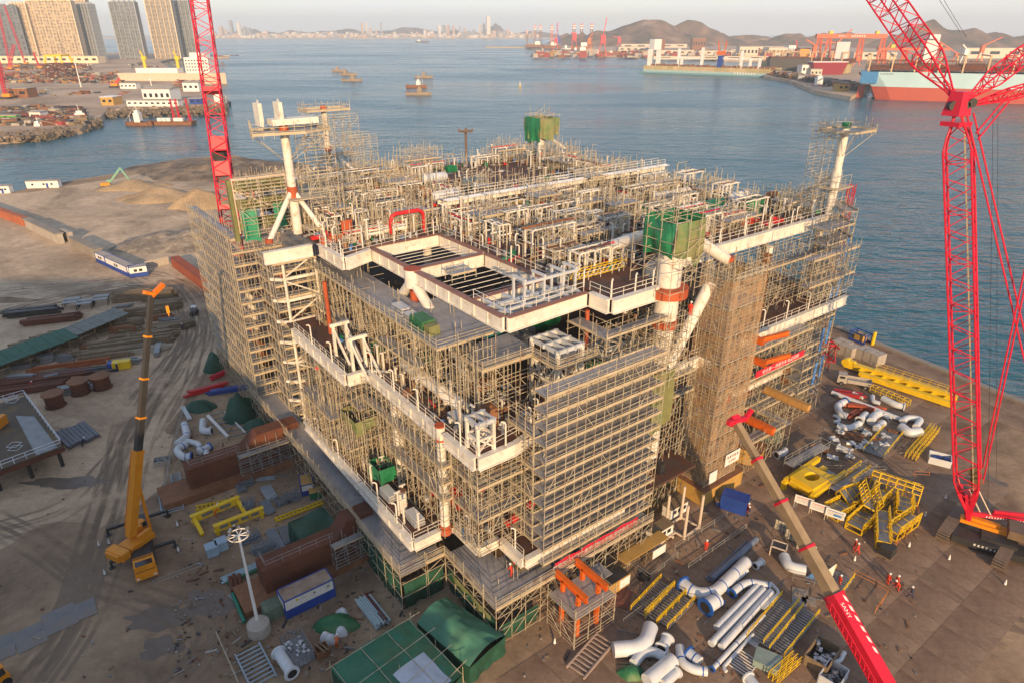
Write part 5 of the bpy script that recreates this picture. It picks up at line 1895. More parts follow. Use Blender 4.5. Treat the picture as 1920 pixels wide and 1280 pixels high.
# storage area on the far left
HD = R(20)                           # heading of the rows there
def row(px, L, w, h, m, label, rz=HD, cat="timber stack", name="timber_stack", pieces=6, layers=3, group=None):
	p = at(*px)
	t = thing(name, label, cat, (p.x, p.y, 0), rz, group)
	rr = random.Random(int(px[0] * 5 + px[1]))
	me = MB().box((0, 0, 0), (L, w / pieces * .86, h / layers * .9)).mesh("board_pack" if m is WOOD else "length", m)
	for k in range(layers):
		for i in range(pieces):
			if k == layers - 1 and rr.random() < .3:
				continue
			inst(me.name.split('.')[0], me, t, (rr.uniform(-.3, .3) * min(L, 3), (i - (pieces - 1) / 2) * w / pieces, .12 + h / layers * (k + .5)), (0, 0, rr.uniform(-.03, .03)))
	for x in (-.35, .35):
		MB().box((L * x, 0, .06), (.2, w, .12)).build("bearer", WOOD, t)
	return t
for px, L, w, h, m, lb, kw in (
		((62, 590), 11, 3, 1.4, DARK, "black pipe stack behind the green roofed shed", {}), ((100, 603), 11, 3, 1.3, RUST, "rusty beam stack behind the sheds, next to the black pipes", {}),
		((253, 562), 9, 3, 2.2, WOOD, "timber stack beyond the grey roofed shed, farthest back", {}), ((300, 562), 7, 3.4, 2.4, WOOD, "timber stack at the far right end of the back row", {}), ((310, 580), 7, 3, 2.0, WOOD, "timber stack at the right end below the far one", {}),
		((262, 590), 6, 2.6, 1.8, WOOD, "timber stack directly right of the grey shed", {}), ((237, 612), 6, 2.6, 1.6, WOOD, "timber stack in front of the grey shed's open end", {}), ((290, 590), 5, 2.4, 1.5, WOOD, "low timber stack left of the walking navy figure", {}),
		((320, 617), 9, 2.4, 1.4, WOOD, "timber stack with ribbed top beside the walking figure", {}), ((290, 632), 8, 2.4, 1.5, WOOD, "timber stack below the ribbed one", {}), ((250, 648), 16, 2.4, 1.5, WOOD, "long timber stack crossing behind the crane boom", {}),
		((215, 665), 12, 2.6, 1.3, WOOD, "broad timber stack left of the crane boom", {}), ((270, 660), 10, 1.6, 1.0, mat("pale_beam", (.4, .37, .3), .6), "pale beams lying right of the crane boom", {}),
		((130, 690), 14, 1.2, 1.1, mat("orange_rust_beam", (.3, .09, .03), .7), "orange rusty beam lying above the cable drums", dict(pieces=2, layers=2)), ((140, 703), 16, 2.2, 1.0, mat("blue_steel_beam", (.06, .07, .09), .5), "dark blue steel beams lying above the cable drums", dict(pieces=4, layers=2)),
		((70, 715), 18, 3, 1.0, RUST, "rusty section stack left of the dark blue beams", {}), ((40, 735), 14, 2.6, 1.0, RUST, "rusty section stack nearest the railed platform", {}), ((110, 672), 8, 2, .9, WOOD, "low timber packs in front of the green roofed shed", {}),
		((45, 655), 4, 2.4, 1.3, WOOD, "timber pack at the shed's left front", {}), ((65, 648), 4, 2.4, 1.3, WOOD, "timber pack second along the shed front", {}), ((85, 640), 4, 2.4, 1.3, WOOD, "timber pack third along the shed front", {}), ((105, 634), 3.6, 2.2, 1.4, WOOD, "timber pack fourth along the shed front", {}),
		((128, 628), 4, 2.2, 1.3, WOOD, "timber pack at the shed's right corner", {}), ((172, 620), 4, 2.6, 1.4, WOOD, "timber pack standing between the two sheds", {}), ((192, 612), 4, 2.6, 1.4, WOOD, "timber pack in front of the grey roofed shed", {}), ((20, 672), 5, 2.4, 1.2, WOOD, "timber pack at the far left below the green roof", {})):
	row(px, L, w, h, m, lb, **kw)
for px, lb in (((135, 578), "dark steel rack left of three behind the grey shed"), ((160, 580), "dark steel rack in the middle behind the grey shed"), ((190, 572), "dark steel rack at the right behind the grey shed")):
	t = thing("steel_rack", lb, "rack", at(*px), HD, "dark racks behind the sheds")
	for k in range(2):
		MB().box((0, k * 2.4, 1.6), (3.4, 1.6, .12)).build("shelf", STEEL, t)
		b = MB()
		for x in (-1.6, 1.6):
			for y in (-.7, .7):
				b.box((x, y + k * 2.4, .8), (.15, .15, 1.6))
		b.build("legs", DARK, t)
pk = random.Random(4)
for i in range(30):
	px = (pk.uniform(200, 335), pk.uniform(570, 640)) if i < 14 else (pk.uniform(10, 250), pk.uniform(640, 735))
	m = pk.choice((WOOD, WOOD, WOOD, STEEL, RUSTL))
	row(px, pk.uniform(2, 5), pk.uniform(1, 2.2), pk.uniform(.6, 1.6), m, "small " + {WOOD: 'timber', STEEL: 'grey steel', RUSTL: 'rusty steel'}[m] + " pack " + ("among the stacks right of the sheds" if i < 14 else "in the rows before the sheds"), HD + pk.uniform(-.3, .3), pieces=pk.choice((3, 4, 5)), layers=2, group="small packs in the storage rows")
def shed(pa, pb, wid, zf, zb, m, label, patch=None):
	a, b_ = at(*pa), at(*pb)
	d = b_ - a
	L = d.length
	t = thing("open_shed", label, "shed", (a.x, a.y, 0), math.atan2(d.y, d.x))
	n = int(L / 1.0)
	for i in range(n):
		x0, x1 = L * i / n, L * (i + 1) / n
		dz = rnd.uniform(-.05, .05)
		MB().add([(x0, 0, zf + dz), (x1 - .03, 0, zf + dz), (x1 - .03, wid, zb + dz), (x0, wid, zb + dz), (x0, 0, zf - .08 + dz), (x1 - .03, 0, zf - .08 + dz), (x1 - .03, wid, zb - .08 + dz), (x0, wid, zb - .08 + dz)],
				[(0, 1, 2, 3), (7, 6, 5, 4), (0, 4, 5, 1), (1, 5, 6, 2), (2, 6, 7, 3), (3, 7, 4, 0)]).build("roof_sheet", m if not (patch and i > n * .55 and i % 3) else patch, t)
	for i in range(int(L / 4) + 1):
		x = min(L - .2, i * 4 + .1)
		b = MB()
		b.box((x, .2, zf / 2 - .05), (.15, .15, zf - .12))
		b.box((x, wid - .2, zb / 2 - .05), (.15, .15, zb - .12))
		b.build("post", WOOD, t)
	MB().box((L / 2, wid - .1, zb / 2), (L, .06, zb - .3)).build("back_wall", WOOD, t)
	return t
shed((-20, 722), (155, 655), 5, 3.0, 4.0, mat("green_sheet_roof", (.045, .13, .09), .6, 0, .2, .8), "long open shed with faded green sheet roof")
shed((152, 652), (248, 610), 4.6, 3.0, 3.7, mat("grey_sheet_roof", (.19, .2, .18), .6, 0, .2, .8), "open shed with grey sheet roof continuing the green one")
for px, lb in (((105, 760), "rusty cable drum nearest the railed platform"), ((152, 736), "rusty cable drum in the middle of the three"), ((193, 726), "rusty cable drum farthest right of the three")):
	t = thing("cable_drum", lb, "cable drum", at(*px), 0, "rusty cable drums")
	MB().cyl((0, 0, 0), (0, 0, .15), 1.75, None, 24).build("lower_flange", RUST, t)
	MB().cyl((0, 0, .15), (0, 0, 2.5), 1.5, None, 24).build("core", RUST, t, smooth=True)
	MB().cyl((0, 0, 2.5), (0, 0, 2.68), 1.85, None, 24).build("upper_flange", RUSTL, t)
	for k in range(5):
		a_ = k * 1.257 - 1.9
		MB().cyl((1.5 * math.cos(a_), 1.5 * math.sin(a_), 1.0), (1.53 * math.cos(a_), 1.53 * math.sin(a_), 1.0), .18, None, 8).build("bolt_hole", BLACK, t)
# railed steel platform at the left edge
pp = [at(-70, 775, 4), at(47, 742, 4), at(117, 835, 4), at(-70, 905, 4)]
t = wthing("railed_platform", "large brown steel deck with pale handrails at the left edge", "steel deck", (pp[1].x, pp[1].y, 0))
b = MB()
b.prism([(p.x, p.y) for p in pp], 3.7, 4.0)
b.build("deck", mat("stained_deck", (.1, .075, .055), .7, 0, .3, .3, (.2, .13, .04), .7, .56, .08), t)
q0, q1 = pp[1].lerp(pp[0], .1), pp[2].lerp(pp[3], .1)
b = MB()
b.prism([(p.x, p.y) for p in (pp[1].lerp(pp[2], .45).lerp(pp[0], .08), pp[1].lerp(pp[2], .45).lerp(pp[0], .32), pp[2].lerp(pp[3], .28), pp[2].lerp(pp[3], .05))], 4.01, 4.06)
b.build("grey_patch", STEEL, t)
b = MB()
for i, j in ((0, 1), (1, 2), (2, 3)):
	rail(b, (pp[i].x, pp[i].y), (pp[j].x, pp[j].y), 4.0, 1.2, 1.6, .06)
b.build("handrail", PIPEW, t)
b = MB()
for i in range(4):
	for j in range(3):
		q = pp[1].lerp(pp[2], i / 3 * .9 + .05).lerp(pp[0].lerp(pp[3], i / 3 * .9 + .05), j / 3 + .05)
		b.box((q.x, q.y, 1.84), (.4, .4, 3.7))
b.build("legs", DARK, t)
b = MB()
for i in (1, 2):
	b.beam((pp[i].x, pp[i].y, 3.35), (pp[(i + 1) % 4].x, pp[(i + 1) % 4].y, 3.35), .4, .65)
b.build("edge_beam", RUST, t)
MB().box((at(0, 800, 4).x, at(0, 800, 4).y, 4.9), (1.2, 2.6, 1.6)).build("yellow_box", OYEL, t)
for q in ((25, 850), (20, 760)):
	p = at(*q, 4)
	b = MB()
	for z in (.6, 1.2):
		b.box((p.x, p.y, 4 + z), (1.4, .06, .06))
		b.box((p.x, p.y + 1.4, 4 + z), (1.4, .06, .06))
		b.box((p.x - .7, p.y + .7, 4 + z), (.06, 1.4, .06))
		b.box((p.x + .7, p.y + .7, 4 + z), (.06, 1.4, .06))
	b.build("hatch_rail", PIPEW, t)
# small machines
t = thing("forklift", "small grey forklift driving towards the platform", "forklift", at(365, 590), R(-80))
MB().box((0, 0, .8), (2.4, 1.3, .8)).build("body", DARK, t)
MB().box((-.3, 0, 2.0), (1.4, 1.2, .08)).build("roof", PIPEW, t)
b = MB()
for x in (-.9, .3):
	for y in (-.55, .55):
		b.box((x, y, 1.6), (.08, .08, .8))
b.build("roof_posts", DARK, t)
b = MB()
for y in (-.35, .35):
	b.box((1.3, y, 1.3), (.12, .12, 2.2))
	b.box((1.9, y, .2), (1.1, .12, .06))
b.build("mast_forks", STEEL, t)
for x in (-.8, .8):
	for y in (-.6, .6):
		MB().cyl((x, y - .12, .35), (x, y + .12, .35), .35, None, 12).build("wheel", BLACK, t)
t = thing("generator", "yellow box generator with blue end beside the timber", "generator", at(230, 690), HD)
MB().box((0, 0, .9), (3.2, 1.6, 1.6)).build("body", YEL, t)
MB().box((-2.0, 0, .9), (.8, 1.6, 1.6)).build("end_panel", BLUE, t)
t = thing("steel_box", "grey steel box column lying by the timber stacks", "steel box", at(297, 660), R(110))
MB().box((0, 0, .6), (5.5, 1.1, 1.0)).build("body", STEEL, t)
for x in (-2.4, 2.4):
	MB().box((x, 0, .06), (.2, 1.3, .12)).build("bearer", WOOD, t)
t = thing("excavator", "excavator with pale green arched arm and yellow body on the sand by the shore", "excavator", at(203, 352), R(20))
EG = mat("faded_green_paint", (.16, .36, .27), .5)
for y in (-1.2, 1.2):
	MB().box((0, y, .45), (4, .6, .9)).build("track", BLACK, t)
MB().box((-.6, 0, 1.6), (3.6, 2.6, 1.2)).build("body", OYEL, t)
MB().box((.6, .8, 2.5), (1.5, 1.0, 1.5), taper=.9).build("cab", EG, t)
MB().beam((.8, -.3, 1.9), (6.5, -.3, 8.2), .6, .8).build("boom", EG, t)
MB().beam((6.3, -.3, 8.3), (9.5, -.3, 1.5), .5, .7).build("arm", EG, t)
MB().box((9.3, -.3, 1.0), (1.3, 1.3, 1.1), taper=.6).build("bucket", DARK, t)
# earth and rock
tag(mound("sand_heap", tuple(at(385, 385)), 13, 9, 6.0, SAND, .3, 11), kind='structure', label="pale sand heap near the red crane foot", cat="sand heap")
tag(mound("sand_heap", tuple(at(310, 372)), 18, 10, 4.0, SAND, .2, 12), kind='structure')
tag(mound("sand_heap", tuple(at(250, 352)), 16, 9, 3.0, SAND, .1, 13), kind='structure')
tag(mound("rocky_spit", tuple(at(425, 318)), 46, 30, 4.2, ROCK, -.2, 14, 70, 20), kind='structure')
tag(mound("rock_outcrop", tuple(at(360, 450)), 24, 15, 3.4, mat("pale_rock", (.36, .3, .23), .9, 0, .4, .3, (.14, .12, .1), .8, .5, .1, bump=1.0, bscale=.8), .3, 15, 60, 18), kind='structure')
tag(mound("shore_rocks", tuple(at(680, 322)), 46, 12, 1.5, ROCK, .05, 16, 60, 12), kind='structure')
# steel oddments by the fence
for px, L, m, lb, rz in (((388, 733), 7, RED, "bright red steel lengths by the platform's left foot", R(35)), ((425, 735), 7, BLUE, "blue steel lengths beside the red ones", R(20)), ((412, 705), 3, CRED, "small red machine beside the conical tarpaulin", R(60))):
	row(px, L, 1.2, .8, m, lb, rz, "steel stack", "steel_stack", 4, 2)
# tyre tracks, wet patches and small litter on the dirt
def trackmat():
	m = bpy.data.materials.new("tyre_mark")
	m.use_nodes = True
	n, l = m.node_tree.nodes, m.node_tree.links
	b = n["Principled BSDF"]
	b.inputs['Base Color'].default_value = (.3, .225, .16, 1)
	b.inputs['Roughness'].default_value = .95
	t = n.new("ShaderNodeTexCoord")
	nz = n.new("ShaderNodeTexNoise")
	nz.inputs['Scale'].default_value = .12
	nz.inputs['Detail'].default_value = 8
	l.new(t.outputs['Object'], nz.inputs['Vector'])
	mr = n.new("ShaderNodeMapRange")
	mr.inputs['From Min'].default_value = .36
	mr.inputs['From Max'].default_value = .7
	mr.inputs['To Max'].default_value = .75
	l.new(nz.outputs['Fac'], mr.inputs['Value'])
	l.new(mr.outputs['Result'], b.inputs['Alpha'])
	return m
TM = trackmat()
tr_ = random.Random(9)
b = MB()
zz = .008
def track(pts, off):
	global zz
	P_ = [at(*q) for q in pts]
	path = []
	for i in range(len(P_) - 1):
		p0, p1, p2, p3 = P_[max(0, i - 1)], P_[i], P_[i + 1], P_[min(len(P_) - 1, i + 2)]
		for k in range(10):
			u = k / 10
			path.append(.5 * (2 * p1 + (p2 - p0) * u + (2 * p0 - 5 * p1 + 4 * p2 - p3) * u * u + (3 * p1 - p0 - 3 * p2 + p3) * u ** 3))
	vs = []
	for i, q in enumerate(path):
		d = (path[min(i + 1, len(path) - 1)] - path[max(0, i - 1)]).normalized()
		nn = Vector((-d.y, d.x, 0))
		for w in (-.28, .28):
			r = q + nn * (off + w)
			vs.append((r.x, r.y, zz))
	b.add(vs, [(2 * i, 2 * i + 1, 2 * i + 3, 2 * i + 2)[::-1] for i in range(len(path) - 1)])
	zz += .0006
for k in range(15):
	o_ = tr_.uniform(-7, 7)
	base = tr_.choice(([(60, 1290), (150, 1150), (215, 950), (262, 800), (330, 690), (372, 610), (330, 545), (180, 545), (-60, 600)], [(-40, 1010), (120, 960), (225, 870), (300, 740), (360, 640), (330, 560), (230, 520)], [(330, 1290), (380, 1180), (300, 1120), (180, 1090), (60, 1010), (-60, 960)], [(-50, 560), (120, 540), (290, 525), (360, 585), (350, 700), (280, 830)]))
	jit = [(x + tr_.uniform(-16, 16), y + tr_.uniform(-12, 12)) for x, y in base]
	for w in (-.95, .95):
		track(jit, o_ * .35 + w)
for k in range(9):
	jit = [(x + tr_.uniform(-30, 30), y + tr_.uniform(-12, 12)) for x, y in tr_.choice(([(1900, 1100), (1800, 1090), (1740, 1150), (1720, 1290)], [(1930, 1180), (1850, 1140), (1760, 1080), (1700, 1060)], [(1480, 900), (1560, 1010), (1620, 1090), (1650, 1200)]))]
	for w in (-.95, .95):
		track(jit, w)
tag(b.build("tyre_tracks", TM), "curving tyre tracks worn into the yard dirt", "tyre tracks", kind='stuff')
WET = mat("wet_dirt", (.13, .1, .08), .45, 0, .3, .5, (.2, .15, .11), .8, .5, .15, bump=.2, bscale=2)
for i, (px, rx, ry, lb) in enumerate((((392, 1130), 3.4, 2.2, "dark wet patch left of the lamp mast foot"), ((310, 1160), 3.8, 1.8, "dark wet patch below the truck crane"), ((120, 905), 6.5, 1.6, "long grey wet patch below the railed platform"), ((1790, 900), 7, 4, "dark wet ground left of the red crane foot"), ((300, 1215), 2.2, 1.4, "small damp patch at the lower left"))):
	p = at(*px)
	b = MB()
	n = 40
	vs = [(p.x + math.cos(a) * rx * (.55 + .9 * hnoise(math.cos(a) * 2 + i * 7, math.sin(a) * 2 + 4, .7, i)), p.y + math.sin(a) * ry * (.55 + .9 * hnoise(math.cos(a) * 2 + i * 7, math.sin(a) * 2 + 4, .7, i)), .02 + i * .001) for a in [2 * math.pi * k / n for k in range(n)]]
	b.add(vs, [tuple(range(n))])
	o = b.build("wet_patch", WET)
	tag(o, kind='structure')
b = MB()
lm = [WOOD, STEEL, RUST, CONC, CONCL, DARK, RUSTL, WOOD, STEEL]
for i in range(1500):
	if tr_.random() < .66:
		x, y = tr_.uniform(330, 780), tr_.uniform(780, 1270)
	elif tr_.random() < .85:
		x, y = tr_.uniform(980, 1720), tr_.uniform(800, 1270)
	else:
		x, y = tr_.uniform(-20, 420), tr_.uniform(530, 1270)
	p = at(x, y)
	b.cur = tr_.choice((0, 0, 1, 1, 2, 3, 3, 4, 5, 5, 6, 6, 7, 8))
	L = tr_.choice((.12, .15, .2, .25, .35, .5, 1.2))
	b.box((p.x, p.y, .09), (L, tr_.uniform(.08, .25), tr_.uniform(.06, .16)), tr_.uniform(0, 3.14))
tag(b.build("litter", lm), "small offcuts and litter scattered over the yard", "litter", kind='stuff')
# right yard: concrete slabs, quay, goods
slab = MB().box((0, 0, 0), (4.94, 4.94, .05)).mesh("slab", SLABM)
pv = mthing("yard_pavement", None, None, 0, 0, 0)
pv['kind'] = 'structure'
k_ = 0
for i in range(-1, 21):
	for j in range(-6, 3):
		s, t = 2 + i * 5 + 2.5, -3 + j * 5 + 2.5
		w_ = W(s, t)
		if (t > -3 and s < 26) or w_.x > 92 or w_.y < 38 or (w_.x > 74 and w_.y < 100):
			continue
		if (Vector((w_.x, w_.y)) - Vector((75.5, 141.8))).dot(Vector((.873, .487))) > -8:
			continue
		inst("slab", slab, pv, (s, t, .006 + rnd.uniform(0, .012)), (rnd.uniform(-.001, .001), rnd.uniform(-.001, .001), 0))
# quay edge: coping blocks along the water, a pipe trench
qa, qb = at(1570, 612), at(1920, 752)
qd = (qb - qa).normalized()
qn = Vector((-qd.y, qd.x, 0))
if qn.x > 0:
	qn = -qn
qt = wthing("quay_coping", None, None, tuple(qa))
qt['kind'] = 'structure'
cop = MB().box((0, 0, 0), (3.94, 1.5, .6)).mesh("coping_block", CONC)
ang = math.atan2(qd.y, qd.x)
for i in range(-22, 22):
	c = qa + qd * (i * 4.0) + qn * .8
	inst("coping_block", cop, qt, (c.x, c.y, .1 + rnd.uniform(-.02, .02)), (0, 0, ang))
fen = MB().cyl((0, 0, -2.4), (0, 0, -.4), .45, None, 10).mesh("fender", BLACK)
for i in range(-10, 14):
	c = qa + qd * (i * 7.0) - qn * .35
	inst("fender", fen, qt, (c.x, c.y, 0))
strip = wthing("quay_apron", None, None, tuple(qa))
strip['kind'] = 'structure'
ap = MB().box((0, 0, 0), (5.92, 4.9, .05)).mesh("apron_slab", SLABM)
for i in range(-14, 16):
	for k in range(2):
		c = qa + qd * (i * 6) + qn * (4.2 + k * 5)
		inst("apron_slab", ap, strip, (c.x, c.y, .03 + rnd.uniform(0, .01)), (0, 0, ang))
# yellow box girder with its walkway
a, c = at(1600, 695), at(1790, 758)
d = c - a
L = d.length
t = thing("yellow_gangway", "long bright yellow boom section with a railed walkway lying along the quay", "crane boom section", (a.x, a.y, 0), math.atan2(d.y, d.x))
MB().box((L / 2, 0, 1.1), (L, 1.2, 1.3)).build("main_box", YEL, t)
b = MB()
b.box((-.8, 0, 1.3), (2.2, 1.2, 1.6), taper=.7)
b.cyl((-1.6, -.7, 1.5), (-1.6, .7, 1.5), .8, None, 14)
b.build("head", YEL, t)
MB().box((L / 2 + .8, -1.9, .75), (L - 2, 1.0, 1.0)).build("lower_box", YEL, t)
b = MB()
b.box((L * .55, .3, 1.8), (L * .7, 1.0, .1))
rail(b, (L * .22, .8), (L * .9, .8), 1.85, 1.1, 1.6, .035)
rail(b, (L * .22, -.2), (L * .9, -.2), 1.85, 1.1, 1.6, .035)
b.build("walkway", YEL, t)
b = MB()
for i in range(8):
	b.box((1.5 + i * L / 8.4, -.9, 1.2), (.3, 1.2, .5))
b.build("clamps", YEL, t)
for x in (2, L * .5, L - 1.5):
	MB().box((x, -.8, .12), (.4, 3.4, .24)).build("bearer", WOOD, t)
# flat truck
t = thing("flatbed_truck", "dusty cream flatbed truck parked below the yellow boom section", "truck", at(1598, 722), R(-25))
MB().box((1.0, 0, 1.0), (4.2, 2.1, .3)).build("bed", CONCL, t)
b = MB()
for y in (-1, 1):
	b.box((1.0, y, 1.3), (4.2, .08, .5))
b.box((3.1, 0, 1.3), (.08, 2.0, .5))
b.build("bed_sides", CONCL, t)
cb = MB().box((-2.0, 0, 1.4), (1.7, 2.0, 1.6), taper=.9).build("cab", CONCL, t)
MB().box((-2.8, 0, 1.75), (.12, 1.7, .6)).build("windscreen", GLASS, cb)
MB().box((-2.0, 0, 1.75), (.9, 1.96, .45)).build("side_window", GLASS, cb)
for x in (-2, 2.2):
	for y in (-.95, .95):
		w_ = MB().cyl((x, y - .13, .45), (x, y + .13, .45), .45, None, 14).build("wheel", BLACK, t)
		MB().cyl((x, y - .14, .45), (x, y + .14, .45), .2, None, 8).build("rim", STEEL, w_)
# concrete ballast stacks and blue skid at the quay
for px, lb in (((1583, 662), "cream ballast block stack nearest the platform on the quay"), ((1630, 676), "cream ballast block stack nearer the yellow boom section")):
	t = thing("ballast_stack", lb, "ballast stack", at(*px), ang, "ballast stacks on the quay")
	for i in range(3):
		for j in range(2):
			MB().box((-1.7 + i * 1.7, j * 1.5 - .75, 1.2 + rnd.uniform(-.05, .1)), (1.55, 1.4, 2.3), rnd.uniform(-.03, .03), .97).build("ballast_block", CONCL, t)
t = thing("equipment_skid", "blue steel skid with tan box at the water's edge", "equipment skid", at(1612, 640), ang)
b = MB()
for x in (-1.8, 1.8):
	for y in (-1.2, 1.2):
		b.box((x, y, 1.1), (.2, .2, 2.2))
	b.box((x, 0, 2.15), (.2, 2.4, .2))
for y in (-1.2, 1.2):
	b.box((0, y, 2.15), (3.6, .2, .2))
	b.box((0, y, .3), (3.6, .2, .4))
b.build("frame", BLUE, t)
MB().box((0, 0, 1.1), (2, 1.6, 1.4)).build("tan_box", PLY, t)
MB().box((2.6, .6, 1.6), (.3, .8, 3)).build("yellow_post", YEL, t)
# red lattice boom head poking out beside the corner scaffold
t = wthing("lattice_jib", "red lattice crane head resting on the ground beside the corner scaffold", "lattice jib", at(1545, 690))
ch, br = lattice(ray(1530, 640, 128), ray(1556, 668, 124), 3.0, 4)
b = MB()
b.tubes(ch, .14)
b.tubes(br, .08)
b.tubes([(*ray(1556, 668, 124), *at(1552, 692)), (*ray(1545, 655, 126), *at(1535, 690)), (*ray(1556, 668, 124), *at(1540, 694))], .14)
b.build("truss", RED, t)
# pipes near the quay
lspool("very long white pipe lying along the quay side pipe yard", [(1560, 735), (1700, 790)], .42)
lspool("white pipe bend with blue collar at the far end of the pipe yard", [(1585, 752), (1568, 760), (1576, 776), (1588, 780)], .62, flanges=(0,), bands=(.3,))
lspool("cream curved pipe open at one end in the pipe yard", [(1570, 797), (1592, 803), (1612, 793)], .55)
lspool("short open white pipe standing behind the cream curve", [(1611, 788), (1624, 776)], .6, flanges=(0,), fm=PIPEW)
lspool("small white hooked pipe left of the cream curve", [(1563, 778), (1574, 783), (1572, 790), (1563, 790)], .3)
lspool("white pipe elbow standing upright beyond the open pipe", [(1633, 790), (1640, 778), (1648, 774)], .7)
lspool("white pipe length on a grey trolley", [(1642, 803), (1656, 792)], .6, bands=(.4,))
lspool("thick white pipe bend near the yellow handrail bundles", [(1690, 800), (1705, 812), (1725, 808)], .8)
lspool("white pipe bend hooking back over the thick one", [(1692, 790), (1700, 782), (1728, 785), (1717, 800)], .55)
lspool("white flanged pipe below the yellow loop rail", [(1655, 746), (1678, 758), (1696, 762)], .6, flanges=(1,), fm=PIPEW)
lspool("white pipe elbow left of the flanged pipe", [(1636, 742), (1636, 752), (1650, 756)], .4)
lspool("white stub pipe with flange beside the red steel", [(1600, 737), (1618, 745)], .35, flanges=(0,), fm=PIPEW)
lspool("white flanged pipe near the yellow carriage", [(1571, 838), (1596, 848)], .55, flanges=(0, 1), fm=PIPEW)
lspool("white flanged bend behind the timber block near the long boom", [(1456, 852), (1470, 848), (1472, 843)], .55, flanges=(0,), fm=PIPEW)
lspool("small white valve pipe left of the trolley pipe", [(1657, 778), (1668, 785)], .3, flanges=(0, 1), fm=PIPEW)
for px, rz, L, w, h, m, lb in (((1590, 742), R(-20), 5, 1.6, .8, mat("wine_red_steel", (.3, .015, .02), .5), "wine red steel frames beside the truck"), ((1620, 768), R(-20), 6, 1.2, .8, PRIMER, "orange primed beams among the white pipes"), ((1600, 780), R(35), 3.4, 1.0, .7, PRIMER, "orange primed bracket beside the pipe bend"),
								((1604, 822), R(-25), 3, 2, .4, RUSTL, "brown plates on the pipe yard floor"), ((1590, 818), R(-25), 2.4, 2.2, .3, DECK, "red brown plate near the scaffold materials"), ((1660, 900), R(-30), 4.4, 2, .3, mat("tan_board", (.36, .2, .13), .8), "tan boards beyond the yellow stair frames")):
	row(px, L, w, h, m, lb, rz, "steel stack", "steel_stack", 3, 2)
rj = random.Random(5)
PLW = ["in front of the long white pipe's left end", 'beside the curved cream pipe', 'below the red brown plates', 'next to the brown plates', 'right of the brown plates', 'below the pipe on a trolley', 'behind the trolley pipe', 'right of the flanged pipe by the carriage', 'beside the broad stair flight', 'just below the cream curved pipe', 'between the cream pipe and the trolley pipe', "left of the broad stair flight's top", 'below the flanged pipe by the carriage', 'left of the flanged pipe by the carriage', 'nearest the stair tower', 'beside the grey netting heap']
for i, (x, y) in enumerate(((1560, 826), (1575, 812), (1592, 835), (1610, 840), (1622, 832), (1636, 842), (1640, 826), (1655, 836), (1662, 822), (1612, 806), (1625, 815), (1672, 812), (1590, 858), (1560, 860), (1545, 848), (1530, 838))):
	p = at(x, y)
	t = thing("fittings_pallet", "pallet of small metal fittings " + PLW[i], "pallet", (p.x, p.y, 0), R(-25), "pallets of fittings in the pipe yard")
	MB().box((0, 0, .08), (2.0, 1.4, .14)).build("pallet", WOOD, t)
	b = MB()
	for k in range(8):
		if rj.random() < .5:
			b.box((rj.uniform(-.7, .7), rj.uniform(-.5, .5), .35 + rj.random() * .2), (rj.uniform(.3, 1), rj.uniform(.2, .5), rj.uniform(.2, .6)), rj.random() * 3)
		else:
			b.cyl((rj.uniform(-.8, .2), rj.uniform(-.5, .5), .35), (rj.uniform(.2, .9), rj.uniform(-.5, .5), .4), rj.uniform(.12, .24), None, 8)
	o = b.build("fittings", rj.choice((STEEL, WHITEG, PIPEW, RUSTL)), t)
	o['kind'] = 'stuff'
# handrail bundles and stair flights
def railbundle(pa, pb, n, label, w=.5, m=YEL):
	a, c = at(*pa), at(*pb)
	d = c - a
	t = thing("handrail_bundle", label, "handrails", (a.x, a.y, 0), math.atan2(d.y, d.x), "yellow handrail bundles")
	L = d.length
	for k in range(n):
		sg = [(0, k * w, .2 + z, L, k * w, .2 + z) for z in (0, .5, 1.0)]
		for i in range(int(L / 1.2) + 1):
			sg.append((min(L, i * 1.2), k * w, .2, min(L, i * 1.2), k * w, 1.2))
		MB().tubes(sg, .05).build("handrail", m, t)
	return t
railbundle((1702, 860), (1750, 804), 2, "yellow handrail bundle left of the pair leading to the quay")
railbundle((1716, 865), (1760, 810), 2, "yellow handrail bundle right of the pair leading to the quay")
def stairflight(pa, pb, w, label, m=YEL, tread=STEEL, rails=True, group="stair flights lying on the yard"):
	a, c = at(*pa), at(*pb)
	d = c - a
	t = thing("stair_flight", label, "stair flight", (a.x, a.y, 0), math.atan2(d.y, d.x), group)
	L = d.length
	for y in (0, w):
		MB().box((L / 2, y, .35), (L, .1, .3)).build("stringer", STEEL, t)
		if rails:
			sg = [(-.2, y, .5, -.2, y, 1.3), (L + .2, y, .5, L + .2, y, 1.3), (-.2, y, 1.3, L + .2, y, 1.3), (-.2, y, .9, L + .2, y, .9)]
			for i in range(1, 4):
				sg.append((L * i / 4, y, .5, L * i / 4, y, 1.3))
			MB().tubes(sg, .055).build("handrail", m, t)
	n = max(5, int(L / .42))
	me = MB().box((0, 0, 0), (.26, w - .12, .05)).mesh("tread", tread)
	for i in range(n):
		inst("tread", me, t, (L * (i + .5) / n, w / 2, .42))
	return t
stairflight((1210, 1163), (1262, 1106), 1.9, "stair flight with yellow rails, nearest the platform of the middle group")
stairflight((1232, 1172), (1284, 1118), 1.7, "stair flight with yellow rails in the middle of the group below the blue collared bend")
stairflight((1252, 1182), (1300, 1132), 1.2, "narrow stair flight with one folded yellow rail beside an orange sling")
stairflight((1442, 1222), (1502, 1146), 2.6, "wide long stair flight with yellow rails at the lower right")
stairflight((1470, 1235), (1532, 1158), 2.4, "shorter stair flight with yellow rails at the lower right", )
stairflight((1575, 1122), (1598, 1090), 2.2, "upright standing stair piece with yellow rails behind the red boom")
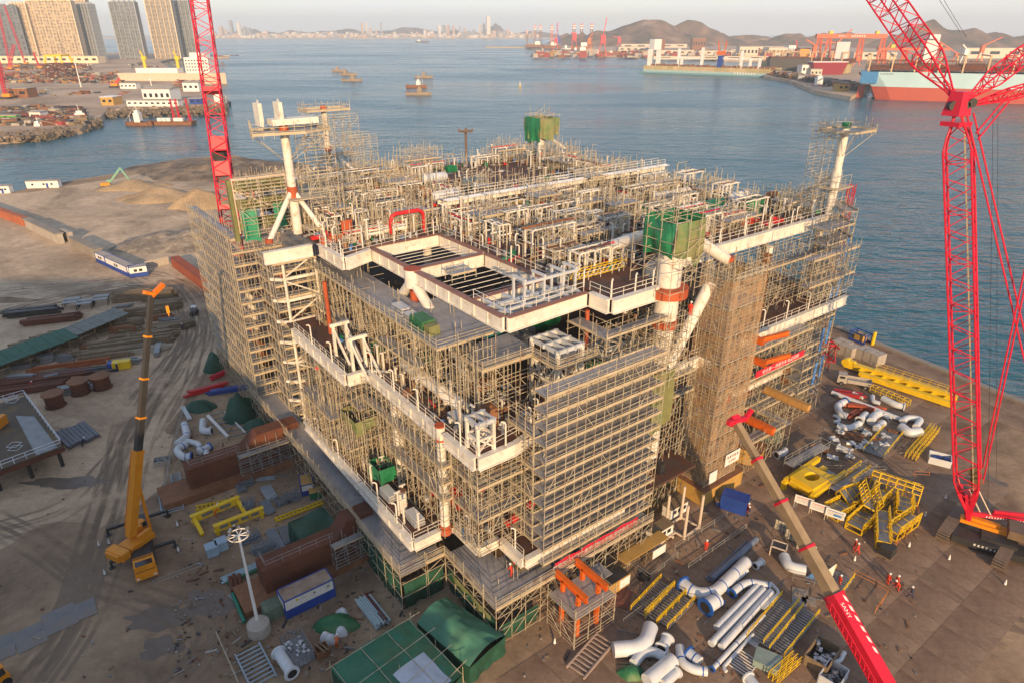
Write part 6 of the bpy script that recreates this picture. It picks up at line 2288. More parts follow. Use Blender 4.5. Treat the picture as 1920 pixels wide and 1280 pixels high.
stairflight((1655, 862), (1690, 820), 3.0, "broad stair flight with yellow ends near the handrail bundles")
railbundle((1455, 1285), (1500, 1245), 3, "yellow ladder frames cut by the bottom edge")
# loop rail
a, c = at(1630, 735), at(1700, 764)
d = c - a
t = thing("loop_rail", "yellow looped guard frame lying beyond the white pipes", "guard frame", (a.x, a.y, 0), math.atan2(d.y, d.x))
sg = []
for y in (0, 1.0):
	for z in (.2, .8, 1.4):
		sg.append((0, y, z, d.length, y, z))
for i in range(8):
	x = d.length * i / 7
	sg += [(x, 0, .2, x, 0, 1.4), (x, 0, 1.4, x, 1, 1.4), (x, 1, .2, x, 1, 1.4)]
MB().tubes(sg, .06).build("bars", YEL, t)
# white blue-lined skip
def skip(px, rz, w, d_, h, m, label, fill=None, inside=DARK):
	t = thing("skip", label, "skip", at(*px), rz)
	b = MB()
	for x, y, ww, dd in ((0, -d_ / 2, w, .1), (0, d_ / 2, w, .1), (-w / 2, 0, .1, d_ - .12), (w / 2, 0, .1, d_ - .12)):
		b.box((x, y, h / 2), (ww, dd, h))
	b.build("sides", m, t)
	MB().box((0, 0, .1), (w - .12, d_ - .12, .1)).build("floor", inside, t)
	b = MB()
	rr = random.Random(int(px[0]))
	for i in range(30):
		b.box((rr.uniform(-.4, .4) * w, rr.uniform(-.4, .4) * d_, rr.uniform(.2, h * .8)), (rr.uniform(.3, .8), rr.uniform(.1, .4), .12), rr.random() * 3)
	o = b.build("scrap", fill or STEEL, t)
	o['kind'] = 'stuff'
skip((1760, 866), R(-30), 3.0, 2.2, 1.2, PIPEW, "pale blue open skip left of the big red crane", BLUE)
skip((1538, 1238), R(45), 3.6, 2.4, 1.5, WOOD, "timber sided skip heaped with silver scrap near the red boom", mat("scrap_foil", (.5, .52, .54), .35, .5, .4, 3))
skip((1560, 1275), R(45), 2.8, 2.0, 1.3, PIPEW, "pale skip at the bottom edge under the red boom")
skip((306, 0 + 868), R(20), 2.4, 1.5, .9, CONCL, "pale skip at the end of the rust girder")
t = thing("grey_box", "grey green flat box in front of the wide stair flight", "box", at(1437, 1245), R(-30))
MB().box((0, 0, .5), (2.6, 2.0, .9)).build("body", mat("grey_green_paint", (.25, .33, .3), .5), t)
MB().box((0, 0, .98), (2.7, 2.1, .06)).build("lid", MATS["grey_green_paint"], t)
lspool("white hooked pipe lying over the grey green box", [(1432, 1224), (1440, 1222), (1462, 1240)], .17)
lspool("white hooked pipe beside the scrap skip", [(1550, 1230), (1562, 1240), (1575, 1238), (1583, 1222)], .25)
# the main pipe yard in front
lspool("dark blue grey pipe, thicker of the pair at the back of the front pipe yard", [(1334, 1085), (1418, 1010)], .42, m=mat("slate_pipe", (.16, .2, .27), .4))
lspool("thin dark pipe at the back of the front pipe yard", [(1323, 1084), (1400, 1014)], .15, m=MATS["slate_pipe"])
lspool("second thin dark pipe at the back of the front pipe yard", [(1327, 1088), (1404, 1018)], .15, m=MATS["slate_pipe"])
lspool("big white pipe with a wide bend and blue collar facing the platform", [(1280, 1092), (1302, 1112), (1338, 1112), (1400, 1052)], .74, flanges=(0,), bands=(.12, .3, .5, .75))
lspool("thin white pipe with blue bands right of the big bend", [(1340, 1118), (1400, 1068)], .33, bands=(.3, .6, .9), flanges=(0,))
lspool("short fat white pipe with blue rings below the big bend", [(1322, 1138), (1346, 1122)], .85, flanges=(0,), bands=(.8,))
lspool("small white elbow beside the short fat pipe", [(1345, 1115), (1348, 1126), (1358, 1130)], .28, flanges=(1,))
lspool("white arching pipe with blue flange over the straight pipes", [(1372, 1112), (1388, 1098), (1405, 1090), (1445, 1098)], .46, flanges=(0,), bands=(.3, .6, .95))
lspool("straight white pipe, leftmost of the four long ones", [(1343, 1176), (1420, 1098)], .4)
lspool("straight white pipe, second of the four long ones", [(1333, 1206), (1432, 1104)], .42)
lspool("straight white pipe, third of the four long ones", [(1352, 1212), (1446, 1108)], .42)
lspool("slim white pipe with elbow end beside the long ones", [(1445, 1092), (1462, 1110), (1430, 1140)], .22)
lspool("slim long white pipe with blue ends running to the bottom", [(1335, 1254), (1432, 1152)], .27, bands=(.1, .45, .85), flanges=(0,))
lspool("thinnest white pipe with hooked foot beside the slim one", [(1362, 1258), (1356, 1250), (1412, 1188)], .2)
lspool("large cream quarter bend in the front pipe yard", [(1150, 1217), (1208, 1212), (1220, 1174)], .85)
lspool("white arched pipe with wide flange below the cream bend", [(1188, 1243), (1205, 1222), (1225, 1220), (1247, 1232)], .55, flanges=(1,), fm=PIPEW)
lspool("short white flanged pipe right of the cream bend", [(1240, 1215), (1252, 1196)], .6, flanges=(0, 1), fm=PIPEW)
lspool("fat white pipe with orange bore at the bottom edge", [(1213, 1276), (1262, 1236)], .8)
lspool("white pipe with flange cut by the bottom edge", [(1245, 1282), (1270, 1258)], .5, flanges=(1,), fm=PIPEW)
lspool("white curved pipe with blue collar at the bottom", [(1275, 1212), (1276, 1240), (1300, 1255), (1326, 1258)], .5, bands=(.35, .9))
lspool("white cylinder with blue end beside the curved pipe", [(1290, 1222), (1312, 1240)], .6, flanges=(0,), bands=(.6,))
lspool("white curved elbow by the mesh screens", [(1470, 1042), (1478, 1062), (1510, 1068)], .68)
lspool("white valve body beyond the long pipes", [(1416, 1060), (1428, 1052)], .4, flanges=(0, 1), fm=PIPEW)
lspool("white pipe end at the bottom edge near the grey box", [(1402, 1268), (1420, 1290)], .55, flanges=(0,), fm=PIPEW)
for px, rz, L, w, lb in (((1393, 1243), R(45), 3, 2.4, "pale tube frame lying in front of the grey green box"), ((1412, 1200), R(45), 1.6, 1.3, "small silver frame beside the slim pipes"), ((1178, 1196), R(-15), 2.6, 1.6, "dark grating lying behind the cream bend"), ((1290, 1240), R(-40), 2, 1.4, "dark grating lying under the curved pipe"), ((1185, 1040), R(35), 3, 1.2, "striped grating lying beside the pale cross frames")):
	p = at(*px)
	t = thing("grating", lb, "grating", (p.x, p.y, 0), rz)
	m = STEEL if 'dark' in lb or 'striped' in lb else HELM
	for sy in (-1, 1):
		MB().box((0, sy * w / 2, .12), (L, .1, .12)).build("side_bar", m, t)
	me = MB().box((0, 0, 0), (.09, w, .08)).mesh("bar", m)
	for i in range(8):
		inst("bar", me, t, (-L / 2 + L * (i + .5) / 8, 0, .13))
for px, rz, w, d_, m, lb in (((1154, 1117), R(-20), 3.6, 3.2, mat("red_brown_plate", (.14, .06, .045), .8), "square red brown plate on the yard by the orange stand"), ((1120, 1145), R(-20), 2.6, 2.6, mat("tan_sheet", (.3, .19, .12), .8), "tan square sheet on the yard below the orange stand"),
							((1500, 1112), R(-20), 1.8, 1.6, CONC, "grey plate right of the arched pipe"), ((1516, 1126), R(-20), 1.6, 1.4, CONC, "second grey plate right of the arched pipe"), ((1498, 1128), R(-20), 1.6, 1.4, STEEL, "darker grey plate right of the arched pipe")):
	p = at(*px)
	t = thing("steel_plate", lb, "steel plate", (p.x, p.y, .03), rz)
	MB().box((0, 0, .05), (w, d_, .08)).build("plate", m, t)
	MB().box((w * .1, -d_ * .12, .12), (w * .5, d_ * .4, .06)).build("packing", m, t)
t = thing("hose_coil", "coil of dark hose on the yard before the cross frames", "hose coil", at(1207, 1082), 0)
for k in range(4):
	MB().pipe(arc((k * .06, -k * .05, .08 + k * .09), .75 - k * .07, 0, 2 * math.pi, 16), .06, 6).build("loop", BLACK, t)
# pale frames of posts lying and standing
PALE = mat("pale_cream_steel", (.6, .5, .4), .5, 0, .12, .6)
t = wthing("post_assembly", "upright cream post frame before the netted stair tower", "post frame", at(1280, 1000))
posts = [at(1248, 990), at(1276, 972), at(1310, 990), at(1282, 1010)]
b = MB()
for p in posts:
	b.cyl((p.x, p.y, 0), (p.x, p.y, 5.6), .2, None, 10)
b.build("posts", PALE, t, smooth=True)
b = MB()
for i, j in ((0, 1), (2, 3), (0, 3), (1, 2)):
	b.cyl((posts[i].x, posts[i].y, .3), (posts[j].x, posts[j].y, .3), .17, None, 8)
b.build("base_tubes", PALE, t, smooth=True)
t = wthing("tube_cross", "cream tube cross frame lying flat on the yard", "tube frame", at(1220, 1015))
b = MB()
for pa, pb in (((1200, 1005), (1245, 1035)), ((1232, 990), (1262, 1010)), ((1195, 1022), (1242, 983)), ((1218, 1036), (1265, 1000))):
	p, q = at(*pa), at(*pb)
	b.cyl((p.x, p.y, .3), (q.x, q.y, .3), .19, None, 8)
b.build("tubes", PALE, t, smooth=True)
# orange portal stand at the near corner
t = mthing("orange_stand", "orange portal stand with grey deck beside the near corner of the scaffold", "steel stand", 6, -5, 0)
b = MB()
for s in (7.2, 10.2):
	for tt in (-3.8, -1.2):
		b.box((s, tt, 2.6), (.45, .45, 5.2))
b.build("posts", ORANGE, t)
b = MB()
for s in (7.2, 10.2):
	b.ibeam((s, -5.2, 6.4), (s, .0, 6.4), .5, .8)
	for tt in (-3.8, -1.2):
		b.box((s, tt, 5.6), (.4, .4, .9))
b.build("crossbeams", ORANGE, t)
MB().box2((5.6, -5.2, 4.5), (11.6, -.6, 4.62)).build("deck", BOARD, t)
b = MB()
sg = []
for p, q in (((5.6, -5.2), (11.6, -5.2)), ((11.6, -5.2), (11.6, -.6)), ((5.6, -5.2), (5.6, -.6))):
	lifts(sg, p, q, (0, 0), 0, .4, 4.5, lift=2.0, rows=1, bay=2, brace=.4, foot=0)
b.tubes(sg, .035)
o = b.build("scaffold_tubes", TUBE, t)
o['kind'] = 'stuff'
# banner with slogan below the banded face
ban = mthing("slogan_banner", "long red slogan banner with white lettering along the banded scaffold", "banner", 7.4, .55, 6.5)
b = MB()
b.sheet(lambda u, v: (7.4 + 13.6 * u, .5 - .06 * math.sin(u * 30), 6.1 + 1.1 * v + .06 * math.sin(u * 17)), 40, 2)
b.build("cloth", mat("banner_red", (.62, .02, .05), .7), ban)
def text(body, parent, loc, rot, size, m, name="lettering", align='CENTER', sx=1.0, ext=.004):
	c = bpy.data.curves.new(name, 'FONT')
	c.body = body
	c.size = size
	c.align_x = align
	c.align_y = 'CENTER'
	c.extrude = ext
	c.materials.append(m)
	o = bpy.data.objects.new(name, c)
	COL.objects.link(o)
	dg = bpy.context.evaluated_depsgraph_get()
	me = bpy.data.meshes.new_from_object(o.evaluated_get(dg))
	bpy.data.objects.remove(o)
	o = bpy.data.objects.new(name, me)
	COL.objects.link(o)
	o.parent = parent
	r = parent
	while r is not None and r.parent is not None:
		r = r.parent
	if r is not None and r.name in OFF:
		loc = [loc[i] - OFF[r.name][i] for i in range(3)]
	o.location = loc
	o.rotation_euler = rot
	o.scale = (sx, 1, 1)
	return o
text("精雕细琢下功夫 勇挑重担大国造 重质量重工匠心", ban, (14.2, .4, 6.65), (math.pi / 2, 0, 0), .66, HELM)
def marks(parent, x, y, z, size, n, m, rz=0.0):
	"""a line of lettering too far away to read"""
	r = random.Random(n)
	o_ = OFF.get(parent.name, (0, 0, 0)) if parent.parent is None else (0, 0, 0)
	b = MB()
	for i in range(n):
		k = (i - (n - 1) / 2) * size * 1.1
		px_, py_ = x + k * math.cos(rz), y + k * math.sin(rz)
		for q in range(3):
			b.box((px_, py_, z + (q - 1) * size * .3), (size * r.uniform(.4, .85), .02, size * .16), rz)
		b.box((px_, py_, z), (size * .16, .018, size * .8), rz)
	return b.build("lettering", m, parent, kind='stuff')
ban2 = mthing("slogan_banner", "faded red slogan banner across the right bays", "banner", 49, 4.0, 16.8)
b = MB()
b.sheet(lambda u, v: (48 + 12.5 * u, 4.05, 16.5 + 1.1 * v), 20, 2)
b.build("cloth", MATS["banner_red"], ban2)
text("安全第一 质量为本 精益求精", ban2, (54.2, 3.98, 17.05), (math.pi / 2, 0, 0), .75, HELM)
# yellow plywood site hut and sign boards below the banner
t = mthing("site_kiosk", "yellow plywood kiosk and walkway roof under the red banner", "kiosk", 15, -1.6, 0)
MB().box2((13.8, -2.2, .3), (17.4, -.2, 2.0)).build("hut", PLY, t)
MB().box2((13.9, -2.1, 2.0), (17.3, -.3, 2.05)).build("floor", DARK, t)
for i, (s, w) in enumerate(((15.6, 1.7), (22.6, 2.4))):
	o = MB().box2((s, -2.26 if i == 0 else -1.2, .6), (s + w, -2.2 if i == 0 else -1.14, 1.9)).build("sign_board", HELM, t)
MB().box2((17.6, -1.1, 2.5), (25.6, .6, 2.6)).build("canopy", PLY, t)
MB().box2((11, -1.8, 3.3), (14.6, .6, 3.4)).build("grey_canopy", BOARD, t)
b = MB()
for s in (18, 21.5, 25.2):
	b.box((s, -1.0, 1.25), (.12, .12, 2.5))
b.build("canopy_posts", WOOD, t)
# white low huts at the recess
for s, tt, lb in ((27, 1.6, "white low cabinet nearer the banner in the recess"), (32.5, 3.6, "white low cabinet nearer the stair tower in the recess")):
	t = mthing("cabinet", lb, "cabinet", s, tt, 0, "white cabinets in the recess")
	MB().box2((s - 1.8, tt - .8, .2), (s + 1.8, tt + .8, 1.9)).build("body", HELM, t)
	MB().box2((s - 1.9, tt - .9, 1.9), (s + 1.9, tt + .9, 2.0)).build("roof", WOOD, t)
	for k in range(3):
		MB().box2((s - 1.4 + k, tt - .84, .9), (s - .7 + k, tt - .8, 1.5)).build("window", GLASS, t)
# big sign on the tower, boards and blue container at its foot
t = mthing("tower_sign", "white sign board with red lettering fixed low on the stair tower", "sign", 43.8, 2.75, 5)
MB().box2((41.6, 2.62, 4.6), (44.9, 2.7, 6.6)).build("board", HELM, t)
marks(t, 43.2, 2.6, 6.0, .5, 5, RUSTL)
marks(t, 43.2, 2.6, 5.2, .4, 4, RUSTL)
t = mthing("tower_notice", "plain white board on the left foot of the stair tower", "sign", 37.6, 2.8, 3)
MB().box2((38.2, 2.6, 3.0), (39.9, 2.66, 4.9)).build("board", HELM, t)
p = at(1376, 952)
container("small dark blue ribbed container by the stair tower foot", (p.x, p.y, 0), R(-30), 3.6, BLUE, BLUE, BLUE, 2.2, 2.2, band=0)
p = at(1352, 946)
t = thing("worktable", "small worktable with blue base beside the stair tower", "table", (p.x, p.y, 0), R(-20))
MB().box((0, 0, .9), (1.9, 1.3, .08)).build("tabletop", WOOD, t)
MB().box((0, 0, .45), (1.4, .9, .8)).build("base", BLUE, t)
p = at(1400, 860)
t = thing("timber_block", "tan timber box by the long boom's tip", "box", (p.x, p.y, 0), R(-30))
MB().box((0, 0, 1.3), (4.4, 3.4, 2.6)).build("body", PLY, t)
MB().box((0, 0, 2.64), (4.5, 3.5, .08)).build("lid", RUSTL, t)
p = at(1375, 835)
t = thing("lamp_post", "thin white post rising beside the long boom's tip", "post", (p.x, p.y, 0), 0)
MB().cyl((0, 0, 0), (0, 0, 9), .16, .1, 8).build("pole", HELM, t)
MB().box((0, 0, .15), (.8, .8, .3)).build("foot", CONC, t)
heap("dark grey netting heap at the stair tower's right foot", (1440, 820), 2.6, 2.0, 3.6, mat("grey_netting", (.1, .14, .12), .9, 0, .3, 1), seed=31, name="netting_heap")
# notice boards
for i, (px, lb) in enumerate((((1504, 955), "white notice board nearest the yellow carriage of the three"), ((1533, 968), "white notice board in the middle of the three"), ((1562, 980), "white notice board with a map, nearest the yellow stairs"))):
	t = thing("notice_board", lb, "notice board", at(*px), R(-33), "three notice boards")
	MB().box((0, 0, 1.6), (2.5, .06, 1.3)).build("panel", HELM, t)
	b = MB()
	for x in (-1.2, 1.2):
		b.box((x, .06, 1.1), (.08, .08, 2.2))
	b.build("posts", PALE, t)
	MB().box((0, -.034, 1.95), (2.0, .008, .1)).build("heading", RED if i < 2 else BLUE, t)
	for k in range(4):
		MB().box((0, -.034, 1.75 - k * .16), (2.1, .008, .04)).build("text_line", STEEL, t)
	if i == 2:
		MB().box((.3, -.038, 1.4), (1.0, .008, .4)).build("map_patch", LBLUE, t)
# mesh screens
for px, lb in (((1468, 1000), "mesh screen panel lit by the sun, nearer the platform"), ((1488, 1018), "shaded mesh screen panel beside the lit one"), ((1510, 1038), "shaded mesh screen panel nearest the long boom")):
	t = thing("mesh_screen", lb, "mesh screen", at(*px), R(-38), "mesh screens")
	MB().box((0, 0, 1.1), (2.5, .04, 1.6)).build("sheet", mat("pale_sheet", (.5, .47, .38), .6), t)
	sg = []
	for k in range(7):
		sg.append((-1.25 + k * .417, -.04, .2, -1.25 + k * .417, -.04, 2.0))
	for z in (.3, 1.1, 1.95):
		sg.append((-1.25, -.04, z, 1.25, -.04, z))
	sg += [(-1.2, 0, 1.6, -1.2, -1.2, 0), (1.2, 0, 1.6, 1.2, -1.2, 0)]
	MB().tubes(sg, .03).build("frame", DARK, t)
t = thing("steel_table", "open cream table frame in front of the mesh screens", "table frame", at(1458, 1038), R(-30))
b = MB()
for x in (-.9, .9):
	for y in (-.7, .7):
		b.box((x, y, .75), (.14, .14, 1.5))
	b.box((x, 0, 1.5), (.14, 1.5, .14))
for y in (-.7, .7):
	b.box((0, y, 1.5), (1.9, .14, .14))
b.build("frame", PALE, t)
MB().box((0, 0, 1.45), (1.7, 1.3, .04)).build("top", DARK, t)
t = thing("sail_sign", "blue and white triangular sign pair at the boom's middle", "sign", at(1525, 1088), R(-20))
for x in (0, 1.6):
	MB().add([(x - .9, x * .5, .2), (x + .5, x * .5, .2), (x + .6, x * .5, 2.8), (x - .9, x * .5 + .06, .2), (x + .5, x * .5 + .06, .2), (x + .6, x * .5 + .06, 2.8)], [(0, 1, 2), (5, 4, 3), (0, 3, 4, 1), (1, 4, 5, 2), (2, 5, 3, 0)]).build("sail", HELM if x else LBLUE, t)
b = MB()
rail(b, (-2.5, -1), (2.5, -1), .1)
rail(b, (-2.5, 1), (2.5, 1), .1)
b.build("cage_rail", GTUBE, t)
# yellow carriage and the cluster of yellow stair frames
CARR = thing("yellow_carriage", "yellow crane carriage with a dark oval opening inside tube railings", "crane carriage", at(1522, 912), R(35))
b = MB()
n = 20
oval = [(1.35 * math.cos(2 * math.pi * i / n), .95 * math.sin(2 * math.pi * i / n)) for i in range(n)]
outr = []
for i in range(n):
	a_ = 2 * math.pi * i / n
	c_, s_ = math.cos(a_), math.sin(a_)
	k = 1 / max(abs(c_) / 2.6, abs(s_) / 1.9)
	outr.append((c_ * k, s_ * k))
vs = [(x - .6, y, 2.2) for x, y in oval] + [(x - .6, y, 2.2) for x, y in outr] + [(x - .6, y, .5) for x, y in oval] + [(x - .6, y, .5) for x, y in outr]
fs = []
for i in range(n):
	j = (i + 1) % n
	fs += [(i, j, n + j, n + i)[::-1], (2 * n + i, 2 * n + j, j, i)[::-1], (n + i, n + j, 3 * n + j, 3 * n + i)[::-1]]
b.add(vs, fs)
b.build("plate", YEL, CARR)
for y in (-2.2, 2.2):
	q = MB()
	q.beam((-3.8, y, 1.3), (4.6, y, 2.0), .6, .8)
	q.box((-3.9, y, .7), (.7, .6, 1.4))
	q.build("arm", YEL, CARR)
q = MB()
q.cyl((-3.4, -1.6, 1.6), (-3.4, 1.6, 1.6), .3, None, 10)
q.box((-2.8, 0, 1.0), (.8, 1.2, .9))
q.build("winch", YEL, CARR)
MB().box((3.2, 0, .9), (3.0, 3.4, .1)).build("grey_deck", STEEL, CARR)
for k, (x, y) in enumerate(((3, -1.2), (3.8, .8), (2.4, 1.0))):
	MB().box((x, y, 1.2), (1.2, .8, .5)).build("motor_box", YEL, CARR)
cg = thing("scaffold", "grey railed scaffold decks either side of the yellow carriage", "scaffold", at(1540, 895), R(35))
for y in (-4.0, 3.6):
	MB().box((1.2, y, 1.7), (9.5, 1.6, .08)).build("walkway", BOARD, cg)
sg = []
for y in (-4.8, -3.2, 2.8, 4.4):
	for i in range(6):
		x = -3.5 + i * 1.9
		sg.append((x, y, 0, x, y, 2.9))
	for z in (1.65, 2.2, 2.75):
		sg.append((-3.6, y, z, 6.2, y, z))
for i in range(6):
	x = -3.5 + i * 1.9
	sg += [(x, -4.8, 2.75, x, 4.4, 2.75)] if i in (0, 5) else []
o = MB().tubes(sg, .04).build("tubes", TUBEG, cg)
o['kind'] = 'stuff'
def ycage(px, rz, L, w, h, label, roll=0, ncell=3, deck=STEEL):
	t = thing("caged_stair", label, "stair frame", at(*px), rz + rnd.uniform(-.3, .3), "yellow caged stair frames")
	t.rotation_euler[0] = roll or rnd.uniform(-.05, .05)
	t.location.z = abs(t.rotation_euler[0]) * w * .5
	sg = []
	for x in [L * (i / ncell - .5) for i in range(ncell + 1)]:
		for y in (-w / 2, w / 2):
			sg.append((x, y, .15, x, y, h))
		sg += [(x, -w / 2, .15, x, w / 2, .15), (x, -w / 2, h * .55, x, w / 2, h * .55)]
	for y in (-w / 2, w / 2):
		for z in (.15, h * .55, h * .78, h):
			sg.append((-L / 2, y, z, L / 2, y, z))
		for i in range(ncell * 2):
			x = L * (i / (ncell * 2) - .5)
			sg.append((x, y, h * .55, x, y, h))
	MB().tubes(sg, .09).build("cage", YEL, t)
	for i in range(ncell):
		MB().box((L * ((i + .5) / ncell - .5), 0, h * .55 + .06), (L / ncell - .25, w - .3, .06)).build("panel", deck, t)
	b = MB()
	for i in range(6):
		b.box((-L * .2 + i * L * .08, 0, h * .2 + i * h * .05), (.3, w * .6, .06))
	b.build("steps", YEL, t)
	return t
ycage((1598, 905), R(45), 5.5, 1.4, 2.6, "yellow caged frame farthest left, looped end to the quay")
ycage((1588, 940), R(35), 3.2, 2.4, 2.2, "yellow caged frame with open top close to the grey railing", .5)
ycage((1570, 962), R(30), 3.4, 2.4, 1.8, "yellow six panel frame right behind the notice boards")
ycage((1608, 955), R(60), 4.4, 2.0, 3.4, "tall leaning yellow caged frame in the middle of the cluster", .45)
ycage((1612, 985), R(50), 4.2, 2.2, 1.8, "low zigzag yellow caged frame nearest the walking pair")
ycage((1640, 950), R(48), 5.0, 1.8, 2.6, "yellow caged frame carrying a white pipe")
ycage((1672, 935), R(-35), 6.5, 1.6, 3.0, "long yellow caged frame across the back of the cluster", -.4)
ycage((1690, 960), R(48), 3.6, 2.0, 2.6, "yellow caged frame with a grey tub at the right rear")
ycage((1652, 1000), R(52), 7.0, 1.6, 2.4, "long twin deck yellow caged frame in the front of the cluster")
ycage((1690, 995), R(50), 5.6, 1.5, 2.4, "yellow caged frame nearest the big red crane")
t = thing("round_disc", "yellow curved disc plate standing among the caged frames", "steel plate", at(1634, 932), R(50))
b = MB()
b.pipe([(0, 0, 1.6), (0, .12, 1.6)], 1.5, 20)
b.build("disc", mat("dull_yellow", (.45, .34, .06), .5), t)  # darker, duller yellow than the other yellow paint
MB().box((0, .3, .1), (2, .8, .2)).build("stand", WOOD, t)
t = thing("covered_pallet", "pallet under dark sheeting in front of the caged frames", "pallet", at(1662, 1038), R(40))
MB().box((0, 0, .1), (2, 1.8, .2)).build("pallet", WOOD, t)
MB().box((0, 0, .8), (1.9, 1.7, 1.2), taper=.85).build("cover", DARK, t)
# orange chain barriers and cones
for i, (x, y) in enumerate(((1772, 934), (1734, 967), (1704, 1024), (1779, 1048), (1884, 1095), (1602, 1050), (333, 985), (335, 1032), (186, 1022), (197, 1076), (205, 1018), (1040, 1205))):
	p = at(x, y)
	t = thing("traffic_cone", (["white topped cone nearest the red crane's left track", 'white topped cone midway between the red crane and the caged frames', 'white topped cone beside the orange chain barrier corner', "white topped cone on open ground below the red crane's tracks", 'lone white topped cone at the far right of the yard', 'white topped cone beside the striding red worker', "white topped cone at the truck crane's rear right outrigger", 'white topped cone just before the yellow spreader', "white topped cone left of the truck crane's counterweight", "white topped cone at the truck crane's front left outrigger", "white topped cone close to the truck crane's rear left outrigger", 'white topped cone at the foot of the near scaffold corner'])[i], "cone", (p.x, p.y, 0), 0, "marker cones on the yard")
	MB().box((0, 0, .03), (.45, .45, .06)).build("foot", BLACK, t)
	MB().cyl((0, 0, .06), (0, 0, .8), .18, .04, 10).build("body", HELM, t)
def barrier(pts, label, m=TUBEG):
	t = wthing("tube_barrier", label, "barrier", at(*pts[0]))
	sg = []
	for i in range(len(pts) - 1):
		a, c = at(*pts[i]), at(*pts[i + 1])
		n = max(1, round((c - a).length / 2.5))
		for k in range(n + 1):
			q = a.lerp(c, k / n)
			sg.append((q.x, q.y, 0, q.x, q.y, 1.1))
		for z in (.55, 1.05):
			sg.append((a.x, a.y, z, c.x, c.y, z))
	MB().tubes(sg, .035).build("rails", m, t)
barrier([(1265, 1030), (1362, 970)], "upper tube barrier crossing behind the front pipe yard")
barrier([(1290, 1068), (1398, 993)], "lower tube barrier crossing behind the front pipe yard")
barrier([(1270, 1045), (1218, 1088), (1180, 1060)], "tube barrier beside the hose coil")
barrier([(1168, 1172), (1275, 1092)], "tube barrier along the left stair flights")
barrier([(325, 892), (352, 852), (520, 800)], "tube barrier behind the left rust girder", TUBE)
barrier([(290, 1100), (380, 1065)], "low tube barrier in front of the truck crane")
barrier([(408, 1195), (450, 1290)], "tube barrier at the bottom left beside the ladder frame", TUBE)
barrier([(305, 935), (345, 770)], "rope line of posts beside the left pipe bends")
barrier([(1505, 935), (1480, 965)], "short barrier beside the first notice board")
OC = mat("orange_chain", (.55, .2, .05), .6)
barrier([(1663, 1040), (1695, 1010), (1722, 975), (1716, 950)], "orange chain barrier round the caged frames", OC)
barrier([(1740, 895), (1712, 893)], "orange chain barrier beyond the caged frames", OC)
barrier([(1600, 1080), (1640, 1100), (1665, 1115), (1640, 1150)], "orange chain barrier beside the red boom", OC)
barrier([(1490, 880), (1660, 885)], "tube fence behind the yellow carriage", TUBE)
# people
for px, rz, lb, pose, suit in (
		((1606, 1038), 2.2, "worker in red coverall striding left of the chain barrier", 'walk', 'red'), ((1601, 1030), 2.2, "worker in red coverall just behind the striding one", 'stand', 'red'),
		((1663, 1095), .5, "worker in red coverall standing apart left of the group", 'stand', 'red'), ((1679, 1099), .2, "worker in red coverall at the left of the close pair", 'stand', 'red'), ((1684, 1107), 3.0, "worker in red coverall at the front of the close pair", 'stoop', 'red'),
		((1706, 1120), 2.4, "worker in dark clothes walking behind the red group", 'walk', 'navy'), ((1572, 1098), .2, "worker in red coverall partly behind the long boom", 'stand', 'red'), ((1323, 1032), 1.2, "worker in red and dark clothes between the barriers", 'stand', 'red'),
		((1401, 962), .6, "worker in red coverall beside the blue container, nearer one", 'stand', 'red'), ((1403, 968), 2.5, "worker in navy coverall beside the blue container", 'stand', 'navy'), ((1098, 1108), 1.0, "worker in red coverall standing at the kiosk", 'stand', 'red'),
		((1101, 1115), 2.4, "worker in red coverall in front of the kiosk", 'walk', 'red'), ((405, 970), 1.2, "worker in orange vest bending inside the yellow frame", 'stoop', 'orange'), ((412, 962), 2.0, "worker in navy coverall inside the yellow frame", 'stand', 'navy'),
		((435, 1010), .4, "worker in red coverall by the lamp ring", 'stand', 'red'), ((442, 1003), .4, "worker in navy coverall by the lamp ring", 'stand', 'navy'), ((343, 620), -.6, "worker in navy coverall walking past the timber stacks", 'walk', 'navy'),
		((221, 695), 0, "worker in navy coverall beside the yellow generator", 'stand', 'navy'), ((58, 728), 0, "worker in pale red coverall among the rusty sections", 'stoop', 'red'), ((632, 1215), 1.5, "worker in orange vest behind the tent frames", 'stoop', 'orange'), ((155, 836), .5, "worker with white helmet beside the dark beams", 'stoop', 'navy')):
	person(at(*px), rz, lb, pose, suit)
for st, rz, lb, pose in (((4.4, 4.2, 5.64), 1.0, "worker in red and blue on the low walkway with a yellow helmet", 'stoop'), ((3.2, 3.0, 5.64), 2.0, "worker in red coverall on the low walkway by the timber pile", 'stoop'), ((30.0, 3.2, TOP - 3.4), 1.0, "worker in red coverall on the corner gallery", 'stand'), ((-1, 53, 9.8), .5, "worker in red coverall on the white stair block", 'stand'), ((42, 4, 14.5), .5, "worker in red coverall seen through the tower netting", 'stand'), ((56, 10.8, 18.6), .5, "worker in red coverall high on the right bays", 'stand')):
	person(W(*st), rz, lb, pose, 'red', YEL if 'yellow' in lb else None)
t = mthing("timber_pile", "olive sheet and timber pile on the low walkway corner", "timber pile", 6, 3, 5.6)
for k in range(4):
	MB().box((6.2 + k * .05, 3.4 + k * .45, 5.75 + k * .02), (3.6, .4, .28)).build("plank", PLY if k % 2 else WOOD, t)
MB().box((6.2, 4.1, 6.06), (3.9, 2.0, .06)).build("sheet", OLIVE, t)
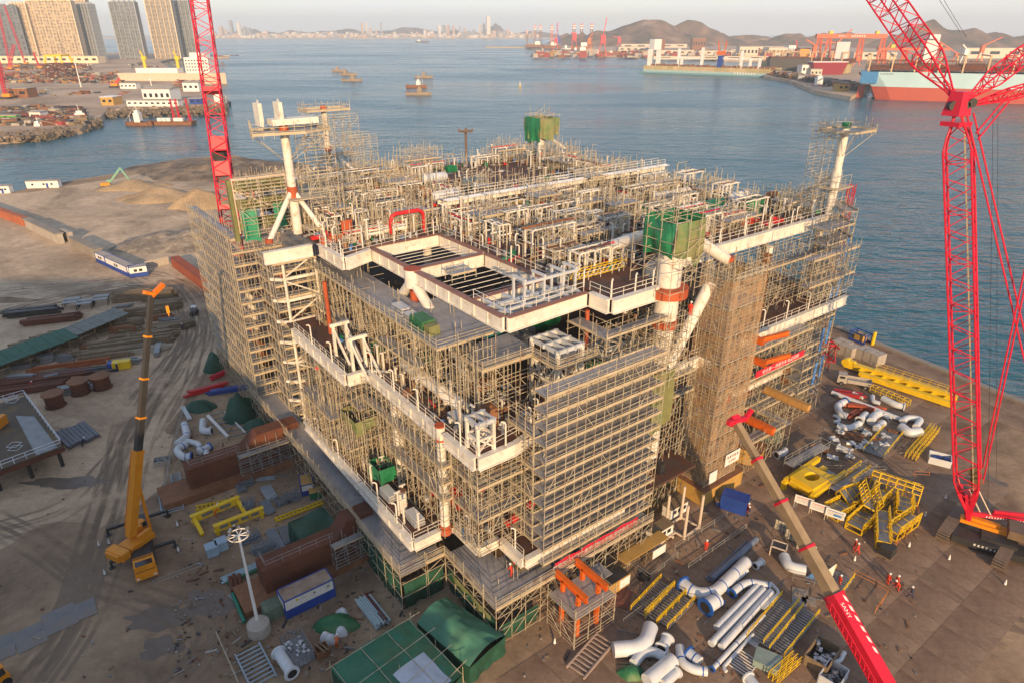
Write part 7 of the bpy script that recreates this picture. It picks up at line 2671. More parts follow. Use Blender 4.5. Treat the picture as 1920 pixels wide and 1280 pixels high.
for s, tt, z, lb in ((3.4, 26, 30.5, "grey board pack beside the green sheeted pile on the gallery"), (3.2, 22.6, 30.5, "white board pack nearer the corner on the gallery"), (0.6, 33, L1Z + .05, "grey metal sheet pack on the lower deck"), (-2.8, 21, L1Z + .05, "grey board pile behind the stub column"), (-2.4, 15, L1Z + .05, "silver frame pile in front of the stub column"), (2.4, 12, L2Z + .05, "grey board pack at the end of the large white pipe"), (-2, 40, L1Z + .05, "blue grey sheet pack on the left deck edge")):
	t = mthing("board_pack", lb, "board pack", s, tt, z, "board packs on the platform")
	for k in range(5):
		MB().box((s, tt, z + .16 + k * .2), (1.4 - k * .05, 2.6, .17), rnd.uniform(-.05, .05)).build("board", BOARD if k % 2 else WHITEG, t)
# green sheeting
def drape(th, name, poly, z0, z1, m, folds=9, amp=.18, step=.35, hem=.3, bulge=.25, nv=8, seed=0, closed=True, taper=0.0):
	"""cloth hung along a plan line, folded and uneven at the hem"""
	P_ = [np.array(p, float) for p in poly]
	if closed:
		P_.append(P_[0])
	pts = []
	cx = sum(P_) / len(P_)
	for i in range(len(P_) - 1):
		L = np.linalg.norm(P_[i + 1] - P_[i])
		n = max(2, int(L / step))
		for k in range(n):
			pts.append(P_[i] + (P_[i + 1] - P_[i]) * k / n)
	pts.append(P_[-1])
	N = len(pts) - 1
	def fn(u, v):
		i = min(N, int(round(u * N)))
		p = pts[i]
		q = pts[min(N, i + 1)] - pts[max(0, i - 1)]
		q = q / (np.linalg.norm(q) + 1e-6)
		nn = np.array((q[1], -q[0]))
		k = i * step
		w = math.sin(k * folds / 6 + seed) * .6 + math.sin(k * folds / 2.3 + seed * 2) * .4 + (hnoise(k * 2 + seed * 9, v * 3, 1.1, seed) - .5) * 1.2
		off = amp * w * (1.1 - v) + bulge * math.sin(v * math.pi) * (hnoise(k + 5, seed, 2.5, seed + 1))
		zz = z0 + (z1 - z0) * v - (1 - v) * hem * (hnoise(k * 1.3, 2 + seed, 1.6, seed) - .5) * 2 - .25 * abs(math.sin(k * .8 + seed)) * v * .4
		r = p + nn * off + (p - cx) * taper * (1 - v)
		return (r[0], r[1], zz)
	b = MB()
	b.sheet(fn, N, nv)
	return b.build(name, m, th, smooth=True)
BG = mat("bright_green_sheet", (.02, .2, .085), .42, 0, .3, .5, (.02, .1, .05), .6, .55, .12, bump=.6, bscale=1.5)
OG = mat("sun_bleached_green_sheet", (.12, .21, .08), .6, 0, .25, .4, (.27, .23, .11), .75, .46, .08, bump=.4, bscale=1.2, scale2=.3)
t = mthing("tarpaulin_shelter", "big green and olive tarpaulin hung as a box round the right front column", "tarpaulin", 29.3, 6.4, 38)
drape(t, "left_sheet", [(26.9, 8.6), (26.9, 4.1)], 38.2, 42.6, BG, closed=False, seed=3, amp=.45, bulge=.9, hem=.8)
drape(t, "front_sheet", [(27.0, 4.0), (31.9, 4.0)], 37.8, 42.6, OG, closed=False, seed=5, amp=.42, hem=1.5)
drape(t, "back_sheet", [(31.9, 4.1), (31.9, 8.7), (26.9, 8.7)], 38.8, 42.9, BG, closed=False, seed=6)
t = mthing("tarpaulin_shelter", "distant green tarpaulin box round the far white mast by the sea", "tarpaulin", 76.3, 88.5, 37)
drape(t, "sheet", [(73.3, 85.3), (79.4, 85.3), (79.4, 91.6), (73.3, 91.6)], 38.6, 43.2, OG, seed=9, amp=.35, hem=.8)
drape(t, "inner_sheet", [(73.25, 91), (73.25, 85.2)], 37.6, 43.4, BG, closed=False, seed=11, amp=.3)
t = mthing("hanging_tarpaulin", "olive tarpaulin hanging in the recess beside the banded scaffold", "tarpaulin", 27.4, 4.2, 16)
drape(t, "sheet", [(25.3, 4.0), (29.4, 4.0)], 16.2, 24.2, OLIVE, closed=False, seed=2, amp=.22, hem=.5)
drape(t, "torn_strip", [(25.3, 3.7), (27.5, 3.7)], 15.6, 20, OG, closed=False, seed=21, amp=.25)
t = mthing("screen_box", "olive sheeted screen box behind the left white mast", "screen", -5, 60, TOP)
for z in (TOP + .5, TOP + 3.4, TOP + 6.0):
	MB().box2((-5.6, 59.4, z), (2.4, 59.55, z + 1.6)).build("panel", OLIVE, t)
b = MB()
for s in (-5.6, -2, 2.2):
	b.box2((s, 59.2, TOP), (s + .2, 59.4, TOP + 8))
b.beam((-5.6, 59.3, TOP + 8), (2.4, 59.3, TOP + 8), .3, .3)
b.beam((-5.6, 59.2, TOP + 6.6), (2.4, 59.2, TOP + 2), .2, .25)
b.build("frame", PALE, t)
MB().box2((-6.2, 59.0, TOP - 1), (-5.7, 60, TOP + 8)).build("edge_sheet", OLIVE, t)
t = mthing("hanging_tarpaulin", "teal green tarpaulin strip hanging at the left end of the screen box", "tarpaulin", -5, 57, TOP)
drape(t, "sheet", [(-5.4, 57.4), (-3.2, 57.0)], TOP - .8, TOP + 4, mat("teal_sheet", (.03, .27, .15), .45, 0, .3, .6), closed=False, seed=4, amp=.25)
t = mthing("hanging_tarpaulin", "teal green tarpaulin strip hanging behind the left mast's brace", "tarpaulin", 0, 57, TOP)
drape(t, "sheet", [(-.6, 57.5), (1.0, 57.2)], TOP + .4, TOP + 4.4, MATS["teal_sheet"], closed=False, seed=8, amp=.2)
for (s0_, s1_, t0_, t1_, z0_, z1_, lb, mm) in ((-3.6, -.4, 27.5, 32, 14.8, 16.6, "open green tarpaulin tub hung on the left scaffold", OG), (-3.4, -1.2, 22, 25, 10.2, 12.2, "crumpled green tarpaulin below the open tub", BG)):
	t = mthing("tarpaulin_tub", lb, "tarpaulin", s0_, t0_, z0_)
	drape(t, "sheet", [(s0_, t0_), (s1_, t0_), (s1_, t1_), (s0_, t1_)], z0_, z1_, mm, seed=int(t0_), amp=.2, hem=.4)
	MB().box2((s0_ + .2, t0_ + .2, z0_ + .2), (s1_ - .2, t1_ - .2, z0_ + .3)).build("base", DARK, t)
t = mthing("covered_stack", "green sheeted board stack on the upper left gallery", "covered stack", 3.2, 20.4, 30.5)
b = MB()
b.box((3.3, 20.6, 31.2), (1.9, 3.2, 1.3), taper=.92)
b.build("sheet", GREEN, t)
b = MB()
b.box((3.2, 18.3, 31.1), (1.5, 1.2, 1.2), taper=.9)
b.build("olive_sheet", OLIVE, t)
# green skirts under the low walkway
t = mthing("sheeting_skirt", "dark green sheeting hung under the low walkway at the near corner", "sheeting", -6.5, 11, 0)
drape(t, "sheet", [(-6.6, 24), (-6.6, 11.2)], .1, 4.6, GREEND, closed=False, seed=13, amp=.35, hem=.1)
drape(t, "sheet", [(-6.5, 11.1), (-1.2, 11.1)], .1, 3.9, GREEND, closed=False, seed=14, amp=.3, hem=.1)
drape(t, "sheet", [(-.7, 10.6), (-.7, .8)], .1, 3.4, GREEND, closed=False, seed=15, amp=.35, hem=.1)
t = mthing("sheeting_skirt", "olive sheeting strip and green sheet below the banded scaffold", "sheeting", -.5, .5, 0)
drape(t, "sheet", [(-.5, .5), (5, .5)], .1, 2.6, GREEND, closed=False, seed=17, amp=.3, hem=.2)
drape(t, "sheet", [(-1.1, 9), (-1.1, 1.2)], 3.3, 4.1, OLIVE, closed=False, seed=18, amp=.2, hem=.2)
t = mthing("sheeting_skirt", "dim green sheeting inside the recess behind the white cabinets", "sheeting", 24, 8, 0)
drape(t, "sheet", [(24.5, 8.4), (36, 8.4)], .1, 5, OLIVE, closed=False, seed=19, amp=.3)
t = mthing("sheeted_box", "green sheeted frame between the yellow ladder and the brown girder end", "sheeting", -11, 29.5, 0)
drape(t, "sheet", [(-13, 26.5), (-8, 26.5), (-8, 31), (-13, 31)], .1, 3, GREEND, seed=23, amp=.3, hem=.1)
MB().sheet(lambda u, v: (-13 + 5 * u, 26.5 + 4.5 * v, 3.0 + .25 * math.sin(u * 6) * math.sin(v * 5)), 10, 10).build("top_sheet", GREEND, t, smooth=True)
# foreground tents
def tent(label, cs, ridge, zc, m, seed, frame=None, skirt=GREEND, extra=None):
	C_ = [at(*c, zc) for c in cs]
	t = wthing("tent", label, "tent", (C_[0].x, C_[0].y, 0))
	def fn(u, v):
		p = (C_[0] * (1 - u) + C_[1] * u) * (1 - v) + (C_[3] * (1 - u) + C_[2] * u) * v
		z = zc + ridge * (1 - abs(2 * u - 1) ** 1.6) + .35 * (hnoise(u * 9, v * 9, 1.2, seed) - .5) * (1 if 0 < u < 1 and 0 < v < 1 else .3) - .12 * abs(math.sin(v * 9.4))
		return (p.x, p.y, z)
	MB().sheet(fn, 36, 36).build("roof_sheet", m, t, smooth=True)
	drape(t, "side_sheet", [(c.x, c.y) for c in C_], .05, zc - .04, skirt, seed=seed, amp=.18, hem=.05, bulge=.1)
	return t, C_, fn
t, C2, fn2 = tent("smooth green tarpaulin tent half in sunlight below the near corner", [(782, 1166), (838, 1119), (948, 1190), (880, 1250)], .9, 2.6, mat("matt_green_sheet", (.06, .2, .13), .7, 0, .2, .25, (.1, .13, .07), .5, .6, .15, bump=.25, bscale=1.2), 41)
t, C1, fn1 = tent("glossy green tarpaulin tent with a pole grid and white patch at the bottom edge", [(620, 1252), (770, 1160), (868, 1262), (742, 1395)], .5, 2.8, mat("glossy_green_sheet", (.03, .17, .1), .38, 0, .3, .4, (.06, .14, .06), .6, .55, .1, bump=.9, bscale=.9), 43)
sg = []
for u in (.02, .35, .68, .98):
	for k in range(12):
		a, c = fn1(u, k / 12), fn1(u, (k + 1) / 12)
		sg.append((a[0], a[1], a[2] + .12, c[0], c[1], c[2] + .12))
for v in (.04, .36, .68, .96):
	a, c = fn1(-.08, v), fn1(1.1, v)
	sg.append((a[0], a[1], 3.55, c[0], c[1], 3.55))
for u in (0, .5, 1):
	for v in (0, .5, 1):
		a = fn1(u, v)
		sg.append((a[0], a[1], 0, a[0], a[1], a[2] + 1.0))
MB().tubes(sg, .04).build("pole_grid", TUBE, t, kind='stuff')
def fnp(u, v):
	a = fn1(.42 + .42 * u, .48 + .5 * v)
	return (a[0], a[1], a[2] + .06)
MB().sheet(fnp, 14, 14).build("white_patch", mat("pale_blue_sheet", (.5, .56, .64), .6), t, smooth=True)
# the long red telescopic crane, lower right
CB0, CB1 = np.array(at(1694, 1345, 4.0)), np.array(ray(1379, 790, 75))
t = wthing("mobile_crane", "red mobile crane boom with tan telescoped sections rising from the lower right", "mobile crane", (CB0[0] + 3, CB0[1] - 3, 0))
bd = CB1 - CB0
TAN = mat("greased_boom", (.3, .22, .13), .45, 0, .2, .6)
prev = 0
for i, (f1, w, h, m) in enumerate(((.37, 1.35, 1.6, CRED), (.53, 1.05, 1.25, TAN), (.69, .92, 1.1, TAN), (.85, .8, .95, TAN), (1.0, .68, .8, TAN))):
	q = MB()
	q.beam(CB0 + bd * prev, CB0 + bd * f1, w, h)
	o = q.build("boom_section", m, t)
	MB().beam(CB0 + bd * (f1 - .005), CB0 + bd * (f1 + .004), w + .14, h + .14).build("collar", CRED, o)
	prev = f1 - .01
a_, b_2 = basis(bd)
q = MB()
q.beam(CB1 - bd * .01, CB1 + bd * .02, 1.0, 1.1)
q.beam(CB1 + b_2 * .2 - a_ * 1.6, CB1 + b_2 * .4 + a_ * 1.4, .5, .5)
q.beam(CB1 - a_ * 1.5, CB1 - a_ * 2.3 + np.array((0, 0, 1.0)), .35, .5)
q.build("boom_head", CRED, t)
q = MB()
sg = []
for k in range(12):
	u, v = CB0 + bd * (.08 + .023 * k), CB0 + bd * (.103 + .023 * k)
	for dx in (-.4, .4):
		sg.append((*(u + a_ * 1.1 + b_2 * dx), *(v + a_ * 1.1 + b_2 * dx)))
		sg.append((*(u + a_ * 1.1 + b_2 * dx), *(v + a_ * 1.1 - b_2 * dx)))
q.tubes(sg, .07)
q.build("folded_jib", CRED, t)
MB().cyl(tuple(CB0 + np.array((1.5, 1.0, -1.5))), tuple(CB0 + bd * .3), .3, None, 10).build("lift_cylinder", OYEL, t)
b = MB()
b.box((CB0[0] + 3, CB0[1] - 3.5, 1.6), (3.4, 9, 1.4), .7)
b.box((CB0[0] + 1.2, CB0[1] - 1.4, 3.2), (2.6, 3.4, 2.0), .7)
b.build("carrier", CRED, t)
for k in range(4):
	for sd in (-1, 1):
		MB().cyl((CB0[0] + 5.6 - k * 1.6 + sd * 1.0, CB0[1] - 6 + k * 1.6 + sd * 1.0, .7), (CB0[0] + 5.6 - k * 1.6 + sd * 1.35, CB0[1] - 6 + k * 1.6 + sd * 1.35, .7), .7, None, 14).build("wheel", BLACK, t)
def facing_text(body, parent, p, along, size, m, name="lettering", lift=.02):
	"""lettering lying on the side of a beam that faces the camera"""
	x = np.array(along, float)
	x /= np.linalg.norm(x)
	v = np.array((0, 0, CH)) - np.array(p)
	z = v - x * np.dot(v, x)
	z /= np.linalg.norm(z)
	y = np.cross(z, x)
	M = Matrix(((x[0], y[0], z[0]), (x[1], y[1], z[1]), (x[2], y[2], z[2])))
	return text(body, parent, tuple(np.array(p) + z * lift), M.to_euler(), size, m, name)
for j, nb in ((b_2, 1),):
	side = b_2 if np.dot(b_2, np.array((0, 0, CH)) - CB0) > 0 else -b_2
	sd2 = a_ if np.dot(a_, np.array((0, 0, CH)) - CB0) > 0 else -a_
	pc = CB0 + bd * .32 + side * .83
	M = Matrix.Identity(3)
	x = -bd / np.linalg.norm(bd)
	z = side
	y = np.cross(z, x)
	M = Matrix(((x[0], y[0], z[0]), (x[1], y[1], z[1]), (x[2], y[2], z[2])))
	text("SANY", t, tuple(pc - y * .32), M.to_euler(), .6, HELM)
	w_ = MB()
	for k in range(6):
		c = CB0 + bd * (.35 - .032 * k) + side * .815 + y * .42
		e = x * .42
		w_.add([c - e - y * .13, c + e * .3 - y * .13, c + e + y * .13, c - e * .3 + y * .13], [(0, 1, 2, 3)])
	w_.build("white_dashes", HELM, t)
# lattice crawler cranes
def trussboom(th, p, q, w0, w1, nseg, m, nm="boom", r=.11, rb=.06, ends=True, wr=1.0):
	"""tapering square lattice boom"""
	p, q = np.array(p, float), np.array(q, float)
	a, b = basis(q - p)
	L = np.linalg.norm(q - p)
	def ring(f):
		k = min(1, f * L / 6.0) if ends else 1
		k2 = min(1, (1 - f) * L / 4.0) if ends else 1
		w = (w0 + (w1 - w0) * f) * max(.18, min(k, k2))
		c = p + (q - p) * f
		return [c + a * w / 2 * wr + b * w / 2, c + a * w / 2 * wr - b * w / 2, c - a * w / 2 * wr - b * w / 2, c - a * w / 2 * wr + b * w / 2]
	R_ = [ring(i / nseg) for i in range(nseg + 1)]
	ch, br = [], []
	for i in range(nseg):
		for k in range(4):
			ch.append((*R_[i][k], *R_[i + 1][k]))
			j = (k + 1) % 4
			br.append((*R_[i][k], *R_[i + 1][j]) if (i + k) % 2 == 0 else (*R_[i][j], *R_[i + 1][k]))
			if i % 4 == 0:
				br.append((*R_[i][k], *R_[i][j]))
	o = MB().tubes(ch, r, 6).build(nm + "_chords", m, th)
	MB().tubes(br, rb, 4).build(nm + "_lacing", m, th, kind='stuff')
	return R_
CC = wthing("crawler_crane", "tall red lattice boom crawler crane on tracks at the right edge", "crawler crane", (62, 69, 0))
ft = np.array(at(1816, 972, 2.4))
hd_ = np.array((-.84, .54, 0))
tp = np.array(ray(1795, 205, 76))
Rb = trussboom(CC, ft, tp, 2.7, 2.7, 36, CRED, r=.12, rb=.07)
b = MB()
b.beam(ft, ft + (tp - ft) * .075, 1.2, .5)
for k in (0, 1):
	b.beam(ft + (tp - ft) * .01, Rb[3][k * 2], .6, .35)
	b.beam(ft + (tp - ft) * .01, Rb[3][k * 2 + 1], .6, .35)
b.build("boom_foot", CRED, CC)
b = MB()
b.box(tuple(tp + np.array((0, 0, .6))), (2.4, 2.0, 2.6), .5, .7)
b.box(tuple(tp + np.array((.3, 0, -1.6))), (2.6, 2.2, .5), .5)
b.build("boom_head", CRED, CC)
b = MB()
for k in range(4):
	c = tp + np.array((-.9 + k * .7, -.3, .4 + .3 * (k % 2)))
	b.cyl(tuple(c - np.array((0, .35, 0))), tuple(c + np.array((0, .35, 0))), .5, None, 12)
b.build("sheaves", DARK, CC)
trussboom(CC, tp + np.array((-.6, 0, 1.2)), ray(1610, -75, 84), 2.4, 2.4, 18, CRED, "luffing_jib", .11, .06)
trussboom(CC, tp + np.array((.5, 0, .8)), ray(1962, 70, 80), 1.5, 1.5, 14, CRED, "jib_strut", .1, .06)
trussboom(CC, tp + np.array((.6, 0, .2)), ray(1990, 150, 77), 1.1, 1.1, 12, CRED, "jib_strut", .1, .06)
rods = []
for dx in (0, .8):
	o_ = np.array((dx, 0, 0))
	rods.append((*(np.array(ray(1812, 212, 76)) + o_), *(np.array(ray(1950, 800, 84)) + o_)))
	rods.append((*(np.array(ray(1836, 905, 90)) + o_ * .6), *(np.array(ray(1935, 440, 76)) + o_ * .6)))
rods += [(*ray(1830, 250, 76), *ray(1890, 180, 77)), (*ray(1833, 262, 76), *ray(1893, 190, 77))]
MB().tubes(rods, .1, 6).build("pendant_rods", CRED, CC)
ropes = [(*ray(1862, 205, 77), *ray(1852, 985, 90)), (*ray(1871, 205, 77), *ray(1868, 900, 90)), (*ray(1735, -40, 80), *ray(1800, 60, 79)), (*ray(1745, -40, 80), *ray(1812, 70, 79))]
MB().tubes(ropes, .028).build("hoist_ropes", DARK, CC)
b = MB()
for f in (.1, .13):
	c = ft + (tp - ft) * f + np.array((1.4, .5, 0))
	b.cyl(tuple(c - np.array((.4, .4, 0))), tuple(c + np.array((.4, .4, 0))), .75, None, 14)
b.build("winch_drums", mat("rope_drum", (.14, .11, .06), .6), CC)
MB().beam(ft + (tp - ft) * .08 + np.array((.9, .2, 0)), tp - (tp - ft) * .01 + np.array((.9, .2, 0)), .35, .12).build("boom_ladder", mat("ladder_tan", (.4, .33, .2), .6), CC)
# undercarriage and house
trk = R(43)
for (x, y), nm in (((1787, 978), 'a'), ((1890, 1028), 'b')):
	c = at(x, y, .75)
	q = MB()
	Lr, wr_, hr = 9.0, 1.5, 1.5
	prof = [(Lr / 2 - .7 + .7 * math.cos(a), .75 + .72 * math.sin(a)) for a in [math.pi / 2 - i * math.pi / 6 for i in range(7)]] + [(-Lr / 2 + .7 + .7 * math.cos(a), .75 + .72 * math.sin(a)) for a in [-math.pi / 2 - i * math.pi / 6 for i in range(7)]]
	n = len(prof)
	ca, sa = math.cos(trk), math.sin(trk)
	def tw(x_, y_, z_):
		return (c.x + x_ * ca - y_ * sa, c.y + x_ * sa + y_ * ca, z_)
	q.add([tw(px_, -wr_ / 2 + .25, pz_) for px_, pz_ in prof] + [tw(px_, wr_ / 2 - .25, pz_) for px_, pz_ in prof], [tuple(range(n)), tuple(range(2 * n - 1, n - 1, -1))] + [(i, n + i, n + (i + 1) % n, (i + 1) % n) for i in range(n)])
	o = q.build("track_frame", DARK, CC)
	sh = MB()
	per = 34
	for i in range(n):
		x0, z0 = prof[i]
		x1, z1 = prof[(i + 1) % n]
		Ls = math.hypot(x1 - x0, z1 - z0)
		ns = max(1, int(Ls / .42))
		for k in range(ns):
			f0, f1 = k / ns + .03, (k + 1) / ns - .03
			sh.beam(tw(x0 + (x1 - x0) * (f0 + f1) / 2, -wr_ / 2, z0 + (z1 - z0) * (f0 + f1) / 2), tw(x0 + (x1 - x0) * (f0 + f1) / 2, wr_ / 2, z0 + (z1 - z0) * (f0 + f1) / 2), Ls / ns * .86, .12)
	sh.build("track_shoes", mat("track_tan", (.2, .15, .115), .8, .1, .2, 1), o)
def cc(x, y, z, ang_=-33):
	a = R(ang_)
	return (ft[0] + x * math.cos(a) - y * math.sin(a), ft[1] + x * math.sin(a) + y * math.cos(a), z)
cr_ = R(-33)
b = MB()
b.box(cc(3.2, -2.2, 1.0), (9.5, 2.6, 1.0), cr_)
b.box(cc(3.6, -.8, 1.5), (4, 3.6, .9), cr_)
b.build("carbody", DARK, CC)
b = MB()
b.box(cc(4.6, 0, 2.2), (11, 1.3, .5), cr_)
b.box(cc(1.5, .1, 2.6), (4.0, .7, .5), cr_)
b.build("house_beam", OYEL, CC)
b = MB()
b.box(cc(7.6, -.2, 2.9), (6.6, 2.8, 1.2), cr_)
b.build("machine_house", mat("brown_house", (.16, .11, .07), .6), CC)
b = MB()
b.box(cc(4.4, 1.8, 3.2), (9.0, .45, .55), R(-14))
b.box(cc(6.2, 3.2, 3.6), (8.0, .35, .5), R(-10))
b.build("mast_arm", CRED, CC)
a33 = R(-33)
text("SCC10000A", CC, cc(6.3, -1.45, 3.1), (math.pi / 2, 0, a33), .6, HELM)
marks(CC, *cc(4.2, 1.35, 3.2), .3, 16, HELM, R(-14))
marks(CC, *cc(2.6, -3.53, 1.1), .4, 8, HELM, a33)
for sd in (0, 1.2):
	MB().cyl(cc(1.2 + sd, .9, 3.2), tuple(ft + (tp - ft) * .08 + np.array((.4 + sd, .4, 0))), .09, None, 6).build("boom_strut", PALE, CC)
MB().box(cc(1.6, 1.6, 1.0), (1.5, .2, .1)).build("step", STEEL, CC)
# the second red crane, standing behind the platform's left corner
C2_ = wthing("crawler_crane", "red lattice boom rising behind the platform's left corner, hook block halfway", "crawler crane", (-55, 127, 0))
p1, p2 = np.array(ray(425, 372, 132)), np.array(ray(366, -60, 126))
dd = (p2 - p1) / (p2[2] - p1[2])
p0_ = p1 - dd * (p1[2] - 2.0)
Rb = trussboom(C2_, p0_, p2, 3.3, 2.9, 44, CRED, r=.15, rb=.085)
for f, h in ((.5, 2.6), (.565, 2.4), (.4, .8), (.7, .8)):
	c = p0_ + (p2 - p0_) * f
	MB().beam(c - dd * h / 2, c + dd * h / 2, 2.9, 2.9 if h < 1 else 2.2).build("joint_block" if h > 1 else "joint_frame", CRED, C2_)
c = p0_ + (p2 - p0_) * .535
MB().box(tuple(c), (2.2, 2.2, 1.4)).build("sheave_cluster", DARK, C2_)
MB().tubes([(*ray(383, -40, 124), *ray(438, 300, 130))], .04).build("hoist_rope", DARK, C2_)
b = MB()
for sd in (-3.4, 3.4):
	b.box((p0_[0] + sd, p0_[1] + 3, .9), (1.6, 10, 1.8))
b.box((p0_[0], p0_[1] + 3, 2.0), (6, 6, .8))
b.build("undercarriage", DARK, C2_)
MB().box((p0_[0], p0_[1] + 6, 3.6), (3.6, 9, 2.4)).build("machine_house", OYEL, C2_)
# high mast behind the platform
yb = 205.0
xb = (873 - 960) / F
v_ = (640 - 247) / F
tt_ = yb / (CO + v_ * SI)
t = thing("lamp_mast", "dark lamp mast rising behind the platform against the sea", "lamp mast", (xb * tt_, yb, 0), 0)
ztop = CH - tt_ * (SI - v_ * CO)
MB().cyl((0, 0, 0), (0, 0, ztop), .5, .35, 10).build("pole", mat("brown_mast", (.16, .1, .07), .7), t, smooth=True)
b = MB()
b.pipe(arc((0, 0, ztop), 1.9, 0, 6.283, 14), .12, 6)
for k in range(4):
	b.cyl((0, 0, ztop), (1.9 * math.cos(k * 1.57), 1.9 * math.sin(k * 1.57), ztop), .1, None, 6)
	b.box((1.9 * math.cos(k * 1.57), 1.9 * math.sin(k * 1.57), ztop + .4), (.7, .5, .6))
b.build("lamp_ring", MATS["brown_mast"], t)
# unseen blocks added behind the drone's viewpoint, shaped to shade the yard
hall = wthing("shade_blocks", "stepped grey unseen blocks added behind the yard to shade its left part", "shade block", (-120, -75, 0))
for x0, x1, h in ((5.4, 12.6, 34), (-14.6, 5.38, 44), (-24.6, -14.62, 51), (-60, -24.62, 61), (-380, -60.02, 63)):
	MB().box2((x0, -90, 0), (x1, -60, h)).build("wall", CONC, hall)
	MB().box2((x0 + .1, -90.5, h + .01), (x1 - .1, -59.6, h + .6)).build("roof", STEEL, hall)
streak_blocks = wthing("steel_stack", "rows of stacked steel modules behind the yard's right part", "shade block", (90, -75, 0))  # gapped blocks added out of view to throw streaks of shade
for x0, x1, h in ((57, 59, 26), (63, 70, 23), (73, 75, 28), (78, 96, 25), (100, 103, 29), (107, 200, 26)):
	MB().box2((x0, -80, 0), (x1, -60, h)).build("module", RUST, streak_blocks)
# far shores
def zat(y, Y_):
	v = (640 - y) / F
	return CH - Y_ / (CO + v * SI) * (SI - v * CO)
def xat(x, y, Y_):
	return (x - 960) / F * Y_ / (CO + (640 - y) / F * SI)
def landpoly(name, pxs_, m, z=0.0):
	pts = [at(x, y, z) for x, y in pxs_]
	b = MB()
	n = len(pts)
	cx = sum(p.x for p in pts) / n
	cy = sum(p.y for p in pts) / n
	b.add([(p.x, p.y, z) for p in pts] + [(p.x + (p.x - cx) * .012, p.y - 4, -8) for p in pts], [tuple(range(n - 1, -1, -1)), ] + [(i, (i + 1) % n, n + (i + 1) % n, n + i) for i in range(n)])
	return tag(b.build(name, m), kind='structure')
landpoly("far_yard", [(-140, 268), (40, 255), (150, 240), (186, 222), (200, 207), (260, 203), (424, 196), (428, 187), (372, 152), (318, 128), (300, 116), (330, 109), (430, 107), (425, 103.5), (330, 100), (-140, 97)], FAR)
landpoly("far_port", [(985, 90), (1045, 96), (1130, 104.5), (1200, 107), (1300, 110.5), (1436, 114), (1432, 143), (1478, 150), (1530, 170), (1596, 182), (1624, 166), (2050, 171), (2050, 79), (1300, 80), (985, 84)], FAR)
landpoly("breakwater", [(910, 87.5), (990, 88.3), (990, 86.6), (910, 86.4)], CONCL, 2.0)
shoreY = 7900.0
b = MB()
b.box2((-7000, shoreY, SEAZ - 2), (6500, shoreY + 900, 3))
tag(b.build("city_shore", FAR), kind='structure')
def hill(px, py, Y_, wpx, seed, name="hill", dep=.7, rough=.16, m=HILL, sc=None, power=1.15):
	z = zat(py, Y_)
	rx = wpx / F * Y_ / 1.09 / 2
	o = mound(name, (xat(px, py, Y_), Y_ + rx * dep * .5, 0), rx, rx * dep, z * 1.0, m, 0, seed, 110, 48, .3, sc or rx * .2, power)
	return tag(o, kind='structure')
hill(1215, 38, 3500, 330, 3)
hill(1300, 44, 3550, 260, 5)
hill(1415, 66, 3700, 200, 6)
hill(1500, 66, 3500, 190, 17)
hill(1590, 62, 3400, 230, 8)
hill(1778, 48, 3000, 300, 9)
hill(1860, 58, 3050, 260, 19)
hill(1980, 64, 3000, 260, 10)
hill(1085, 60, 4200, 110, 12)
for i, (px, py, w) in enumerate(((520, 59, 260), (640, 55, 220), (760, 54, 260), (590, 57, 200), (860, 57, 150), (930, 49, 90), (1000, 60, 160), (455, 55, 130), (700, 58, 380))):
	hill(px, py, 8600, w, 30 + i)
# city across the bay
cm = [mat("city_pink", (.5, .34, .26), .8), mat("city_cream", (.6, .5, .4), .8), mat("city_white", (.7, .66, .6), .8), mat("city_grey", (.3, .3, .32), .8)]
cr2 = random.Random(77)
def citytower(px, wpx, pytop, Y_, label, m, crown=False):
	X_ = xat(px, pytop, Y_)
	w = wpx / F * Y_ / 1.09
	z = zat(pytop, Y_)
	t = thing("tower", label, "tower", (X_, Y_, 0), cr2.uniform(-.5, .5), "high rises across the bay")
	MB().box((0, 0, z * .48), (w, w, z * .96), 0, .94).build("body", m, t)
	MB().box((0, 0, z * .98), (w * .6, w * .6, z * .04)).build("crown", m, t)
	if crown:
		MB().cyl((0, 0, z), (0, 0, z * 1.06), w * .3, .5, 8).build("spire", m, t)
CT = "slim pale high rise in the hazy skyline across the bay"
citytower(915, 7, 31, 8000, "tallest pale tower of the skyline, rounded top, across the bay", cm[2], True)
citytower(431, 6, 38, 8000, "grey tall tower in the cluster right of the red boom", cm[3])
citytower(447, 6, 43, 7950, "cream wedge tower right of the grey tall one", cm[2])
ORD = 'first second third fourth fifth sixth seventh eighth ninth tenth eleventh twelfth thirteenth fourteenth fifteenth sixteenth seventeenth eighteenth nineteenth twentieth'.split()
for k_, (px, w, py) in enumerate(sorted(((414, 6, 50), (434, 8, 52), (458, 5, 50), (466, 6, 52), (423, 5, 55), (678, 4, 43), (686, 3, 42), (694, 4, 52), (714, 3, 41), (706, 5, 57), (823, 5, 48), (832, 5, 47), (840, 5, 47), (850, 4, 48), (862, 4, 50), (871, 4, 52), (900, 4, 46), (907, 4, 44), (888, 5, 56),
				(796, 5, 57), (782, 4, 60), (775, 7, 63), (706, 4, 60), (925, 8, 58), (935, 7, 60), (945, 6, 58), (953, 5, 54), (960, 5, 60), (972, 6, 62), (1000, 6, 58), (878, 6, 58), (868, 6, 60), (500, 4, 58), (560, 5, 60), (615, 4, 60), (655, 5, 60), (740, 5, 60)))):
	lb = ORD[k_] + ' slim high rise from the left in the hazy skyline' if k_ < 19 else ORD[36 - k_] + ' slim high rise from the right in the hazy skyline'
	citytower(px, w, py, cr2.uniform(7950, 8350), lb, cr2.choice(cm))
b = MB()
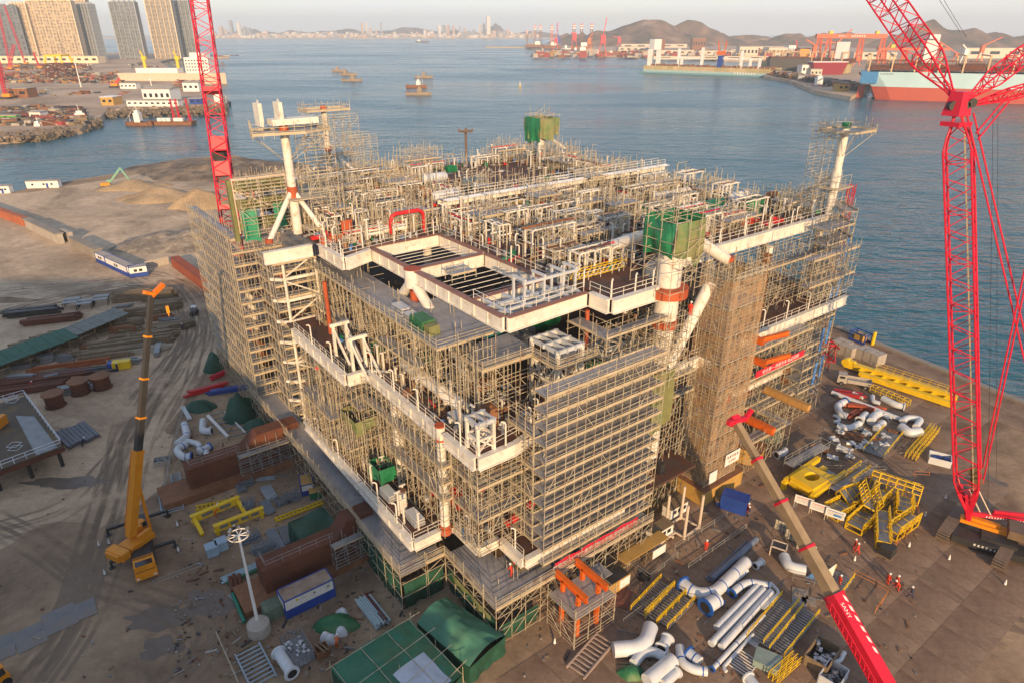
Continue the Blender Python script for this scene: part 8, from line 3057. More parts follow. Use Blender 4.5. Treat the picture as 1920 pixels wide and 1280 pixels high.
for i in range(900):
	px = cr2.uniform(395, 1010)
	Y_ = cr2.uniform(7920, 8500)
	w, d, h = cr2.uniform(18, 55), cr2.uniform(15, 40), cr2.uniform(8, 26) * (1.0 if cr2.random() < .85 else 1.8)
	b.cur = cr2.randrange(4)
	b.box((xat(px, 66, Y_), Y_, 3 + h / 2 + (Y_ - 7900) * .03), (w, d, h), cr2.uniform(-.5, .5))
o = b.build("city_houses", cm)
tag(o, "low pale houses spread along the far shore", "town", kind='stuff')
# apartment slabs on the left
def slab_block(label, px0, px1, pyt, Y_, m, mglass, floors=40, bays=6, dep=22, rz=0.0, fins=True):
	x0, x1 = xat(px0, 60, Y_), xat(px1, 60, Y_)
	W_ = x1 - x0
	H_ = zat(pyt, Y_)
	t = thing("apartment_block", label, "apartment block", ((x0 + x1) / 2, Y_ + dep / 2, 0), rz)
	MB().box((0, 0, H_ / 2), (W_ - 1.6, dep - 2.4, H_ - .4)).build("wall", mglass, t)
	b = MB()
	for i in range(floors + 1):
		b.box((0, 0, H_ * i / floors), (W_ - .5, dep, .75))
	b.build("floor_slabs", m, t, kind='stuff')
	b = MB()
	for i in range(bays + 1):
		b.box((-W_ / 2 + W_ * i / bays, -dep / 2 + .4, H_ / 2), (2.0 if i in (0, bays) else .9, 2.0, H_ + 1))
	b.build("fins", m, t)
	b = MB()
	for i in range(bays):
		b.box((-W_ / 2 + W_ * (i + .5) / bays, 0, H_ + 1.6), (W_ / bays * .55, dep * .6, 3.4))
	b.build("roof_house", m, t)
	b = MB()
	for i in range(floors):
		for k in range(bays * 2):
			if cr2.random() < .55:
				b.box((-W_ / 2 + W_ * (k + .5) / (bays * 2), -dep / 2 + 1.15, H_ * (i + .5) / floors), (W_ / bays * .25, .3, H_ / floors * .55))
	b.build("panes", GLASS, t, kind='stuff')
	return t
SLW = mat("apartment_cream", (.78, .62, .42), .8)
SLG = mat("apartment_brown", (.36, .3, .24), .7)  # dull brown of the core wall behind the floor slabs
BLG = mat("apartment_blue_glass", (.13, .16, .2), .5)
slab_block("dark blue apartment slab cut by the left edge", -50, 29, 10, 1650, BLG, BLG, 42, 6, rz=.5)
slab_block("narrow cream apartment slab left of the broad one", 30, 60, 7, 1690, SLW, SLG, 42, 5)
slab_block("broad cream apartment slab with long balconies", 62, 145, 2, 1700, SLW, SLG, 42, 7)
slab_block("blue grey apartment slab right of the broad cream one", 148, 185, 8, 1740, mat("apartment_grey", (.36, .38, .4), .7), BLG, 42, 4, rz=-.5)
slab_block("grey apartment slab partly hidden, right of the group", 215, 262, 4, 1800, MATS["apartment_grey"], BLG, 42, 5)
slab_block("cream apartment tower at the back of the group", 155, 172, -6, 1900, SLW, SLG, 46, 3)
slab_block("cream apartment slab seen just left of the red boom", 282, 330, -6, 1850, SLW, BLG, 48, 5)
slab_block("grey apartment slab with bluish front left of the red boom", 332, 362, 2, 1900, MATS["apartment_grey"], BLG, 44, 4)
# cream hall and low sheds below them
def farshed(label, px0, px1, pyb, hgt, m, dep=25, roof=None, windows=0, rz=0.0, cat="shed", group=None, nm="warehouse", pitch=0.0, z0=0.0):
	p0, p1 = at(px0, pyb, z0), at(px1, pyb, z0)
	c = (p0 + p1) / 2
	w = (p1 - p0).length
	t = thing(nm, label, cat, (c.x, c.y + dep / 2, z0), rz, group)
	MB().box((0, 0, hgt / 2), (w, dep, hgt)).build("wall", m, t)
	b = MB()
	if pitch:
		b.add([(-w / 2 - .5, -dep / 2 - .5, hgt + .02), (w / 2 + .5, -dep / 2 - .5, hgt + .02), (w / 2 + .5, dep / 2 + .5, hgt + .02), (-w / 2 - .5, dep / 2 + .5, hgt + .02), (-w / 2 - .5, 0, hgt + pitch), (w / 2 + .5, 0, hgt + pitch)],
			[(0, 1, 5, 4), (2, 3, 4, 5), (0, 4, 3), (1, 2, 5), (3, 2, 1, 0)])
	else:
		b.box((0, 0, hgt + .25), (w + 1, dep + 1, .5))
	b.build("roof", roof or CONCL, t)
	if windows:
		me = MB().box((0, 0, 0), (w / windows * .5, .2, hgt * .3)).mesh("window", GLASS)
		for k in range(windows):
			inst("window", me, t, (-w / 2 + w * (k + .5) / windows, -dep / 2 - .03, hgt * .55))
	return t
farshed("long cream hall along the foot of the apartment slabs", -40, 185, 119, 14, SLW, 30, CONCL, 16)
farshed("cream framed hall left of the long one", -40, 62, 110, 16, SLW, 30, CONCL, 8)
farshed("long white shed along the rocky pier", 238, 336, 200, 5, HELM, 9, CONCL, 9, rz=-.03, pitch=1.2)
farshed("taller white warehouse behind the pier shed", 270, 322, 193, 12, HELM, 22, CONCL, 5, pitch=2.5)
farshed("small white gabled building near the moored tug", 344, 374, 172, 9, HELM, 18, CONCL, 3, pitch=2)
farshed("blue and white shed at the pier's outer end", 356, 378, 196, 5, BLUE, 12, CONCL, 2)
farshed("flat white cabin row on the sandy yard", 226, 256, 167, 6, HELM, 10, CONCL, 4)
farshed("cream shelter on an orange barge frame by the shore", 191, 214, 198, 7, PLY, 16, HELM, 2)
farshed("dark brick box shed at the far left of the yard", 14, 54, 184, 9, RUSTL, 16, CONCL, 2)
farshed("small white office by the scrap pile", 57, 78, 224, 5, HELM, 10, CONCL, 2)
farshed("bright green container row at the left shore", -20, 32, 228, 4, mat("bright_green_paint", (.1, .42, .03), .5), 6, None, 3)
# clutter on the far yard: one mass of stacked steel, and named cranes
b = MB()
jm = [RUST, DARK, RUSTL, STEEL, mat('dull_ochre', (.35, .2, .07), .7), WOOD, CONCL, mat('dull_red', (.3, .06, .05), .7)]
fr = random.Random(3)
for (xa, xb, ya, yb_, n) in ((-10, 230, 138, 157, 520), (-10, 170, 122, 134, 300), (0, 160, 204, 236, 520), (240, 420, 118, 128, 40), (330, 380, 150, 168, 60), (60, 320, 172, 182, 18)):
	for i in range(n):
		p = at(fr.uniform(xa, xb), fr.uniform(ya, yb_))
		h = fr.uniform(.6, 3.6)
		b.cur = fr.choice((0, 0, 1, 1, 2, 2, 3, 4, 5, 5, 6, 7))
		b.box((p.x, p.y, h / 2), (fr.uniform(1.5, 10), fr.uniform(1.5, 5), h), fr.uniform(-.5, .5))
tag(b.build("scrap_field", jm), "jumble of stacked steel and machines on the far yard", "steel yard", kind='stuff')
def farcrane(label, px, pyb, tip, m=CRED, w=2.4, base=OYEL, nseg=14):
	p = at(px, pyb)
	q = Vector((xat(tip[0], tip[1], p.y), p.y + 3, zat(tip[1], p.y)))
	t = wthing("crawler_crane", label, "crawler crane", (p.x, p.y, 0))
	ch, br = lattice(tuple(p + Vector((0, 0, 3))), tuple(q), w, nseg)
	o = MB().tubes(ch, .32).tubes(br, .2).build("boom", m, t)
	b = MB()
	b.box((p.x, p.y, 1.0), (9, 7, 2))
	b.build("tracks", DARK, t)
	MB().box((p.x + 2, p.y, 3.6), (8, 5, 3)).build("machine_house", base, t)
	MB().tubes([(p.x + 6, p.y, 4, *(p + (q - p) * .6 + Vector((3, 0, 8)))), (*(p + (q - p) * .6 + Vector((3, 0, 8))), *q)], .15).build("stays", m, t)
farcrane("far red crawler crane with steep boom at the left edge", 12, 186, (-14, 90))
farcrane("far red crawler crane with low boom pointing right", 30, 128, (46, 152), w=2)
farcrane("far red crawler crane, upright boom in front of the slabs", 20, 128, (-8, 8))
farcrane("far red crane with thin boom leaning over the dark slab", 48, 122, (6, 10), w=2)
farcrane("far red A-frame crane by the dark slab's foot", 18, 132, (24, 84), w=4)
farcrane("far red boom near the jacket frame, leaning right", 75, 130, (60, 98), w=1.8)
farcrane("far orange crane beyond the light mast", 140, 130, (133, 110), OYEL, 1.8)
farcrane("small red crane behind the white cabin row", 214, 165, (222, 148), w=1.8)
# yellow topped jacket
p = at(118, 146)
t = wthing("steel_jacket", "brown steel jacket with a bright yellow top on the far yard", "steel jacket", (p.x, p.y, 0))
zt_ = zat(104, p.y)
hw, tw_ = 15.5, 11.0
cor = [(-1, -1), (1, -1), (1, 1), (-1, 1)]
b, c2 = MB(), MB()
for i, (x, y) in enumerate(cor):
	x2, y2 = cor[(i + 1) % 4]
	def lv_(f, x, y):
		w = hw + (tw_ - hw) * f
		return (p.x + x * w, p.y + y * w, zt_ * f)
	b.cyl(lv_(0, x, y), lv_(.66, x, y), 1.1, None, 8)
	c2.cyl(lv_(.66, x, y), lv_(1, x, y), 1.6, None, 8)
	c2.beam(lv_(.99, x, y), lv_(.99, x2, y2), 2, 2.4)
	for f0, f1 in ((0, .33), (.33, .64)):
		b.cyl(lv_(f0, x, y), lv_(f1, x2, y2), .7, None, 6)
		b.cyl(lv_(f0, x2, y2), lv_(f1, x, y), .7, None, 6)
		b.cyl(lv_(f1, x, y), lv_(f1, x2, y2), .6, None, 6)
b.build("legs_and_braces", RUST, t)
c2.build("yellow_top", YEL, t)
for px, pyb, pyt, lb in ((152, 164, 116, "tall white lamp mast on the sandy far yard"), (288, 180, 150, "white lamp mast near the pier sheds"), (165, 126, 116, "small distant lamp mast under the slabs")):
	p = at(px, pyb)
	t = thing("lamp_mast", lb, "lamp mast", (p.x, p.y, 0), 0)
	h = zat(pyt, p.y)
	MB().cyl((0, 0, 0), (0, 0, h), .7, .35, 8).build("pole", HELM, t)
	MB().box((0, 0, h), (3, 1.2, .8)).build("lamps", HELM, t)
# boulders along the pier and the left shore
b = MB()
for i in range(1500):
	f = fr.random()
	if i < 900:
		p = at(200 + 224 * f, 203.5 - 7 * f * .9 + fr.uniform(-1, 10))
	else:
		p = at(-20 + 210 * f, 255 - 30 * f * f + fr.uniform(-6, 5))
	s = fr.uniform(1.2, 3.2)
	b.box((p.x, p.y, fr.uniform(-4.5, .2)), (s, s, s * .8), fr.uniform(0, 3), fr.uniform(.5, .9))
tag(b.build("boulders", mat("boulder_stone", (.17, .135, .1), .9, 0, .4, .1)), "boulder slope along the pier and shore", "boulders", kind='stuff')
# boats and ships
def boat(label, px, py, L, beam=None, h=2.4, cab=(.3, 4), hullm=DARK, topm=HELM, rz=0.0, mast_h=7, group=None, nm="boat", cat="boat", red=True):
	p = at(px, py, SEAZ)
	beam = beam or L * .24
	t = thing(nm, label, cat, (p.x, p.y, SEAZ), rz, group)
	b = MB()
	st = [(-.5, .8), (-.3, 1), (.2, 1), (.38, .7), (.5, .06)]
	vs, fs = [], []
	for zi, (z, k) in enumerate(((-1, .75), (0.35 * h, .95), (h, 1.0))):
		for x, w in st:
			rise = (h * .45 * max(0, x) if zi == 2 else 0)
			vs.append((x * L, w * beam / 2 * k, z + rise))
		for x, w in reversed(st):
			rise = (h * .45 * max(0, x) if zi == 2 else 0)
			vs.append((x * L, -w * beam / 2 * k, z + rise))
	n = len(st) * 2
	for r_ in range(2):
		for i in range(n):
			fs.append((r_ * n + i, r_ * n + (i + 1) % n, (r_ + 1) * n + (i + 1) % n, (r_ + 1) * n + i)[::-1])
	fs.append(tuple(range(2 * n, 3 * n))[::-1])
	b.add(vs, fs)
	b.build("hull", hullm, t)
	cx = (cab[0] - .5) * L
	q = MB()
	q.box((cx, 0, h + cab[1] / 2), (L * .2, beam * .62, cab[1]))
	q.box((cx, 0, h + cab[1] + .9), (L * .12, beam * .45, 1.8))
	o = q.build("wheelhouse", topm, t)
	MB().box((cx + L * .062, 0, h + cab[1] + 1.1), (.12, beam * .4, .7)).build("window", GLASS, o)
	q = MB()
	q.cyl((cx, 0, h + cab[1] + 1.8), (cx, 0, h + cab[1] + 1.8 + mast_h), .22, .12, 6)
	q.cyl((L * .3, 0, h), (L * .3, 0, h + mast_h), .22, .12, 6)
	q.tubes([(cx, 0, h + cab[1] + mast_h, L * .3, 0, h + mast_h), (L * .3, 0, h + mast_h, L * .48, 0, h * 1.3)], .08)
	q.build("masts", topm, t)
	q = MB()
	q.box((L * .05, 0, h + .5), (L * .3, beam * .6, .8))
	q.box((-L * .42, 0, h + .5), (L * .1, beam * .5, .9))
	q.build("deck_gear", RUSTL, t)
	return t
BH = mat("faded_boat_hull", (.27, .22, .17), .7, 0, .2, .3)
for px, py, L, lb, cb_, rz in ((637, 135, 28, "fishing boat at the far end of the rafted left group", (.35, 4), .1), (654, 142, 27, "fishing boat in the middle of the rafted left group", (.3, 4), -.1), (660, 153, 30, "long brown fishing boat nearest in the left group", (.55, 4), 0.02),
							(795, 147, 28, "small brown fishing boat, farthest of the middle three", (.5, 4), .02), (781, 165, 27, "white topped fishing boat in the middle of the three", (.6, 5), .0), (785, 179, 29, "plain brown fishing boat, nearest of the middle three", (.55, 4), .0)):
	boat(lb, px, py, L, h=3, cab=cb_, hullm=BH if 'white' not in lb else RUSTL, topm=HELM if 'white' in lb else BH, rz=rz, group="fishing boats anchored in the bay")
boat("white passenger boat far out near the distant shore", 656, 74, 60, h=4, cab=(.5, 6))
boat("small freighter far out near the distant shore", 792, 80, 90, h=6, cab=(.25, 9), hullm=RUST)
p = at(975, 162, SEAZ)
t = thing("buoy", "tiny pale buoy alone in the bay", "buoy", (p.x, p.y, SEAZ), 0)
MB().cyl((0, 0, 0), (0, 0, 1.5), 1.6, 1.4, 10).build("float", YEL, t)
MB().cyl((0, 0, 1.5), (0, 0, 6), .6, .2, 8).build("mast", HELM, t)
boat("white bridge tug moored at the barge's left end", 262, 236, 22, 8, 2.5, (.5, 7), RUSTL, HELM, R(180), 5)
p = at(320, 234, SEAZ)
t = thing("deck_barge", "long rusty barge with three red derricks and white boxes", "barge", (p.x, p.y, SEAZ), R(2))
MB().box((0, 0, 1.2), (36, 10, 2.6), 0, 1.03).build("hull", RUSTL, t)
for k, x in enumerate((-7.5, -4, -.5, 7)):
	MB().box((x, 0, 3.8), (3 if x < 5 else 7, 3.5, 2.4)).build("white_box", HELM, t)
for x in (3.5, 7.5, 15.5):
	ch, br = lattice((x, 1, 2.5), (x - .8, 1, 19), 1.0, 8)
	ch += [(x - 1.8, 0, 2.5, x - .4, 1, 10), (x + 1.8, 0, 2.5, x - .2, 1, 10)]
	MB().tubes(ch, .16).tubes(br, .1).build("derrick", CRED, t)
boat("cream tug in the shade of the left quay", 92, 247, 20, 7, 2, (.2, 3.5), WOOD, HELM, R(10), 3)
t = boat("green and white supply boat moored along the left quay", 130, 236, 34, 9, 2.6, (.75, 6), mat("green_hull", (.06, .14, .06), .6), HELM, R(35), 5)
boat("dark tug at the tip of the far pier behind the red boom", 416, 200, 30, 10, 3, (.4, 8), DARK, HELM, R(80), 6)
boat("red and white tug at the far dock corner", 1535, 168, 34, 12, 4, (.6, 10), mat("tug_red", (.4, .03, .04), .6), HELM, R(95), 6)
# offshore vessel moored behind the pier
p = at(330, 157, SEAZ)
t = thing("support_vessel", "cream offshore vessel with helideck and yellow cranes behind the red boom", "ship", (p.x, p.y, SEAZ), R(-4))
b = MB()
b.prism([(-75, -12), (60, -12), (74, 0), (60, 12), (-75, 12)], -2, 14)
b.build("hull", mat("ship_cream", (.6, .5, .38), .6), t)
b = MB()
b.box((40, 0, 24), (34, 20, 20))
b.box((42, 0, 37), (20, 18, 6))
b.box((-20, 0, 17), (60, 16, 6))
b.build("superstructure", HELM, t)
me = MB().box((0, 0, 0), (2, .3, 1.6)).mesh("window", GLASS)
for i in range(8):
	for k in range(4):
		inst("window", me, t, (26 + i * 4, -10.1, 18 + k * 4))
MB().cyl((82, 0, 36), (82, 0, 37), 14, None, 10).build("helideck", STEEL, t)
for x in (8, -40):
	q = MB()
	q.cyl((x, 0, 20), (x, 0, 31), 2, None, 8)
	q.box((x + 1, 0, 33), (6, 4, 4))
	q.beam((x, 0, 35), (x - 3, 0, 42), 1.6, 1.6)
	q.build("yellow_crane", YEL, t)
# the big container ship on the right
p0, p1 = at(1606, 186, SEAZ), at(1920, 196, SEAZ)
d = p1 - p0
hd3 = math.atan2(d.y, d.x)
t = thing("container_ship", "huge container ship with pale blue sides and red bottom at the right edge", "container ship", (p0.x, p0.y, SEAZ), hd3)
Lh, Bh = 330, 46
zr = zat(160, p0.y) - SEAZ
zd = zat(149, p0.y) - SEAZ
def hullsec(z0, z1, cut0, cut1, m, nm, x1=Lh):
	b = MB()
	lo = [(cut0, 4), (cut0 + 14, 0), (x1, 0), (x1, Bh), (cut0 + 14, Bh), (cut0, Bh - 4)]
	hi = [(cut1, 4), (cut1 + 14, 0), (x1, 0), (x1, Bh), (cut1 + 14, Bh), (cut1, Bh - 4)]
	n = 6
	b.add([(x, y, z0) for x, y in lo] + [(x, y, z1) for x, y in hi], [tuple(range(n))[::-1], tuple(range(n, 2 * n))] + [(i, (i + 1) % n, n + (i + 1) % n, n + i) for i in range(n)])
	return b.build(nm, m, t)
zr = 13.0
zd = 27.5
hullsec(-3, zr - .05, 20, 12, mat("antifouling_red", (.42, .075, .045), .6, 0, .1, .02), "lower_hull")
b = MB()
b.box((4, 23, 6), (7, 1.5, 12))
b.build("rudder", MATS["antifouling_red"], t)
hullsec(zr, zd, 12, 0, mat("pale_ship_blue", (.4, .58, .64), .5, 0, .1, .03), "upper_hull")
MB().box2((-.25, 3, zr + 3), (16, -.15, zd + .02)).build("stern_panel", mat("mid_blue_paint", (.04, .2, .45), .5), t)
b = MB()
for k in range(7):
	b.box((-.4, 8 + k * 5, zd - 3), (.5, 2.4, 2))
b.build("mooring_ports", DARK, t)
for i in range(15):
	x = 6 + i * 21.5
	q = MB()
	for y in (1, Bh - 1):
		q.box((x, y, zd + 8.2), (1.4, 1.6, 16))
	q.box((x, Bh / 2, zd + 16.5), (1.6, Bh, 1.2))
	q.box((x, Bh / 2, zd + 8.5), (1.2, Bh, .8))
	q.build("lashing_bridge", mat("lashing_cream", (.6, .4, .22), .6), t)
	if x < 150 or x > 190:
		for k in range(3):
			q = MB()
			hh = 3.2 + (i * 7 + k * 5) % 5
			q.box((x + 10.5, 7.8 + k * 15, zd + 2 + hh / 2), (18.2, 14.4, hh))
			for z in range(1, 4):
				q.box((x + 10.5, 7.8 + k * 15 - 7.3, zd + z * 3.6), (18.2, .4, .35))
			for xx in (-6, 0, 6):
				q.box((x + 10.5 + xx, .5 + k * 15, zd + 6.2), (.35, .35, 12))
			q.build("cell_guides", RUSTL if k else RUST, t)
q = MB()
q.box((60, Bh / 2, zd + 18), (11, Bh * .8, 36))
q.box((60, Bh / 2, zd + 34), (9, Bh, 4))
q.build("bridge_tower", HELM, t)
me = MB().box((0, 0, 0), (.3, 2, 1.5)).mesh("window", GLASS)
for k in range(8):
	for i in range(8):
		inst("window", me, t, (54.4, 9 + i * 4, zd + 6 + k * 3.6))
for x in (158, 170):
	q = MB()
	q.box((x, 18, zd + 21), (9, 14, 42), 0, .9)
	q.box((x, 18, zd + 46), (7, 11, 8))
	q.build("funnel", mat("funnel_teal", (.08, .2, .22), .5) if x < 160 else YEL, t)
marks(t, 24, -.12, zd - 2, 1.5, 8, DARK)
# floating dock with cranes
p0, p1 = at(1202, 137, SEAZ), at(1442, 146, SEAZ)
d = p1 - p0
L = d.length
t = thing("floating_dock", "long stained cream floating dock with white posts in front of the port", "floating dock", (p0.x, p0.y, SEAZ), math.atan2(d.y, d.x))
DKM = mat("stained_cream", (.55, .42, .25), .7, 0, .2, .05, (.35, .3, .1), .7, .52, .1, scale2=.06)
zdk = zat(123, p0.y) - SEAZ
b = MB()
b.box2((4, 0, -1), (L, 12, zdk))
b.build("near_wall", DKM, t)
MB().box2((4, 48, -1), (L, 60, zdk)).build("far_wall", DKM, t)
MB().box2((-6, -1, -2), (L + 8, 61, 2.5)).build("pontoon", mat("dock_blue", (.16, .32, .36), .6), t)
MB().box2((4, -.3, 2.5), (L, -.02, 6)).build("waterline_band", mat("dock_pale_blue", (.35, .5, .5), .6), t)
for i, x in enumerate((12, 28, 66, 72, 108, 175, 190, 205)):
	h = (26, 24, 28, 14, 30, 26, 14, 16)[i]
	MB().box((x, 6, zdk + h / 2), (7 if i < 2 else 3.5, 5, h)).build("post", HELM, t)
for x0, x1 in ((66, 108), (140, 205)):
	MB().beam((x0, 6, zdk + 14), (x1, 6, zdk + 13), 2, 2).build("gantry_rail", HELM, t)
q = MB()
q.box((140, 6, zdk + 9), (8, 8, 18))
q.build("crane_leg", BLUE, t)
q = MB()
q.box((140, 6, zdk + 22), (12, 8, 6))
q.beam((136, 6, zdk + 24), (133, 6, zdk + 40), 1.5, 1.5)
q.beam((145, 6, zdk + 24), (147, 6, zdk + 40), 1.5, 1.5)
q.build("crane_top", ORANGE, t)
b = MB()
for i in range(24):
	b.box((20 + i * 9, 6, zdk + 1.4), (5, 7, 2.6 + i % 3))
o = b.build("deck_clutter", RUSTL, t)
o['kind'] = 'stuff'
marks(t, L - 40, -.4, 4.4, 4.2, 8, HELM)
# goliath gantry cranes
GOR = mat("gantry_orange", (.62, .13, .05), .6)
def gantry(label, xa, xb, pyt, pyb, words, leg_fr=(.06, .62, .9), beam_h=9):
	c = at((xa + xb) / 2, pyb)
	Y_ = c.y
	x0, x1 = xat(xa, pyt, Y_), xat(xb, pyt, Y_)
	z = zat(pyt, Y_)
	t = wthing("gantry_crane", label, "gantry crane", (x0, Y_, 0))
	MB().box2((x0, Y_ - 5, z - beam_h), (x1, Y_ + 5, z)).build("main_beam", GOR, t)
	for f in leg_fr:
		x = x0 + (x1 - x0) * f
		q = MB()
		for s_ in (-1, 1):
			q.beam((x + s_ * 3, Y_, z - beam_h), (x + s_ * 11, Y_ + s_ * 9, 0), 4.0, 4.0)
		q.beam((x - 8, Y_ - 6, z * .35), (x + 8, Y_ + 6, z * .35), 3, 3)
		q.build("leg", GOR, t)
	q = MB()
	q.box((x0 + (x1 - x0) * .2, Y_, z + 3), (8, 8, 6))
	q.box((x0 + (x1 - x0) * .86, Y_, z + 3), (7, 8, 6))
	q.build("trolley", YEL, t)
	if words:
		marks(t, (x0 + x1) / 2 + 14, Y_ - 5.2, z - beam_h / 2, beam_h * .55, 6, HELM)
		marks(t, (x0 + x1) / 2 - 22, Y_ - 5.2, z - beam_h / 2, beam_h * .45, 4, HELM)
	return t
gantry("tall orange gantry crane with white lettering above the far dock", 1531, 1663, 64, 116, True, (.06, .2, .66, .97))
gantry("lower orange gantry crane behind the container ship", 1646, 1780, 90, 120, "", (.1, .4, .8), 5)
def jibcrane(label, px, pyb, pyt, tip, m, w=7):
	p = at(px, pyb)
	z = zat(pyt, p.y)
	q = Vector((xat(tip[0], tip[1], p.y), p.y, zat(tip[1], p.y)))
	t = wthing("jib_crane", label, "jib crane", (p.x, p.y, 0))
	b = MB()
	for s_ in (-1, 1):
		b.beam((p.x + s_ * w, p.y, 0), (p.x + s_ * w * .35, p.y, z * .7), 1.8, 1.8)
	b.box((p.x, p.y, z * .8), (w * 1.1, w, z * .4))
	b.build("tower", m, t)
	MB().beam((p.x, p.y, z), tuple(q), 1.6, 2.0).build("jib", m, t)
	return t
for a in (("orange jib crane left of the tall gantry", 1522, 122, 85, (1512, 75), GOR), ("orange jib crane with long boom before the gantry", 1565, 120, 78, (1598, 55), GOR), ("red jib crane beside the yellow block", 1492, 112, 92, (1493, 76), CRED), ("orange jib crane with raised boom in the dock", 1580, 118, 80, (1540, 80), GOR),
		("red jib crane behind the container ship's bridge", 1605, 124, 108, (1614, 92), GOR), ("orange jib crane with far reaching boom at right", 1835, 118, 86, (1880, 70), GOR), ("orange crane head poking in at the right edge", 1915, 116, 84, (1935, 80), GOR), ("orange jib crane leaning over the ship deck", 1650, 122, 100, (1672, 80), GOR), ("thin orange boom beyond the ship's funnel", 1790, 116, 100, (1740, 64), GOR), ("pale jib crane with ring top behind the ship", 1805, 120, 92, (1806, 84), HELM)):
	jibcrane(*a)
q = at(1806, 118)
# port sheds and blocks
PS = mat("port_cream", (.62, .54, .44), .8)
for a in (("long white roofed hall below the hill, nearer the rigs", 1165, 1288, 90, 14, PS, 60), ("second long cream hall below the first", 1160, 1222, 97, 14, PS, 60), ("cream port building with arcade front", 1230, 1300, 103, 12, PS, 40), ("stepped cream office building by the water", 1385, 1420, 108, 26, PS, 30), ("wide cream warehouse left of the office", 1310, 1372, 104, 12, PS, 40), ("white storage hall under the second hill", 1440, 1475, 106, 22, PS, 50),
		("white round roofed tank hall beside the red jib crane", 1477, 1490, 104, 26, HELM, 40), ("grey roofed workshop row before the hills", 1400, 1470, 96, 14, PS, 60), ("brown brick block below the hill", 1297, 1322, 94, 40, RUSTL, 30), ("low port sheds behind the floating dock", 1225, 1440, 112, 7, PS, 20),
		("cream hall behind the container ship, long ribbed front", 1808, 1990, 110, 24, PS, 60), ("cream hall between the gantries", 1600, 1680, 112, 16, PS, 40), ("pale hall left of the tall gantry", 1500, 1530, 108, 16, PS, 40)):
	farshed(*a, windows=5)
p = at(1228, 99)
t = thing("tower_block", "white and brown tower block in the port below the hill", "tower block", (p.x, p.y, 0), R(30))
MB().box((0, 0, 20), (30, 24, 40)).build("white_front", HELM, t)
MB().box((22, 0, 20.5), (14, 25, 41)).build("brown_side", RUSTL, t)
p = at(1503, 116)
t = thing("yellow_block", "upright yellow block module standing in the dock", "ship block", (p.x, p.y, 0), 0)
MB().box((0, 0, zat(92, p.y) / 2), (22, 18, zat(92, p.y)), 0, .97).build("body", OYEL, t)
MB().box((0, 0, zat(92, p.y) + 1), (24, 20, 2)).build("cap", DARK, t)
p = at(1548, 140)
t = thing("ship_block", "dark red ship section on the far quay", "ship block", (p.x, p.y, 0), R(5))
MB().box((0, 0, 9), (46, 16, 18), 0, 1.25).build("shell", mat("wine_red", (.25, .015, .03), .6), t)
MB().box((0, 0, 18.6), (58, 20, 1)).build("rim", HELM, t)
# second ship in the dock behind
p0, p1 = at(1440, 136, 0), at(1610, 142, 0)
d = p1 - p0
t = thing("docked_ship", "container ship with faded orange deck behind the quay clutter", "container ship", (p0.x, p0.y + 50, 0), math.atan2(d.y, d.x))
L = d.length
MB().box2((0, 0, 0), (L, 36, 16)).build("hull", DKM, t)
for i in range(9):
	q = MB()
	for y in (1, 35):
		q.box((8 + i * L / 9, y, 24), (2, 1.6, 16))
	q.box((8 + i * L / 9, 18, 31), (2, 36, 2))
	q.build("lashing_bridge", MATS["lashing_cream"], t)
	MB().box((8 + (i + .5) * L / 9, 18, 19), (L / 9 - 4, 32, 6)).build("hatch", RUST, t)
MB().box((L * .9, 18, 30), (12, 32, 34)).build("bridge_tower", HELM, t)
p0 = at(1442, 137, 0)
t = thing("docked_hull", "dark weathered hull end beside the floating dock", "ship", (p0.x + 10, p0.y + 20, 0), R(-10))
MB().box((25, 0, 10), (60, 26, 24), 0, 1.05).build("hull", DARK, t)
MB().box((25, 0, 23.2), (60, 24, 2)).build("red_deck", RUST, t)
b = MB()
for i in range(420):
	px = fr.uniform(1445, 1620)
	p = at(px, fr.uniform(143, 150) + (px - 1445) * .18 - 8)
	h = fr.uniform(1.5, 7)
	b.cur = fr.choice((0, 1, 1, 2, 3, 5, 6))
	b.box((p.x, p.y, h / 2), (fr.uniform(3, 14), fr.uniform(3, 8), h), fr.uniform(-.5, .5))
for i in range(300):
	p = at(fr.uniform(1000, 1600), fr.uniform(94, 108) + 4)
	h = fr.uniform(3, 12)
	b.cur = fr.choice((0, 2, 4, 6, 6, 6, 7))
	if p.y > at(1300, 110).y or p.x > 600:
		b.box((p.x, p.y + 40, h / 2), (fr.uniform(6, 26), fr.uniform(5, 14), h), fr.uniform(-.3, .3))
tag(b.build("dock_clutter", jm), "jumble of stores and machines along the far docks", "dock clutter", kind='stuff')
farshed("ochre box at the dock corner by the container ship", 1571, 1590, 172, 8, PLY, 14, RUSTL, 2)
farshed("white store house on the far quay corner", 1502, 1518, 140, 14, HELM, 20, CONCL, 2)
farshed("cream store house beside the white one", 1519, 1540, 144, 10, PS, 18, CONCL, 3)
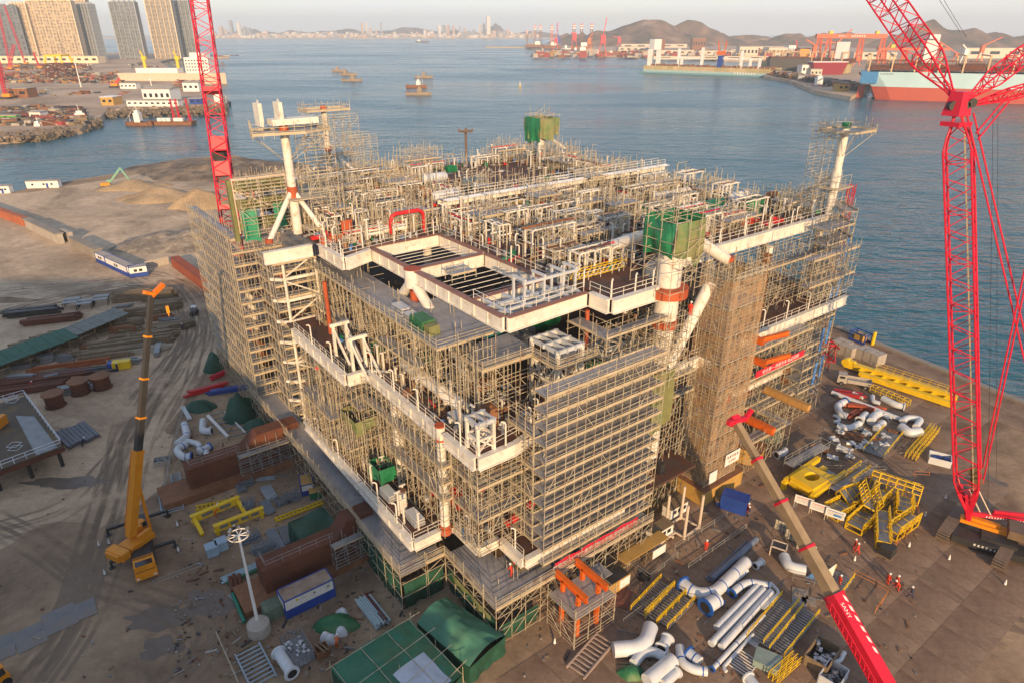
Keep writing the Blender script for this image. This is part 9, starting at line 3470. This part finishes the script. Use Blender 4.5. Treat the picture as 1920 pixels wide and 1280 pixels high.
# jack-up rigs
def rig(label, px, pyb, legs, pyt, hull=True, m=RUSTL):
	p = at(px, pyb, SEAZ)
	z = zat(pyt, p.y)
	t = wthing("jackup_rig", label, "jack-up rig", (p.x, p.y, SEAZ))
	for k, dx in enumerate(legs):
		x = p.x + dx
		ch, br = lattice((x, p.y + (k % 2) * 30, SEAZ), (x, p.y + (k % 2) * 30, z * .82), 9, 9)
		MB().tubes(ch, .9).tubes(br, .5).build("leg", m, t)
		q = MB()
		q.cur = 0
		for i in range(4):
			q.cur = i % 2
			q.box((x, p.y + (k % 2) * 30, z * (.845 + .045 * i)), (9.5, 9.5, z * .042))
		q.build("leg_top", [HELM, RED], t)
	if hull:
		b = MB()
		b.prism([(p.x - 40, p.y - 20), (p.x + 40, p.y - 20), (p.x + 30, p.y + 40), (p.x - 30, p.y + 40)], 4, 14)
		b.build("hull", RUSTL, t)
		MB().box((p.x + 8, p.y, 20), (22, 16, 12)).build("quarters", HELM, t)
rig("pale jack-up rig with striped leg tops at the left of the rigs", 1004, 93, (-3, 20), 48)
rig("orange jack-up rig with one striped leg in view", 1034, 95, (0,), 48, m=ORANGE)
rig("jack-up rig with three striped legs in the middle of the port", 1090, 97, (-30, 0, 34), 45)
rig("small distant jack-up rig at the far left of the port", 988, 90, (0,), 58, False)
for a in (("red crane tower with steep boom left of the hill", 1129, 106, 66, (1138, 33), CRED, 12), ("dark blue crane with steep booms among the rigs", 1047, 96, 70, (1044, 44), BLUE, 12), ("red crane with twin boom among the rigs", 1042, 97, 72, (1047, 42), CRED, 10), ("red block crane between the rigs", 1076, 98, 62, (1070, 62), CRED, 12), ("red gantry arm below the hill", 1160, 96, 70, (1150, 69), CRED, 9), ("orange crane between the rigs and the red tower", 1104, 100, 72, (1112, 62), ORANGE, 10)):
	jibcrane(*a)
for px, py, L, lb, hm, tm, cb_ in ((1012, 92, 110, "grey hulled ship moored at the left of the rigs", STEEL, PS, (.15, 14)), (1060, 95, 60, "white supply ship moored among the rigs", HELM, HELM, (.5, 10)), (1108, 103, 90, "red hulled supply ship with white bridge near the red crane", RED, HELM, (.2, 14)), (1122, 106, 34, "small white boat in front of the red supply ship", HELM, HELM, (.5, 5)), (1146, 105, 44, "white yacht like boat right of the red supply ship", HELM, HELM, (.5, 5)), (1082, 99, 50, "dark boat between the supply ships", BLUE, HELM, (.4, 7)), (1040, 94, 40, "white boat left of the supply ship", HELM, HELM, (.4, 7))):
	boat(lb, px, py, L, h=7, cab=cb_, hullm=hm, topm=tm, group="vessels moored below the rigs", nm="ship", cat="ship")
